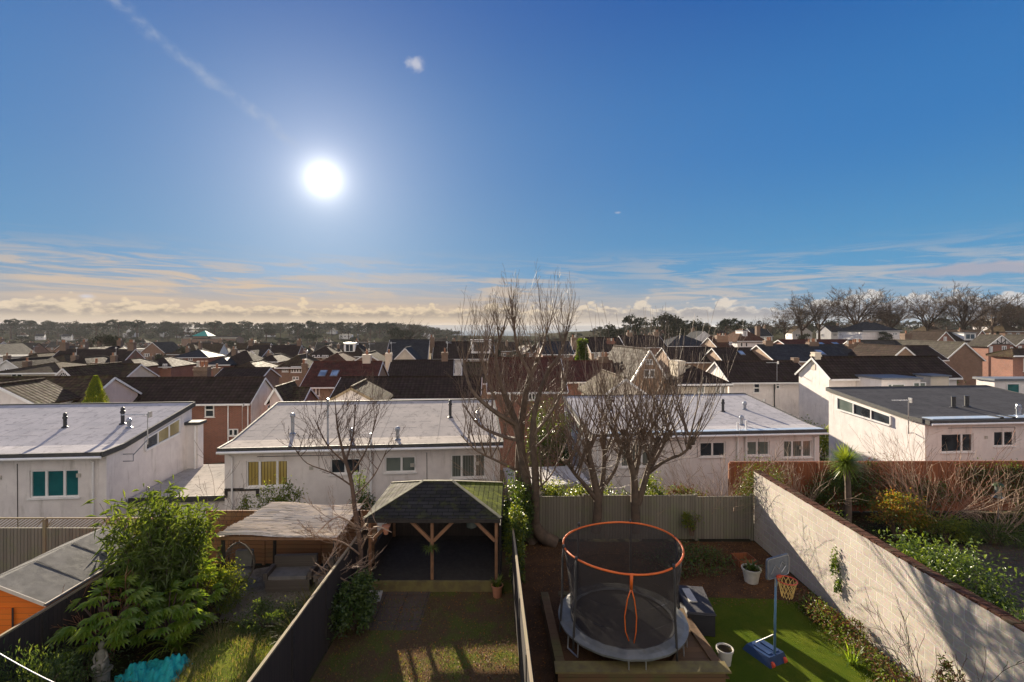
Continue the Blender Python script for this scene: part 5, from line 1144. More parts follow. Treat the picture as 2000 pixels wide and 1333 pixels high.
# ---------------------------------------------------------------- statues
def statue(name, label, x, y, s, rz, seated=True, ped=0.0):
    r = empty(name, (x, y, ped), rz, label, 'statue')
    if ped: m = MB(); m.lathe((0, 0, -ped), [(.2, 0), (.2, ped * .2), (.15, ped * .3), (.15, ped * .9), (.2, ped - .003)], 12); m.build('pedestal', MT['stone'], r)
    m = MB(); m.lathe((0, 0, 0), [(.17 * s, 0), (.18 * s, .04 * s), (.15 * s, .08 * s)], 14); m.build('base', MT['stone'], r)
    m = MB(); m.lathe((0, 0, .08 * s), [(.15 * s, 0), (.175 * s, .06 * s), (.15 * s, .16 * s), (.105 * s, .26 * s), (.115 * s, .36 * s), (.10 * s, .43 * s), (.045 * s, .47 * s), (.04 * s, .51 * s), (.07 * s, .55 * s), (.078 * s, .61 * s), (.06 * s, .67 * s), (.02 * s, .70 * s)], 16)
    for sx in (-1, 1):
        m.tube([(.10 * s * sx, 0, .48 * s), (.15 * s * sx, -.05 * s, .36 * s), (.09 * s * sx, -.14 * s, .28 * s)], [.035 * s, .033 * s, .022 * s], 8)
        m.tube([(.08 * s * sx, -.02 * s, .18 * s), (.11 * s * sx, -.17 * s, .20 * s), (.08 * s * sx, -.19 * s, .07 * s)], [.07 * s, .055 * s, .035 * s], 8)
    m.build('figure', MT['stone'], r, smooth=True)
statue('statue', 'grey stone seated figure among the dark planting of the left garden', -8.62, 10.15, .78, .3, True, .46)
statue('statue', 'small pale stone figure beside the ornamental grasses', -6.55, 12.55, .72, -.4)

# teal net heap
m = MB(); rng = random.Random(31); nx, ny = 80, 56; cx, cy = -7.45, 10.3
def nz(x, y):
    e = max(0, 1 - (x / .80) ** 2 - (y / .48) ** 2); return .02 + e ** .6 * (.16 + .11 * sin(x * 9 + y * 5) + .07 * sin(y * 14 - x * 4)) + .10 * abs(sin(x * 13 + 2.2 * sin(y * 11))) * abs(sin(y * 15 + 2.0 * sin(x * 9))) + .03 * sin(x * 61 + y * 23) * e ** .3
for j in range(ny + 1):
    for i in range(nx + 1):
        u = -1 + 2 * i / nx; v = -1 + 2 * j / ny; q = sqrt(max(0, 1 - v * v * .5)); p_ = sqrt(max(0, 1 - u * u * .5))
        x, y = u * q * .9, v * p_ * .55; m.v.append((x + .04 * sin(v * 9), y + .05 * sin(u * 7), nz(x * .86, y * .86)))
for j in range(ny):
    for i in range(nx):
        a = j * (nx + 1) + i; m.f.append((a, a + 1, a + nx + 2, a + nx + 1)); m.mi.append(0)
P(m.build('garden_net', MT['net_teal'], smooth=True, loc=(cx, cy, .14)), 'crumpled bright teal netting heaped on the left garden bed', 'netting')
# washing line
m = MB(); a, b = px(-60, 1240, 6.0), px(200, 1375, 5.4); m.tube([a.lerp(b, t / 10) - Vector((0, 0, .05 * sin(pi * t / 10))) for t in range(11)], .005, 5)
P(m.build('washing_line', MT['white']), 'thin white washing line crossing the bottom left corner', 'line')

# ---------------------------------------------------------------- trampoline on its sleeper platform
TX, TY = 2.62, 11.55
def sleepers():
    s = empty('sleeper_platform', (1.0, 10.0, 0), 0, 'low mossy platform of timber sleepers round the trampoline', 'platform')
    def run(a, b, zs, w=.22):
        for z in zs:
            m = MB(); m.beam((*a, z + .105), (*b, z + .105), w, .205); m.build('sleeper', MT['sleeper'], s)
    run((-.05, .12), (3.42, .12), (.05, .262)); run((3.42, .30), (3.30, 2.4), (.03, .242), .20); run((.05, .28), (-.12, 3.2), (.02, .23), .20)
    run((.3, 3.55), (3.1, 3.5), (.0,), .2)
    m = MB(); m.poly([(.1, .2, .36), (3.3, .2, .36), (3.2, 3.4, .2), (0, 3.4, .2)]); m.build('soil_fill', MT['litter'], s)
    # sloping board top at the near right corner
    m = MB(); m.hexa([(2.3, .24, .375), (3.5, .0, .375), (3.40, 1.5, .36), (3.25, 1.7, .36), (2.3, .24, .405), (3.5, .0, .405), (3.40, 1.5, .39), (3.25, 1.7, .39)]); m.build('corner_board', MT['sleeper'], s)
    m = MB(); m.box(-.1, .02, .472, 3.55, .36, .505); m.build('top_board', MT['timber_moss'], s)
sleepers()
t = empty('trampoline', (TX, TY, 0), 0, 'round trampoline with black safety net and orange top ring', 'trampoline')
R, ZP, ZT = 1.47, .75, 2.46
tilt = lambda a: .03 * cos(a + .4)
m = MB(); m.ring((0, 0, ZP - .05), R - .02, .022, 56, 7); m.build('frame_ring', MT['alu'], t)
m = MB(); n = 64; prof = [(R + .03, -.05), (R + .04, .0), (R - .06, .035), (R - .24, .03), (R - .30, .005)]
for i in range(n):
    a0, a1 = 2 * pi * i / n, 2 * pi * (i + 1) / n
    w0, w1 = .006 * sin(a0 * 19), .006 * sin(a1 * 19)
    for (r0, z0), (r1, z1) in zip(prof[:-1], prof[1:]):
        m.poly([(r0 * cos(a0), r0 * sin(a0), ZP + z0 + w0), (r0 * cos(a1), r0 * sin(a1), ZP + z0 + w1), (r1 * cos(a1), r1 * sin(a1), ZP + z1 + w1), (r1 * cos(a0), r1 * sin(a0), ZP + z1 + w0)])
m.build('spring_pad', MT['pad_grey'], t, smooth=False)
m = MB(); m.poly([((R - .22) * cos(2 * pi * i / n), (R - .22) * sin(2 * pi * i / n), ZP - .03) for i in range(n)]); m.build('jump_mat', MT['mat_black'], t)
m = MB()
RN, RTp = R - .24, R - .08
rows = [(0, ZP + .02, RN), (1, ZP + .4, RN - .0), (2, ZP + .9, RN + .05), (3, ZT, RTp)]
gap0 = -pi / 2 - .14
for i in range(n):
    a0, a1 = 2 * pi * i / n, 2 * pi * (i + 1) / n
    for (k, z0, r0), (k1, z1, r1) in zip(rows[:-1], rows[1:]):
        s0 = .02 * cos(a0 * 6 + .5) * (-1 if z0 < 2 else 0); s1 = .02 * cos(a1 * 6 + .5) * (-1 if z0 < 2 else 0)
        m.poly([((r0 + s0) * cos(a0), (r0 + s0) * sin(a0), z0), ((r0 + s1) * cos(a1), (r0 + s1) * sin(a1), z0), (r1 * cos(a1), r1 * sin(a1), z1 + (tilt(a1) if z1 == ZT else 0)), (r1 * cos(a0), r1 * sin(a0), z1 + (tilt(a0) if z1 == ZT else 0))])
m.build('safety_net', MT['net_black'], t, smooth=True)
angs = [radians(x) for x in (-147, -52, 12, 68, 128, 187)]
m = MB(); m.ring((0, 0, ZT), RTp, .023, 72, 8, fz=lambda a: tilt(a) + .035 * cos(2 * (a - .5))); m.build('top_ring', MT['orange_trim'], t, smooth=True)
for a in angs:
    m = MB(); e = Vector((cos(a), sin(a), 0)); m.tube([e * (R + .03) + Vector((0, 0, .5)), e * (R + .02) + Vector((0, 0, ZP)), e * (R - .02) + Vector((0, 0, ZP + .6)), e * (RTp + .05) + Vector((0, 0, ZT - .25)), e * (RTp + .02) + Vector((0, 0, ZT + .05))], .026, 8)
    pl = m.build('pole', MT['foam_black'], t, smooth=True)
    m = MB(); m.lathe((*(e * (RTp + .02)).xy, ZT + .0), [(.035, 0), (.04, .04), (.03, .08)], 8); m.build('pole_cap', MT['black'], pl)
for k in range(6):
    a = radians(30 + 60 * k); e = Vector((cos(a), sin(a), 0)); m = MB(); f = Vector((-sin(a), cos(a), 0)) * .18
    m.tube([e * (R - .03) - f + Vector((0, 0, ZP - .06)), e * (R - .01) - f + Vector((0, 0, .38)), e * (R - .01) + f + Vector((0, 0, .38)), e * (R - .03) + f + Vector((0, 0, ZP - .06))], .018, 6); m.build('leg', MT['alu'], t)
m = MB(); a = -pi / 2 - .08; e = Vector((cos(a), sin(a), 0)); f = Vector((-sin(a), cos(a), 0)); 
def zpnt(z, s, r=None): rr = RN + (RTp - RN) * max(0, (z - ZP - .4) / (ZT - ZP - .4)) + .02; return e * rr + f * s + Vector((0, 0, z))
m.tube([zpnt(ZT, 0), zpnt(ZT - .32, 0)], [.035, .032], 8)
m.tube([zpnt(ZT - .30, 0), zpnt(ZT - .55, -.07), zpnt(ZT - .95, -.125), zpnt(ZP + .42, -.10), zpnt(ZP + .22, -.03)], .013, 6)
m.tube([zpnt(ZT - .30, 0), zpnt(ZT - .55, .07), zpnt(ZT - .95, .125), zpnt(ZP + .42, .12), zpnt(ZP + .18, .08)], .013, 6)
m.build('entrance_zip', MT['orange_trim'], t, smooth=True)

# storage box
b = empty('storage_box', (4.35, 12.0, 0), radians(-8), 'dark woven storage box with a folded pale sheet, right of the trampoline', 'box')
m = MB(); m.box(0, 0, .03, .66, 1.25, .55); m.build('body', MT['rattan'], b)
m = MB(); m.hexa([(-.03, -.03, .552), (.69, -.03, .552), (.69, 1.28, .552), (-.03, 1.28, .552), (0, 0, .60), (.66, 0, .60), (.66, 1.25, .60), (0, 1.25, .60)]); m.build('lid', MT['rattan'], b)
m = MB(); [m.box(x, y, 0, x + .06, y + .06, .03) for x in (.02, .58) for y in (.02, 1.17)]; m.build('foot', MT['black'], b)
m = MB(); m.box(0, 0, 0, .20, .62, .03); P(m.build('tray', MT['pot_white'], loc=(4.55, 12.4, .603)), 'pale flat tray lying on the dark storage box', 'tray').rotation_euler.z = radians(-2)

# basketball stand
b = empty('basketball_stand', (6.0, 11.05, 0), radians(-66), "child's basketball stand with blue base and orange hoop on the turf", 'basketball stand')
m = MB(); m.hexa([(-.62, -.30, .01), (.12, -.30, .01), (.12, .30, .01), (-.62, .30, .01), (-.55, -.24, .16), (.05, -.24, .20), (.05, .24, .20), (-.55, .24, .16)]); m.box(-.42, -.17, .165, -.02, -.05, .215); m.box(-.42, .05, .165, -.02, .17, .215); m.build('base', MT['blue_plastic'], b)
m = MB(); m.tube([(0, 0, .18), (.02, 0, 1.35), (.04, 0, 2.15)], [.028, .026, .022], 9); m.build('pole', MT['blue_pole'], b, smooth=True)
m = MB(); m.tube([(-.48, 0, .17), (-.02, 0, .62)], .014, 6); m.build('stay', MT['alu'], b)
for y in (-.2, .2):
    m = MB(); m.tube([(.10, y - .03, .06), (.10, y + .03, .06)], .06, 12); m.build('wheel', MT['red_trim'], b)
m = MB(); 
bd = []; w_, h_ = .37, .24
for sx, sz in ((-1, -1), (1, -1), (1, 1), (-1, 1)):
    for k in range(4):
        aa = {(-1, -1): pi, (1, -1): 1.5 * pi, (1, 1): 0, (-1, 1): .5 * pi}[(sx, sz)] + k * pi / 6; bd.append((sx * (w_ - .07) + .07 * cos(aa), sz * (h_ - .07) + .07 * sin(aa)))
m.poly([(.09, -x, 2.22 + z) for x, z in bd][::-1]); m.poly([(.06, -x, 2.22 + z) for x, z in bd])
for i in range(len(bd)):
    j = (i + 1) % len(bd); m.poly([(.06, -bd[i][0], 2.22 + bd[i][1]), (.09, -bd[i][0], 2.22 + bd[i][1]), (.09, -bd[j][0], 2.22 + bd[j][1]), (.06, -bd[j][0], 2.22 + bd[j][1])])
bb = m.build('backboard', MT['board_blue'], b)
m = MB(); m.tube([(.098, -x * .93, 2.22 + z * .92) for x, z in bd + bd[:1]], .007, 4); q = [(-.24, -.12), (-.10, .06), (.02, -.05), (.12, .10), (.24, -.02), (.10, -.14)]; m.tube([(.098, x, 2.22 + z) for x, z in q], .007, 4); m.build('board_marking', MT['alu'], bb)
m = MB(); m.ring((.31, 0, 2.02), .20, .012, 28, 6); m.box(.09, -.06, 1.99, .14, .06, 2.04); m.build('hoop', MT['red_trim'], b)
m = MB(); n = 12
for k in range(n):
    a = 2 * pi * k / n
    for sg in (1, -1):
        pts = [(.31 + (.195 - .085 * (t / 4) ** .8) * cos(a + sg * t * pi / n), (.195 - .085 * (t / 4) ** .8) * sin(a + sg * t * pi / n), 2.01 - .36 * t / 4) for t in range(5)]; m.tube(pts, .006, 4)
m.build('hoop_net', MT['net_white'], b)
for y in (-.1, .1):
    m = MB(); m.tube([(.04, y * .2, 1.75), (.08, y, 2.1)], .01, 5); m.build('strut', MT['alu'], b)

def pot(label, x, y, r, h, mat='pot_white', z=0.0, soil='bed'):
    p = empty('plant_pot', (x, y, z), 0, label, 'plant pot')
    m = MB(); m.lathe((0, 0, 0), [(r * .72, 0), (r * .95, h * .86), (r * 1.06, h * .87), (r * 1.08, h), (r * .95, h), (r * .92, h * .9)], 20); m.build('pot', MT[mat], p, smooth=False)
    m = MB(); m.lathe((0, 0, h * .885), [(r * .93, 0), (r * .93, .012)], 16); m.build('compost', MT[soil], p); return p
pot('large off white plastic pot on the turf beside the sleepers', 4.84, 11.0, .175, .36)
pot('pale pot of wilted greens near the basketball stand', 7.2, 14.55, .26, .42)
pot('terracotta pot with a small plant by the right gazebo post', -.42, 13.75, .16, .34, 'terracotta')
for i, (x, y, l) in enumerate(((10.1, 13.9, 'left brown tub with blue liner behind the block wall'), (10.9, 13.3, 'middle brown tub behind the block wall'), (11.5, 12.9, 'right brown tub behind the block wall'))): pot(l, x, y, .45, .62, 'terracotta')
# bird feeder
f = empty('bird_feeder', (18.3, 18.2, 0), 0, 'green topped bird feeder on a pole in front of the red brown fence', 'bird feeder')
m = MB(); m.tube([(0, 0, 0), (0, 0, 1.25)], .018, 6); m.build('pole', MT['lead'], f)
m = MB(); m.lathe((0, 0, 1.25), [(.20, 0), (.21, .03), (.10, .05), (.10, .44), (.04, .46)], 14); m.build('seed_tube', MT['glass_green'], f)
m = MB(); m.lathe((0, 0, 1.70), [(.20, 0), (.16, .05), (.03, .11)], 14); m.build('cover', MT['leaf_dark'], f)
# red box with glass near the back of the right garden
c = empty('cold_frame', (7.25, 15.4, 0), .1, 'small open red timber frame on the leaf strewn bank beside the wall', 'cold frame')
for a, b2 in (((0, 0), (.55, 0)), ((.55, 0), (.55, .5)), ((.55, .5), (0, .5)), ((0, .5), (0, 0))):
    m = MB(); m.beam((*a, .12), (*b2, .12), .03, .22); m.build('side', MT['fence_orange'], c)
# ---------------------------------------------------------------- vegetation
def rdir(rng): 
    z = rng.uniform(-1, 1); a = rng.uniform(0, 2 * pi); r = sqrt(1 - z * z); return Vector((r * cos(a), r * sin(a), z))
def add_leaf(m, c, d, l, w, mi=None, fold=.25, droop=.0):
    "pointed leaf from c along d"
    d = d.normalized(); s = d.cross(Vector((0, 0, 1)))
    if s.length < 1e-3: s = Vector((1, 0, 0))
    s.normalize(); up = s.cross(d); c = Vector(c)
    b = len(m.v); mid = c + d * l * .5 + Vector((0, 0, 0)); tip = c + d * l - Vector((0, 0, droop * l))
    m.v += [tuple(c), tuple(mid + s * w * .5 + up * fold * w), tuple(tip), tuple(mid - s * w * .5 + up * fold * w)]
    m.f += [(b, b + 1, b + 2), (b, b + 2, b + 3)]; q = m.cur if mi is None else mi; m.mi += [q, q]
def add_blade(m, c, d, l, w, bend=.5, mi=None, seg=3):
    d = d.normalized(); s = d.cross(Vector((0, 0, 1)));
    if s.length < 1e-3: s = Vector((1, 0, 0))
    s.normalize(); b = len(m.v); p = Vector(c)
    for k in range(seg + 1):
        t = k / seg; ww = w * (1 - t) ** .7 * .5 if k < seg else 0.001
        m.v += [tuple(p + s * ww), tuple(p - s * ww)]; p = p + d * (l / seg); d = (d - Vector((0, 0, bend / seg * (1 + t)))).normalized()
    q = m.cur if mi is None else mi
    for k in range(seg): m.f.append((b + 2 * k, b + 2 * k + 1, b + 2 * k + 3, b + 2 * k + 2)); m.mi.append(q)
def foliage(m, rng, c, rad, n, l, w, clumps=14, spread=.34, up=.2, nm=1, out=.6, bottom=-.6):
    c = Vector(c); rad = Vector(rad); cl = []
    for k in range(clumps):
        d = rdir(rng)
        if d.z < bottom: d.z = -d.z * .3
        cl.append((d, rng.uniform(.55, 1.0), rng.uniform(.6, 1.3)))
    for i in range(n):
        d, rr, sz = rng.choice(cl); g = Vector((rng.gauss(0, 1), rng.gauss(0, 1), rng.gauss(0, 1))) * spread * .5 * sz
        p = d * rr + g; q = c + Vector((p.x * rad.x, p.y * rad.y, p.z * rad.z))
        dd = (p.normalized() * out + rdir(rng) + Vector((0, 0, up))); ll = l * rng.uniform(.6, 1.3)
        add_leaf(m, q, dd, ll, w * rng.uniform(.7, 1.2), mi=min(nm - 1, int(rng.random() * nm)), droop=rng.uniform(0, .3))
def bush(label, x, y, z, rad, n, l, w, mats=('leaf_dark',), cat='shrub', name='shrub', seed=1, group=None, stems=True, **kw):
    rng = random.Random(seed); r = empty(name, (x, y, z), 0, label, cat, group)
    m = MB(); foliage(m, rng, (0, 0, rad[2] * .95), rad, n, l, w, nm=len(mats), **kw); m.build('foliage', [MT[k] for k in mats], r, uv=False)
    if stems:
        m = MB()
        for k in range(9):
            a = rng.uniform(0, 2 * pi); q = rng.uniform(.3, .8); m.tube([(0.05 * cos(a), .05 * sin(a), 0), (rad[0] * q * .5 * cos(a), rad[1] * q * .5 * sin(a), rad[2] * .7), (rad[0] * q * cos(a), rad[1] * q * sin(a), rad[2] * 1.3)], [.03, .02, .008], 5)
        m.build('stem', MT['bark'], r, uv=False)
    return r

RMIN = .0042
def branch(m, rng, p, d, L, r, lvl, cfg, tips=None):
    """one limb and everything on it; cfg[lvl] = (segments, wobble, upward pull, children, child length, child angle, child start, sides)"""
    seg, wob, pull, nc, cl, ca, cs, ns = cfg[lvl]
    pts = [p.copy()]; q = p.copy(); e = d.normalized(); last = lvl == len(cfg) - 1; rads = [r]; dirs = [e.copy()]
    for k in range(seg):
        e = (e + rdir(rng) * wob + Vector((0, 0, pull))).normalized(); q = q + e * (L / seg); pts.append(q.copy()); dirs.append(e.copy())
        rads.append(max(r * (1 - (k + 1) / seg * (.72 if not last else .85)), RMIN))
    m.tube(pts, rads, ns, cap=False)
    if tips is not None and last: tips.append(pts[-1])
    if last: return
    for k in range(nc):
        t = cs + (1 - cs) * (k + rng.uniform(.1, .9)) / nc; f = t * seg; i = min(seg - 1, int(f)); g = f - i
        bp = pts[i].lerp(pts[i + 1], g); br = rads[i] * (1 - g) + rads[i + 1] * g; bd = dirs[i + 1]
        ax = bd.cross(rdir(rng)).normalized(); an = ca * rng.uniform(.65, 1.25); nd = bd * cos(an) + ax * sin(an)
        branch(m, rng, bp, nd, L * cl * rng.uniform(.6, 1.2) * (1.15 - .45 * t), br * rng.uniform(.5, .72), lvl + 1, cfg, tips)
    if nc: branch(m, rng, pts[-1], dirs[-1], L * cl * .8, rads[-1], lvl + 1, cfg, tips)
def limb(m, pts, r0, r1, n=9):
    "a hand placed limb, smoothed"
    P_ = [Vector(p) for p in pts]; out = []
    for i in range(len(P_) - 1):
        a, b, c, d = P_[max(i - 1, 0)], P_[i], P_[i + 1], P_[min(i + 2, len(P_) - 1)]
        for k in range(4):
            t = k / 4; out.append(.5 * ((2 * b) + (c - a) * t + (2 * a - 5 * b + 4 * c - d) * t * t + (3 * b - a - 3 * c + d) * t ** 3))
    out.append(P_[-1]); K = len(out); m.tube(out, [r0 + (r1 - r0) * i / (K - 1) for i in range(K)], n, cap=False); return out
def shoots(m, rng, path, n, L, r, spread, up, cfg, f0=.3, tw=Vector((0, 0, 0))):
    for k in range(n):
        p = path[int((f0 + (1 - f0) * rng.random()) * (len(path) - 1))]; d = rdir(rng); d = Vector((d.x * spread, d.y * spread, up + rng.uniform(-.2, .3))) + tw
        branch(m, rng, p, d, L * rng.uniform(.5, 1.15), r * rng.uniform(.6, 1.2), 0, cfg)

# --- the tall bare tree between gazebo and trampoline
rng = random.Random(12)
t = empty('bare_tree', (.72, 17.0, 0), 0, 'tallest bare tree with three stems, between the gazebo and the trampoline', 'tree')
q = lambda x, y, D=17.0: px(x, y, D) - Vector((.72, 17.0, 0))
m = MB()
l1 = limb(m, [q(1085, 1062), q(1052, 1040), q(1036, 990), q(1022, 900), q(1008, 830), q(985, 770)], .25, .10)
l2 = limb(m, [q(1040, 1062, 17.2), q(1018, 1000, 17.3), q(1014, 900, 17.3), q(1022, 800, 17.3), q(1035, 730, 17.2)], .22, .08)
l3 = limb(m, [q(1045, 1020, 16.9), q(1046, 930, 16.7), q(1040, 850, 16.6), q(1050, 780, 16.5), q(1072, 720, 16.5)], .15, .06)
m.build('trunk', MT['bark_warm'], t, smooth=True, uv=False)
m = MB()
m2 = [limb(m, s, a, b, 7) for s, a, b in (
    ([q(985, 770), q(968, 700), q(985, 640)], .10, .03), ([q(1008, 830), q(960, 800, 16.4), q(920, 760, 16.2), q(905, 700, 16.2)], .10, .03),
    ([q(1015, 860), q(975, 850, 17.6), q(935, 830, 17.9), q(905, 790, 18)], .08, .025), ([q(1035, 730, 17.2), q(1010, 680, 17.2), q(1003, 620, 17.2)], .08, .025),
    ([q(1035, 740, 17.2), q(1060, 680, 17.4), q(1068, 640, 17.5)], .07, .02), ([q(1072, 720, 16.5), q(1095, 690, 16.4), q(1105, 660, 16.4)], .06, .02),
    ([q(1042, 850, 16.6), q(1080, 800, 16.4), q(1110, 740, 16.3)], .07, .02), ([q(1020, 900, 17.2), q(1060, 860, 17.8), q(1100, 820, 18)], .06, .02),
    ([q(1012, 920, 17.2), q(970, 900, 16.9), q(930, 880, 16.7), q(900, 850, 16.6)], .055, .015), ([q(968, 780, 17), q(945, 720, 17.3), q(940, 670, 17.4)], .06, .02), ([q(1044, 960, 16.8), q(1075, 930, 16.4), q(1100, 880, 16.2)], .045, .012))]
cfgA = [(6, .10, .11, 5, .55, .50, .15, 5), (4, .13, .11, 2, .5, .6, .25, 3), (3, .2, .08, 0, 0, 0, 0, 3)]
for i, pth in enumerate(m2): shoots(m, rng, pth, 14, 1.6 if i not in (0, 3, 4) else 1.5, .022, .50, .75, cfgA, .1)
shoots(m, rng, l1[-8:], 11, 1.5, .018, .7, .5, cfgA); shoots(m, rng, l2[-8:], 11, 1.5, .018, .7, .5, cfgA); shoots(m, rng, l3[-8:], 10, 1.4, .016, .7, .5, cfgA)
m.build('crown', MT['shoot'], t, uv=False)

def pollard(label, bx, by, stems, seed, n=10, L=1.8, mat='bark_warm'):
    rng = random.Random(seed); t = empty('pollarded_tree', (bx, by, 0), 0, label, 'tree'); o = Vector((bx, by, 0)); m = MB(); ends = []
    for s, a, b in stems: ends.append(limb(m, [px(*p) - o for p in s], a, b, 8))
    for e in ends:
        for k in range(5): m.obox(e[-1 - int(rng.random() * 3)] + rdir(rng) * .05, .13, .12, .13, rng.random() * 3, rng.random(), rng.random())
    m.build('trunk', MT[mat], t, smooth=True, uv=False)
    m = MB(); cf = [(7, .07, .085, 4, .55, .36, .12, 5), (5, .09, .10, 1, .45, .40, .3, 4)  , (3, .15, .06, 0, 0, 0, 0, 3)]
    for e in ends: shoots(m, rng, e, int(n * 1.35), L, .030, .72, .85, cf, .5); shoots(m, rng, e, 8, L * .7, .014, 1.0, .1, cf, .3)
    m.build('crown', MT['shoot'], t, uv=False)
pollard('left pollarded tree with upright shoots behind the grey fence, nearest the tall tree', 2.95, 17.0,
        [([(1163, 1040, 17), (1168, 985, 17), (1160, 935, 17), (1150, 890, 17), (1152, 865, 17)], .17, .09), ([(1170, 985, 17), (1178, 930, 17.2), (1180, 890, 17.3), (1178, 850, 17.3)], .10, .06),
         ([(1166, 978, 17), (1140, 945, 16.8), (1122, 925, 16.7), (1104, 900, 16.6)], .09, .04), ([(1172, 960, 17), (1200, 920, 17.1), (1212, 880, 17.2), (1218, 845, 17.2)], .07, .04)], 21, 9, 3.0)
pollard('right pollarded tree with the broad fan of shoots above the grey fence', 4.45, 17.0,
        [([(1243, 1040, 17), (1240, 985, 17), (1238, 930, 17), (1228, 895, 17), (1222, 862, 17)], .17, .08), ([(1246, 985, 17), (1262, 930, 17), (1274, 890, 16.9), (1285, 860, 16.8)], .12, .07),
         ([(1240, 935, 17), (1250, 880, 17.2), (1250, 840, 17.3)], .08, .05), ([(1265, 925, 17), (1300, 900, 16.6), (1335, 885, 16.4), (1355, 860, 16.4)], .07, .035), ([(1262, 930, 17), (1290, 880, 17.3), (1310, 840, 17.4)], .07, .04)], 22, 10, 3.0)
# slender tree at the left fence
rng = random.Random(5); o = Vector((-4.12, 13.2, 0)); t = empty('slender_tree', o, 0, 'slender bare tree growing through the fence left of the gazebo', 'tree'); q = lambda x, y, D: px(x, y, D) - o
m = MB(); tr = limb(m, [q(688, 1194, 13.1), q(695, 1145, 13.2), q(705, 1085, 13.3), (q(694, 1000, 13.3)), q(686, 940, 13.3), q(672, 890, 13.3)], .085, .045); m.build('trunk', MT['bark'], t, smooth=True, uv=False)
m = MB(); bs = [limb(m, s, a, b, 6) for s, a, b in (([q(672, 890, 13.3), q(660, 840, 13.2), q(655, 790, 13.2)], .04, .012), ([q(676, 900, 13.3), q(690, 850, 13.5), q(694, 790, 13.5)], .035, .012), ([q(684, 930, 13.3), q(715, 880, 13.2), q(735, 820, 13.2)], .035, .01),
     ([q(676, 905, 13.3), q(640, 870, 13.5), q(615, 820, 13.6)], .033, .01), ([q(688, 950, 13.3), q(650, 925, 13.0), q(600, 905, 12.9), q(580, 880, 12.9)], .028, .008), ([q(692, 970, 13.3), q(730, 930, 13.5), q(755, 880, 13.6)], .028, .008))]
cfB = [(5, .10, .09, 5, .5, .5, .25, 4), (4, .12, .06, 2, .5, .5, .3, 3), (3, .15, .03, 0, 0, 0, 0, 3)]
for b_ in bs: shoots(m, rng, b_, 8, 1.0, .011, .7, .6, cfB, .15)
m.build('crown', MT['bark'], t, uv=False)
m = MB(); lo = [limb(m, s, .028, .010, 5) for s in ([q(705, 1085, 13.3), q(670, 1060, 12.8), q(630, 1050, 12.4), q(600, 1045, 12.2)], [q(700, 1120, 13.3), q(690, 1140, 12.7), q(650, 1120, 12.2), q(615, 1100, 12)], [q(704, 1075, 13.3), q(730, 1030, 13), q(765, 1040, 12.8)], [q(698, 1030, 13.3), q(660, 1010, 12.8), q(620, 1040, 12.5)], [q(695, 1145, 13.2), q(680, 1150, 12.6), q(640, 1100, 12.4)])]
for b_ in lo: shoots(m, rng, b_, 8, .75, .009, 1.0, .1, cfB, .15)
m.build('lower_branches', MT['twig_pale'], t, uv=False)

def twiggy(label, x, y, z, h, sp, n, mats, seed, cat='shrub', name='bare_shrub', r=.014, up=.8, cfg=None):
    rng = random.Random(seed); t = empty(name, (x, y, z), 0, label, cat)
    cf = cfg or [(5, .14, .05, 4, .55, .6, .25, 4), (4, .2, .03, 2, .5, .6, .3, 3), (3, .25, .02, 0, 0, 0, 0, 3)]
    for k, mt in enumerate(mats):
        m = MB()
        for i in range(n // len(mats)):
            a = rng.uniform(0, 2 * pi); d = Vector((cos(a) * sp * rng.uniform(.2, 1), sin(a) * sp * rng.uniform(.2, 1), up)); branch(m, rng, Vector((rng.uniform(-.1, .1), rng.uniform(-.1, .1), 0)), d, h * rng.uniform(.6, 1.05), r * rng.uniform(.7, 1.3), 0, cf)
        m.build('branches', MT[mt], t, uv=False)
    return t
twiggy('large leafless shrub with pale and red twigs before the far right bungalow', 15.6, 18.0, 0, 3.0, .95, 33, ['twig_pale', 'twig_red', 'twig_pale'], 41, r=.015)
twiggy('smaller pale leafless shrub right of the red twigged one', 17.2, 17.2, 0, 2.1, .9, 18, ['twig_pale'], 42)
twiggy('arching pale twiggy shrub in front of the red brown fence beside the wall top', 10.6, 18.2, .2, 2.1, 1.0, 20, ['twig_pale'], 43)
twiggy('overhanging bare shrub behind the right end of the grey fence', 7.3, 18.4, 0, 2.7, 1.1, 20, ['twig_pale'], 44)
twiggy('tangle of thin bare twigs behind the grey fence, left of the wall', 8.4, 18.2, 0, 2.3, 1.1, 16, ['twig_pale', 'leaf_brown'], 45)
twiggy('thin bare sapling by the pergola back fence', -9.0, 15.2, 0, 2.6, .35, 5, ['bark'], 46, cat='sapling', name='sapling')
twiggy('bare forked shrub against the shed side fence', -9.3, 11.2, 0, 1.4, .7, 10, ['twig_red'], 47)
twiggy('silvery leafless climber at the right corner of the middle bungalow', -.3, 18.6, 0, 2.9, .7, 18, ['twig_pale'], 48)
twiggy('dry brown weed stems against the block wall', 7.9, 8.9, 0, 1.7, .5, 7, ['bark'], 49, name='dry_weed', cat='weed')
twiggy('bare garden tree in the red gravel yard, far right', 41.5, 46, ground_z(41, 46), 4.6, .6, 10, ['twig_pale'], 50, r=.03, cat='tree', name='bare_tree')

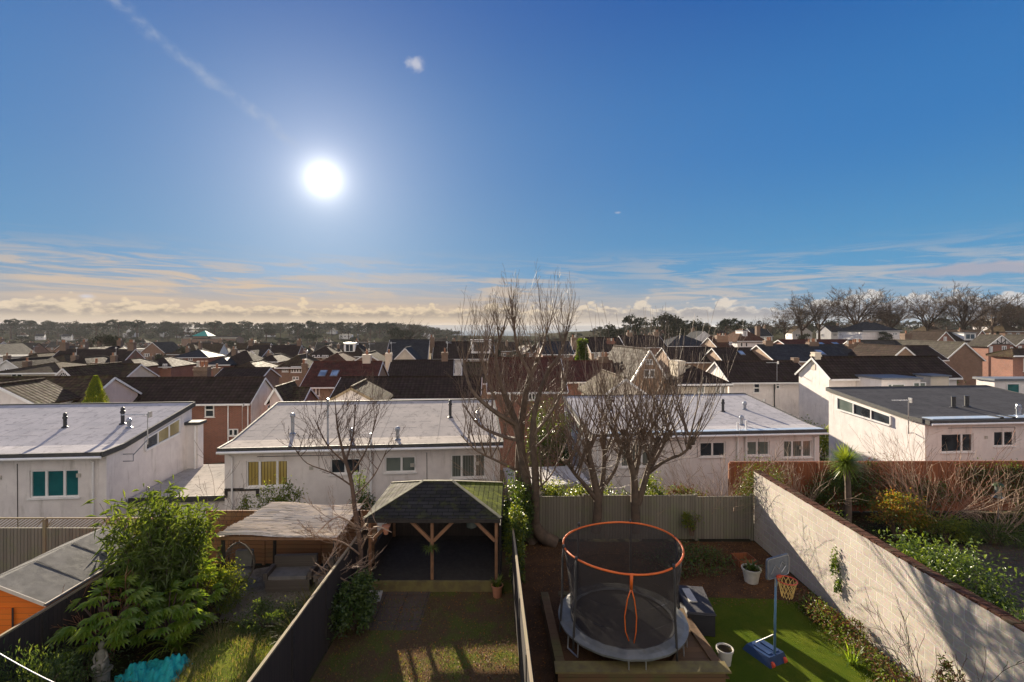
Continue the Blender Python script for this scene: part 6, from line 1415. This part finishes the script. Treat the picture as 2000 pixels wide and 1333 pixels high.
# --- leafy plants, left garden
r = empty('bamboo', (-8.95, 12.35, 0), 0, 'tall glossy bamboo like evergreen rising beside the shed', 'bamboo')
rng = random.Random(61); m = MB(); st = MB()
for k in range(125):
    a = rng.uniform(0, 2 * pi); sp = rng.uniform(.1, 1.0); x0, y0 = .35 * cos(a) * sp, .3 * sin(a) * sp; top = rng.uniform(1.9, 3.75) * (1 - .12 * sp); x1, y1 = x0 + 1.0 * cos(a) * sp, y0 + .85 * sin(a) * sp
    pts = [Vector((x0, y0, 0)), Vector((x0 * .6 + x1 * .4, y0 * .6 + y1 * .4, top * .6)), Vector((x1, y1, top))]; st.tube(pts, [.012, .010, .004], 4, cap=False)
    for i in range(rng.randint(46, 66)):
        t_ = rng.uniform(.32, 1.0); p = pts[0].lerp(pts[1], t_ / .6) if t_ < .6 else pts[1].lerp(pts[2], (t_ - .6) / .4)
        p = p + rdir(rng) * .16; add_leaf(m, p, rdir(rng) + Vector((0, 0, -.15)), rng.uniform(.20, .36), rng.uniform(.035, .055), mi=int(rng.random() * 1.5), droop=.25)
m.build('foliage', [MT['leaf_bamboo'], MT['leaf_mid']], r, uv=False); st.build('canes', MT['timber_pale'], r, uv=False)
def fatsia(label, x, y, z, rad, n, seed, mat='leaf_fatsia', L=.30):
    r = empty('fatsia', (x, y, z), 0, label, 'shrub'); rng = random.Random(seed); m = MB(); st = MB()
    for k in range(n):
        d = rdir(rng); d.z = abs(d.z) * .9 + .05; p = Vector((d.x * rad[0], d.y * rad[1], d.z * rad[2])) * rng.uniform(.72, 1.0); p.z += .3
        if k % 4 == 0: st.tube([(0, 0, 0), (p.x * .5, p.y * .5, p.z * .6), p], [.025, .018, .008], 5, cap=False)
        out = Vector((d.x, d.y, .15)).normalized(); side = out.cross(Vector((0, 0, 1))).normalized(); s = L * rng.uniform(.7, 1.2)
        for j in range(8):
            an = (-1.25 + 2.5 * j / 7); dd = out * cos(an) + side * sin(an) + Vector((0, 0, -.32 + .1 * rng.random())); add_leaf(m, p, dd, s * (1 - .18 * abs(an)), s * .25, fold=.12, droop=.18)
    m.build('foliage', [MT[mat]], r, uv=False); st.build('stem', MT['bark'], r, uv=False)
fatsia('big lobed leaf fatsia spreading over the shed roof corner', -9.15, 10.9, .55, (1.15, .9, 1.15), 110, 71)
fatsia('lower fatsia clump with large hand shaped leaves in mid left garden', -8.2, 11.5, .25, (.95, .7, 1.0), 75, 72)
fatsia('pale green fatsia beside the bamboo stems', -8.0, 12.3, .4, (.7, .6, 1.2), 50, 73)
bush('loose shiny leaved shrub below the pergola post', -7.75, 12.7, 0, (.75, .55, .75), 2600, .085, .035, ('leaf_mid', 'leaf_lime'), seed=81, clumps=22)
bush('low dark evergreen mound in the middle of the left garden', -6.0, 12.1, 0, (.8, .6, .42), 2600, .07, .03, ('leaf_dark', 'leaf_mid'), seed=82, clumps=22)
bush('dark undergrowth in front of the bare forked shrub', -9.1, 10.15, 0, (.75, .7, .5), 2800, .07, .03, ('leaf_dark', 'leaf_mid'), seed=83, clumps=24)
bush('silvery olive shoots in the bottom left corner', -9.0, 9.0, .2, (.9, .5, .75), 2400, .10, .022, ('leaf_bamboo', 'leaf_dark'), seed=84, clumps=26, up=1.0)
bush('dark fern like planting before the teal net', -8.2, 9.5, 0, (.9, .4, .3), 2800, .10, .03, ('leaf_dark', 'leaf_mid'), seed=85, clumps=24)
bush('round glossy shrub between the pergola and the middle bungalow', -8.45, 17.6, 0, (.78, .7, 1.0), 3000, .11, .05, ('leaf_mid', 'leaf_lime'), seed=86, clumps=26)
bush('narrow evergreen right behind the slender tree', -5.4, 17.3, 0, (.42, .4, 1.12), 1800, .10, .045, ('leaf_dark', 'leaf_mid'), seed=87, clumps=20)
bush('small bright shrub at the left corner of the middle bungalow', -9.6, 17.2, 0, (.34, .3, .8), 900, .10, .05, ('leaf_mid', 'leaf_lime'), seed=88)
bush('ivy tumbling over the fence in the middle garden', -4.02, 12.3, 0, (.42, 1.1, .62), 3600, .085, .065, ('leaf_dark', 'leaf_mid'), seed=89, clumps=30)
bush('ivy column climbing the right gazebo post', .1, 14.5, 0, (.30, .4, 1.22), 3200, .085, .065, ('leaf_mid', 'leaf_dark', 'leaf_lime'), name='ivy', cat='ivy', seed=90, clumps=34, bottom=-1)
bush('dark ivy mass between the gazebo and the tall tree', .15, 16.6, 0, (.55, .5, 1.25), 3600, .09, .07, ('leaf_dark', 'leaf_mid'), name='ivy', cat='ivy', seed=91, clumps=34, bottom=-1)
def clump(label, x, y, z, n, L, w, bend, mats, seed, spread=.9, name='grass_clump', cat='ornamental grass', base=.12):
    rng = random.Random(seed); m = MB()
    for i in range(n):
        a = rng.uniform(0, 2 * pi); s = rng.uniform(.1, spread); add_blade(m, (base * cos(a) * rng.random(), base * sin(a) * rng.random(), 0), Vector((cos(a) * s, sin(a) * s, 1)), L * rng.uniform(.6, 1.1), w, bend * rng.uniform(.6, 1.3), mi=int(rng.random() * len(mats)), seg=5)
    return P(m.build(name, [MT[k] for k in mats], uv=False, loc=(x, y, z)), label, cat)
clump('arching yellow green grass clump beside the middle fence, upper one', -5.1, 12.7, 0, 420, .95, .016, 1.3, ('grass_dry', 'grass_blade'), 101, base=.3)
clump('arching straw coloured grass clump beside the middle fence, lower one', -5.15, 11.7, 0, 420, .85, .016, 1.4, ('grass_blade', 'grass_dry'), 102, base=.35)
clump('strap leaved plant with pale striped leaves under the fatsia', -7.85, 11.3, .12, 46, 1.0, .055, 1.7, ('leaf_lime', 'leaf_fatsia'), 103, name='strap_plant', cat='plant', spread=1.1)
clump('soft dry grass tuft right of the strap leaved plant', -7.0, 11.55, 0, 260, .6, .014, 1.6, ('grass_dry', 'grass_blade'), 104, base=.25)
clump('leek like green tuft at the foot of the block wall', 7.75, 11.0, 0, 30, .5, .05, 1.2, ('leaf_fatsia', 'leaf_mid'), 105, name='wall_plant', cat='plant')
clump('small plant in the terracotta pot by the gazebo', -.42, 13.75, .3, 40, .32, .04, 1.0, ('leaf_mid', 'leaf_lime'), 106, name='potted_plant', cat='plant')
clump('wilted greens in the pale pot near the basketball stand', 7.2, 14.55, .38, 46, .38, .045, 1.8, ('leaf_dark', 'leaf_mid'), 107, name='potted_plant', cat='plant')
clump('trailing succulent hanging on the middle gazebo post', -2.36, 13.92, 1.22, 70, .34, .03, 2.2, ('leaf_bamboo', 'leaf_mid'), 108, name='hanging_plant', cat='plant', base=.08)

# --- right garden edges and behind the grey fence
for i, (x, y, rx, rz_, sd, lb) in enumerate(((1.35, 18.1, .8, .95, 1, 'leafy green shrub behind the grey fence, nearest the tall tree'), (2.4, 18.2, .7, .9, 2, 'ivy covered shrub behind the fence, left of the left pollard'), (3.7, 18.1, .7, .9, 3, 'green shrub between the two pollarded trees'), (5.2, 18.2, .85, 1.0, 4, 'glossy green shrub right of the right pollard'), (6.6, 18.5, .9, .8, 5, 'brownish twiggy shrub behind the fence, half way to the wall'))):
    bush(lb, x, y, 0, (rx, .5, rz_), 2400, .12, .06, ('leaf_mid', 'leaf_lime', 'leaf_dark') if i < 4 else ('leaf_brown', 'leaf_mid'), seed=110 + sd, clumps=26)
bush('dark ivy bush capping the far end of the block wall', 9.15, 17.75, .0, (.85, .65, 1.45), 5600, .07, .035, ('leaf_dark', 'leaf_brown', 'leaf_mid'), seed=121, clumps=34)
bush('big dark evergreen filling the gap between middle and right bungalows', 1.9, 26.5, ground_z(2, 26.5), (1.35, 1.2, 2.6), 6000, .16, .08, ('leaf_dark', 'leaf_mid'), seed=122, clumps=40)
bush('leafy bank of dead leaves and ivy behind the trampoline', 5.6, 15.6, -.12, (1.6, 1.1, .26), 3600, .09, .05, ('leaf_brown', 'leaf_dark', 'leaf_mid'), seed=123, clumps=40, cat='ground ivy', name='ground_ivy', stems=False)
bush('russet weeds along the foot of the block wall', 8.2, 12.3, -.05, (.42, 1.5, .25), 2400, .09, .035, ('leaf_brown', 'leaf_mid'), seed=124, clumps=34, cat='weeds', name='weeds', stems=False)
bush('second strip of russet weeds nearer along the block wall', 8.1, 9.6, -.05, (.45, 1.6, .25), 2400, .09, .035, ('leaf_brown', 'leaf_mid'), seed=125, clumps=34, cat='weeds', name='weeds', stems=False)
bush('weedy green sprig climbing the grey fence', 6.35, 17.1, .3, (.35, .12, .5), 420, .09, .05, ('leaf_lime', 'leaf_mid'), seed=126)
bush('narrow ivy streak on the block wall', 8.62, 12.9, .55, (.06, .16, .55), 420, .07, .05, ('leaf_dark', 'leaf_mid'), seed=127, stems=False, name='ivy', cat='ivy', bottom=-1)
bush('tuft of dry growth on the near part of the block wall', 8.5, 9.3, .0, (.22, .3, .6), 700, .11, .03, ('leaf_brown', 'leaf_mid'), seed=128)
# --- neighbouring garden
bush('yellow and orange leaved shrub before the red brown fence', 14.0, 17.6, 0, (1.0, .7, .82), 3600, .10, .05, ('leaf_yellow', 'leaf_orange', 'leaf_mid'), seed=131, clumps=30)
bush('lime green mound right of the yellow shrub', 15.4, 17.2, 0, (.75, .6, .55), 2200, .10, .04, ('leaf_lime', 'leaf_mid'), seed=132, clumps=24)
bush('big glossy laurel behind the block wall, beside the drive', 10.9, 12.1, 0, (1.25, 1.5, 1.15), 7000, .12, .055, ('leaf_dark', 'leaf_mid'), seed=133, clumps=50)
bush('lower laurel nearer along the block wall', 10.0, 9.9, 0, (.8, 1.1, .95), 3600, .11, .05, ('leaf_dark', 'leaf_mid'), seed=134, clumps=40)
bush('variegated pale shrub at the right edge below the feeder', 19.6, 17.6, 0, (.95, .7, .95), 2800, .11, .05, ('leaf_lime', 'leaf_mid', 'leaf_dark'), seed=135, clumps=26)
bush('dark green undergrowth left of the cordyline', 10.7, 16.8, 0, (.9, .7, .7), 2600, .1, .04, ('leaf_dark', 'leaf_mid'), seed=136, clumps=26)
bush('ivy swag hanging on the red brown fence right of the cordyline', 13.2, 19.5, .2, (1.5, .35, .85), 3800, .09, .06, ('leaf_dark', 'leaf_mid'), seed=137, clumps=36, name='ivy', cat='ivy')
bush('second ivy swag on the red brown fence, left of the feeder', 16.8, 19.5, .1, (1.3, .35, .8), 3200, .09, .06, ('leaf_dark', 'leaf_mid', 'leaf_brown'), seed=138, clumps=36, name='ivy', cat='ivy')
bush('brown dead climber heaped along the red brown fence top, right', 20.5, 19.7, .5, (2.6, .4, .9), 5200, .10, .04, ('leaf_brown', 'leaf_dark', 'leaf_mid'), seed=151, clumps=50, name='climber', cat='climber')
bush('brown dead climber on the red brown fence beside the palm', 14.9, 19.75, .6, (1.7, .35, .8), 3600, .10, .04, ('leaf_brown', 'leaf_dark'), seed=152, clumps=40, name='climber', cat='climber')
bush('low green planting at the back of the drive', 17.0, 17.0, 0, (1.4, .5, .42), 3000, .1, .03, ('leaf_mid', 'leaf_dark'), seed=139, clumps=30)
bush('dark evergreen behind the right bungalow, beside the white wall', 22.2, 38, ground_z(22, 38), (1.6, 1.3, 1.75), 3000, .22, .11, ('leaf_dark', 'leaf_mid'), seed=140, clumps=30)
bush('lit yellow green hedge behind the right bungalow corner', 21.9, 33.5, ground_z(22, 33.5), (1.9, 1.1, 1.5), 3600, .2, .1, ('leaf_lime', 'leaf_mid'), seed=141, clumps=34)
bush('ivy mass beside the half timbered villa', 57, 66, ground_z(57, 66), (3.0, 2.2, 2.9), 3000, .4, .22, ('leaf_dark', 'leaf_mid'), seed=142, clumps=30)
bush('yellowish hedge in the gravel yard at the far right', 40, 47, ground_z(40, 47), (2.2, .9, .9), 1800, .2, .1, ('leaf_lime', 'leaf_brown'), seed=143)
# cordyline
r = empty('cordyline', (12.2, 17.6, 0), 0, 'cordyline palm with spiky green head above the block wall', 'palm')
m = MB(); m.tube([(0, 0, 0), (.05, 0, 1.0), (.02, 0, 2.0), (-.05, 0, 2.65)], [.13, .11, .10, .11], 10); m.build('trunk', MT['bark_warm'], r, uv=False)
rng = random.Random(55); m = MB()
for i in range(520):
    d = rdir(rng); d.z = d.z * .75 + .38; add_blade(m, (-.05, 0, 2.65 + .15 * rng.random()), d, rng.uniform(.5, .85), .05, .35 if d.z > 0 else .1, seg=3)
m.build('head', MT['leaf_palm'], r, uv=False)
# yellow conifer
r = empty('conifer', (-26.0, 30.2, ground_z(-26, 30)), 0, 'small pointed golden conifer behind the left bungalow roof', 'conifer')
m = MB(); rng = random.Random(56); H = 6.3
for i in range(9000):
    z = rng.random() ** .6; rr = 1.75 * (1 - z) ** .88 + .02; a = rng.uniform(0, 2 * pi); q_ = rng.uniform(.5, 1.0) + .12 * sin(a * 5 + z * 30); add_leaf(m, (rr * q_ * cos(a), rr * q_ * sin(a), .6 + z * (H - .6)), Vector((cos(a), sin(a), 1.6)), .17, .05, mi=int(rng.random() * 2))
m.build('foliage', [MT['leaf_lime'], MT['leaf_mid']], r, uv=False); m = MB(); m.tube([(0, 0, 0), (0, 0, H * .8)], [.09, .02], 6); m.build('trunk', MT['bark'], r, uv=False)
# ivy column between the terraces
r = empty('ivy_column', (9.6, 66, ground_z(10, 66)), 0, 'tall dark ivy clad trunk between the centre terraces', 'tree')
m = MB(); rng = random.Random(57)
for i in range(5200):
    z = rng.random(); rr = 1.15 * (.8 + .2 * sin(z * 13)) * (1 if z < .88 else .7); a = rng.uniform(0, 2 * pi); add_leaf(m, (rr * cos(a) * rng.uniform(.6, 1), rr * sin(a) * rng.uniform(.6, 1), .4 + z * 9.2), rdir(rng) + Vector((0, 0, .3)), .38, .22, mi=int(rng.random() * 2))
m.build('foliage', [MT['leaf_dark'], MT['leaf_mid']], r, uv=False); m = MB(); m.tube([(0, 0, 0), (0, 0, 9)], [.4, .15], 7); m.build('trunk', MT['bark'], r, uv=False)

# grass: blades on the lawns (uncountable), fallen leaves
def scatter_grass(name, polys, n, L, w, mats, seed, z=.01):
    rng = random.Random(seed); m = MB()
    nf = lambda x, y: .5 + .5 * sin(x * 2.1 + 1.3 * sin(y * 1.7)) * sin(y * 2.6 + sin(x * 3.1))
    for (x0, y0, x1, y1) in polys:
        k = 0; q = int(n * (x1 - x0) * (y1 - y0))
        while k < q:
            x, y = rng.uniform(x0, x1), rng.uniform(y0, y1); k += 1
            if nf(x, y) < rng.random() * .8: continue
            a = rng.uniform(0, 2 * pi); add_blade(m, (x, y, z + (mound(x, y) if x < -4.5 else 0)), Vector((cos(a) * .6, sin(a) * .6, 1)), L * rng.uniform(.5, 1.2), w, .7, mi=int(rng.random() * len(mats)), seg=2)
    P(m.build(name, [MT[k] for k in mats], uv=False), name.replace('_', ' ') + ' growing in the garden', 'grass', kind='stuff')
scatter_grass('lawn_grass', [(-4.2, 8.0, .2, 13.6)], 620, .055, .010, ('grass_blade', 'grass_blade', 'grass_dry'), 201)
scatter_grass('wild_grass', [(-7.6, 8.6, -4.6, 12.0)], 1500, .11, .012, ('grass_blade', 'grass_dry'), 202)
scatter_grass('turf_edge_grass', [(.6, 9.0, 4.6, 9.95), (7.6, 8.5, 8.5, 13.5)], 700, .06, .010, ('grass_blade',), 203)
def scatter_leaves(name, polys, n, mats, seed, z=.012, s=.05):
    rng = random.Random(seed); m = MB()
    for (x0, y0, x1, y1) in polys:
        for i in range(int(n * (x1 - x0) * (y1 - y0))):
            a = rng.uniform(0, 2 * pi); add_leaf(m, (rng.uniform(x0, x1), rng.uniform(y0, y1), z + rng.random() * .02), Vector((cos(a), sin(a), rng.uniform(-.1, .5))), s * rng.uniform(.6, 1.4), s * .6, mi=int(rng.random() * len(mats)))
    P(m.build(name, [MT[k] for k in mats], uv=False), name.replace('_', ' ') + ' lying on the ground', 'leaves', kind='stuff')
scatter_leaves('fallen_leaves', [(-4.2, 8, .2, 14), (.6, 13.2, 8.6, 17.2), (.5, 10, 1.1, 14)], 110, ('leaf_brown', 'leaf_brown', 'leaf_orange'), 211)
scatter_leaves('bed_litter', [(-9.7, 8.5, -4.5, 12.8), (9.2, 15, 20, 19.6)], 90, ('leaf_brown', 'leaf_dark', 'leaf_mid'), 212, s=.07)
m = MB(); rng = random.Random(213)
for i in range(2600):
    x, y = rng.uniform(-8, -4.8), rng.uniform(12.5, 15.3); s_ = rng.uniform(.012, .03); m.obox((x, y, .012 + s_ * .4), s_ * 1.5, s_ * 1.2, s_, rng.random() * 3, rng.random(), 0)
P(m.build('gravel_stones', MT['gravel'], uv=False), 'loose pale gravel under the pergola', 'gravel', kind='stuff')
for k, (x, y) in enumerate(((-5.7, 12.0), (-5.95, 11.85), (-6.2, 11.6), (-6.5, 11.35), (-6.8, 11.15), (-7.1, 10.95), (-7.4, 10.8))):
    m = MB(); m.lathe((0, 0, 0), [(.10, 0), (.125, .04), (.09, .09), (.03, .11)], 9); o = P(m.build('edging_stone', MT['stone'], loc=(x, y, .0)), 'rough grey stone edging the path in the left garden', 'stone', 'edging stones along the left garden path'); o.scale = (.8 + .4 * sin(k * 3), .6 + .2 * cos(k * 2), .7 + .3 * cos(k)); o.rotation_euler.z = k

# ---------------------------------------------------------------- far trees
def far_bare(seed, H=18.0, spread=.8):
    global RMIN
    RMIN = .030
    rng = random.Random(seed); r = empty('bare_tree', (0, 0, -80), 0, '', 'tree')
    m = MB(); m.tube([(0, 0, -1), (.1, 0, H * .2), (.2, .1, H * .36)], [.48, .36, .28], 7, cap=False); m.build('trunk', MT['bark_far'], r, uv=False)
    m = MB(); cf = [(6, .15, .0, 7, .56, .70, .22, 4), (5, .2, -.03, 6, .55, .62, .2, 3), (3, .25, -.02, 5, .55, .6, .2, 3), (2, .25, 0, 0, 0, 0, 0, 3)]
    for k in range(8):
        a = 2 * pi * k / 8 + rng.uniform(-.3, .3); s = spread * rng.uniform(.35, 1.0); branch(m, rng, Vector((.2 * cos(a), .2 * sin(a), H * rng.uniform(.24, .37))), Vector((cos(a) * s, sin(a) * s, 1)), H * rng.uniform(.44, .56), .24, 0, cf)
    m.build('crown', MT['bark_far'], r, uv=False); return r
def far_leafy(kind, seed):
    rng = random.Random(seed); nm = {'pine': 'pine_tree', 'round': 'broadleaf_tree', 'cone': 'conifer', 'twig': 'bare_tree', 'oak': 'evergreen_oak', 'cedar': 'cedar_tree'}[kind]
    r = empty(nm, (0, 0, -80), 0, '', 'tree'); m = MB(); t = MB()
    if kind == 'pine':
        t.tube([(0, 0, -1), (.2, 0, 6), (-.1, .1, 10)], [.38, .28, .16], 6, cap=False); cs = [(rng.uniform(-2.6, 2.6), rng.uniform(-2.6, 2.6), rng.uniform(8.2, 11.8), rng.uniform(1.1, 2.1)) for _ in range(10)]
        for c in cs: t.tube([(0, 0, 7), (c[0] * .5, c[1] * .5, c[2] - 1.2), c[:3]], [.14, .1, .05], 4, cap=False); foliage(m, rng, c[:3], (c[3], c[3], c[3] * .5), 150, .62, .42, clumps=9)
        mt = 'leaf_pine'
    elif kind == 'cedar':
        t.tube([(0, 0, -1), (0, 0, 12.5)], [.4, .05], 6, cap=False)
        for k in range(16):
            z = 4 + k * .5; a = k * 2.4; L = 3.6 * (1 - k / 19); t.tube([(0, 0, z), (L * cos(a), L * sin(a), z + .5)], [.1, .03], 4, cap=False)
            if k < 14: foliage(m, rng, (L * .7 * cos(a), L * .7 * sin(a), z + .5), (L * .5, L * .5, .35), 60, .5, .35, clumps=6)
        mt = 'leaf_pine'
    elif kind == 'cone':
        t.tube([(0, 0, -1), (0, 0, 9)], [.25, .05], 5, cap=False)
        for i in range(1100):
            z = rng.random() ** 1.1; rr = 1.9 * (1 - z) ** .8 * rng.uniform(.6, 1.05) + .1; a = rng.uniform(0, 2 * pi); add_leaf(m, (rr * cos(a), rr * sin(a), .8 + z * 9.5), Vector((cos(a), sin(a), .6)), .7, .4)
        mt = 'leaf_pine'
    else:
        t.tube([(0, 0, -1), (.1, .1, 4), (0, 0, 6)], [.35, .28, .15], 6, cap=False)
        for _ in range(6):
            d = rdir(rng); t.tube([(0, 0, 4), (d.x * 2, d.y * 2, 7 + d.z)], [.16, .05], 4, cap=False)
        cs = [(d.x * 2.6, d.y * 2.6, 6.0 + d.z * 2.5, rng.uniform(1.2, 2.1)) for d in (rdir(rng) for _ in range(13))]
        if kind == 'twig':
            cf = [(4, .2, .03, 4, .6, .6, .2, 3), (3, .25, 0, 4, .55, .6, .2, 3), (2, .25, 0, 0, 0, 0, 0, 3)]
            for _ in range(17):
                d = rdir(rng); d.z = abs(d.z) + .4; branch(m, rng, Vector((0, 0, rng.uniform(2.5, 5.5))), d, 4.2, .10, 0, cf)
        else:
            for c in cs: foliage(m, rng, c[:3], (c[3], c[3], c[3] * .85), 130, .62, .42, clumps=12)
        mt = {'round': 'leaf_far', 'oak': 'leaf_far', 'twig': 'leaf_ruddy'}[kind]
    t.build('trunk', MT['bark_far'], r, uv=False); m.build('crown', MT[mt], r, uv=False); return r
FT = {k: [far_leafy(k, s) for s in ss_] for k, ss_ in {'pine': (1, 2, 3), 'round': (4, 5), 'cone': (6,), 'twig': (7, 8), 'oak': (9, 10), 'cedar': (11,)}.items()}
HT = {'pine': 12.2, 'round': 9.8, 'cone': 10.3, 'twig': 9.2, 'oak': 9.8, 'cedar': 12.5}
FB = [far_bare(301, 18, .85), far_bare(302, 18, .7), far_bare(303, 18, 1.0)]
PLACED = set(); TC = {}
def put_tree(proto, x, y, z, rz, s, label, group=None):
    if proto.name in PLACED: o = copy_tree(proto, (x, y, z), rz, s, label, group); 
    else:
        PLACED.add(proto.name); o = proto; o.location = (x, y, z); o.rotation_euler = (0, 0, rz); o.scale = (s, s, s) if not isinstance(s, tuple) else s; o['label'] = label
    if group: o['group'] = group
    elif 'group' in o.keys(): del o['group']
    return o
for c_ in FT.values():
    for o_ in c_: KIDS[o_.name] = [(c, []) for c in kids(o_)]
for o_ in FB: KIDS[o_.name] = [(c, []) for c in kids(o_)]
# the tall winter row on the right
beech = [(1532, 612, 176, .9), (1566, 586, 172, 1), (1600, 580, 170, 1.05), (1672, 570, 165, 1.1), (1738, 583, 175, 1), (1700, 606, 185, .9), (1812, 578, 160, 1.0), (1880, 567, 152, 1.15), (1938, 575, 158, 1.0), (1975, 600, 165, .8), (1912, 604, 172, .8)]
bl = ['low rounded one at the left end of the row', 'second from the left end of the row', 'third from the left, leaning crown', 'tallest at the left with wide spreading crown', 'symmetrical one above the white rendered house', 'smaller one left of the white house', 'slanting one right of the white house', 'widest and highest crown of the right half', 'broad crown near the right edge', 'small one close to the right edge', 'short one between the two broad right crowns']
for i, (x, yt, D, s) in enumerate(beech):
    X = X_(x, D); z = ground_z(X, D) - .3; Ht = Z_(yt, D) - z
    put_tree(FB[i % 3], X, D, z, i * 1.9, (Ht / 17.6 * 1.05 * min(1.1, s * 1.05), Ht / 17.6 * 1.05, Ht / 17.6), 'bare winter tree on the right, ' + bl[i])
def by_top(kind, i, x, yt, D, label, wide=1.0, group=None):
    X = X_(x, D); z = ground_z(X, D) - .3; s = (Z_(yt, D) - z) / HT[kind]; return put_tree(FT[kind][i % len(FT[kind])], X, D, z, x * .7, (s * wide, s * wide, s), label, group)
by_top('cedar', 0, 1190, 628, 190, 'spiky topped cedar right of the strip of sea')
by_top('oak', 0, 1206, 634, 188, 'dark rounded evergreen beside the spiky cedar', 1.0)
by_top('pine', 0, 1240, 620, 205, 'flat topped pine standing clear between cedar and big pine', 1.0)
by_top('oak', 1, 1300, 614, 215, 'largest dark pine crown above the slate roofs', 1.25)
by_top('oak', 0, 1322, 630, 212, 'lower shoulder of dark evergreens right of the largest pine crown', 1.0)
by_top('round', 0, 1350, 626, 205, 'olive green spreading tree right of the largest pine crown', 1.1)
by_top('oak', 1, 1385, 636, 200, 'low evergreen left of the two slim pines', 1.1)
by_top('pine', 1, 1418, 621, 190, 'left of two slim pines above the white house', .8)
by_top('pine', 2, 1443, 624, 192, 'right of two slim pines above the white house', .8)
by_top('twig', 0, 1486, 622, 185, 'bare rounded tree behind the tall white house', 1.0)
by_top('round', 1, 1965, 596, 210, 'brown green hill tree at the upper right', 1.5)
by_top('oak', 0, 2000, 592, 215, 'dark hill tree at the right edge', 1.5)
by_top('twig', 1, 800, 630, 300, 'wide bare domed tree on the skyline left of the sea', 1.9)
by_top('oak', 0, 785, 638, 290, 'dark evergreen in front of the wide bare domed tree', 1.3)
by_top('oak', 1, 205, 654, 130, 'dark bushy tree among the left rows of roofs', 1.0)
by_top('twig', 0, 178, 662, 120, 'large bare tree left of the slate hipped houses', 1.3)
by_top('twig', 1, 570, 672, 72, 'bare garden tree left of the white fronted hipped house', .9) if False else None
rng = random.Random(909)
for i, x in enumerate((22, 60, 96, 150, 188, 232, 268, 322, 345, 420, 452, 486, 520, 548, 582, 612, 648, 668, 700, 724, 742, 762)):
    by_top(('pine', 'pine', 'oak', 'cedar', 'pine')[i % 5], i, x, 629 + rng.uniform(-6, 2) + (0 if x < 480 else 2), 560 + rng.uniform(-50, 60), 'dark pine or evergreen standing up on the left skyline', rng.uniform(1.0, 1.5), 'skyline evergreens on the left ridge')
rng = random.Random(404); cnt = 0
GL = {'pine': ('dark pine crown standing in the far woods', 'far pines'), 'round': ('olive green broadleaf tree in the far woods', 'far green trees'), 'cone': ('pointed dark conifer among the far roofs', 'far conifers'), 'twig': ('brownish bare tree in the far woods', 'far bare trees'), 'oak': ('dark rounded evergreen in the far woods', 'far evergreens'), 'cedar': ('spiky cedar in the far woods', 'far cedars')}
def scat(n, D0, D1, u0, u1, kinds, s0, s1):
    global cnt
    for i in range(n):
        D = rng.uniform(D0, D1); u = rng.uniform(u0, u1); k = rng.choice(kinds); x = u * D; s = rng.uniform(s0, s1)
        put_tree(rng.choice(FT[k]), x, D, ground_z(x, D) - .4, rng.uniform(0, 6), (s * rng.uniform(.9, 1.4), s * rng.uniform(.9, 1.4), s), *GL[k]); cnt += 1
scat(84, 100, 260, -1.05, .35, ('round', 'twig', 'cone', 'oak', 'twig'), .45, .75)
scat(150, 260, 500, -1.08, .30, ('pine', 'round', 'twig', 'oak', 'twig', 'cedar'), .6, 1.0)
scat(215, 500, 800, -1.10, -.10, ('pine', 'round', 'twig', 'oak', 'pine', 'cedar', 'oak', 'twig'), .65, 1.05)
scat(34, 520, 800, .08, .5, ('round', 'oak', 'twig', 'pine'), .6, .9)
scat(26, 225, 330, .42, 1.12, ('round', 'twig', 'oak', 'twig', 'pine'), .8, 1.15)
scat(16, 120, 165, .50, 1.05, ('round', 'twig', 'oak', 'cone'), .35, .6)
# the wood behind them, read as one mass
m = MB(); rng = random.Random(405)
for i in range(760):
    D = rng.uniform(560, 900); u = rng.uniform(-1.12, -.12) if i < 640 else rng.uniform(.12, 1.1); x = u * D; z = ground_z(x, D)
    if i >= 640: D = rng.uniform(330, 480); x = u * D; z = ground_z(x, D)
    R_ = rng.uniform(3.5, 6.0); foliage(m, rng, (x, D, z + rng.uniform(3, 7)), (R_, R_, R_ * .8), 85, 2.0, 1.4, clumps=10, nm=3)
P(m.build('woodland', [MT['leaf_far'], MT['leaf_pine'], MT['leaf_ruddy']], uv=False), 'dense dark woodland covering the far ridge', 'woodland', kind='stuff')
print('far trees', cnt)
# ---------------------------------------------------------------- the air
m = MB(); m.box(-13500, -300, -42, 13500, 12600, 46)
hm = bpy.data.materials.new('haze_air'); hm.use_nodes = True; hm.node_tree.nodes.clear()
o_ = hm.node_tree.nodes.new('ShaderNodeOutputMaterial'); v_ = hm.node_tree.nodes.new('ShaderNodeVolumePrincipled')
v_.inputs['Color'].default_value = (0.86, 0.88, 0.92, 1); v_.inputs['Density'].default_value = 0.00008; v_.inputs['Anisotropy'].default_value = 0.0
hm.node_tree.links.new(v_.outputs[0], o_.inputs['Volume'])
P(m.build('haze', hm, uv=False), 'thin pale haze in the winter air', 'haze', kind='stuff')
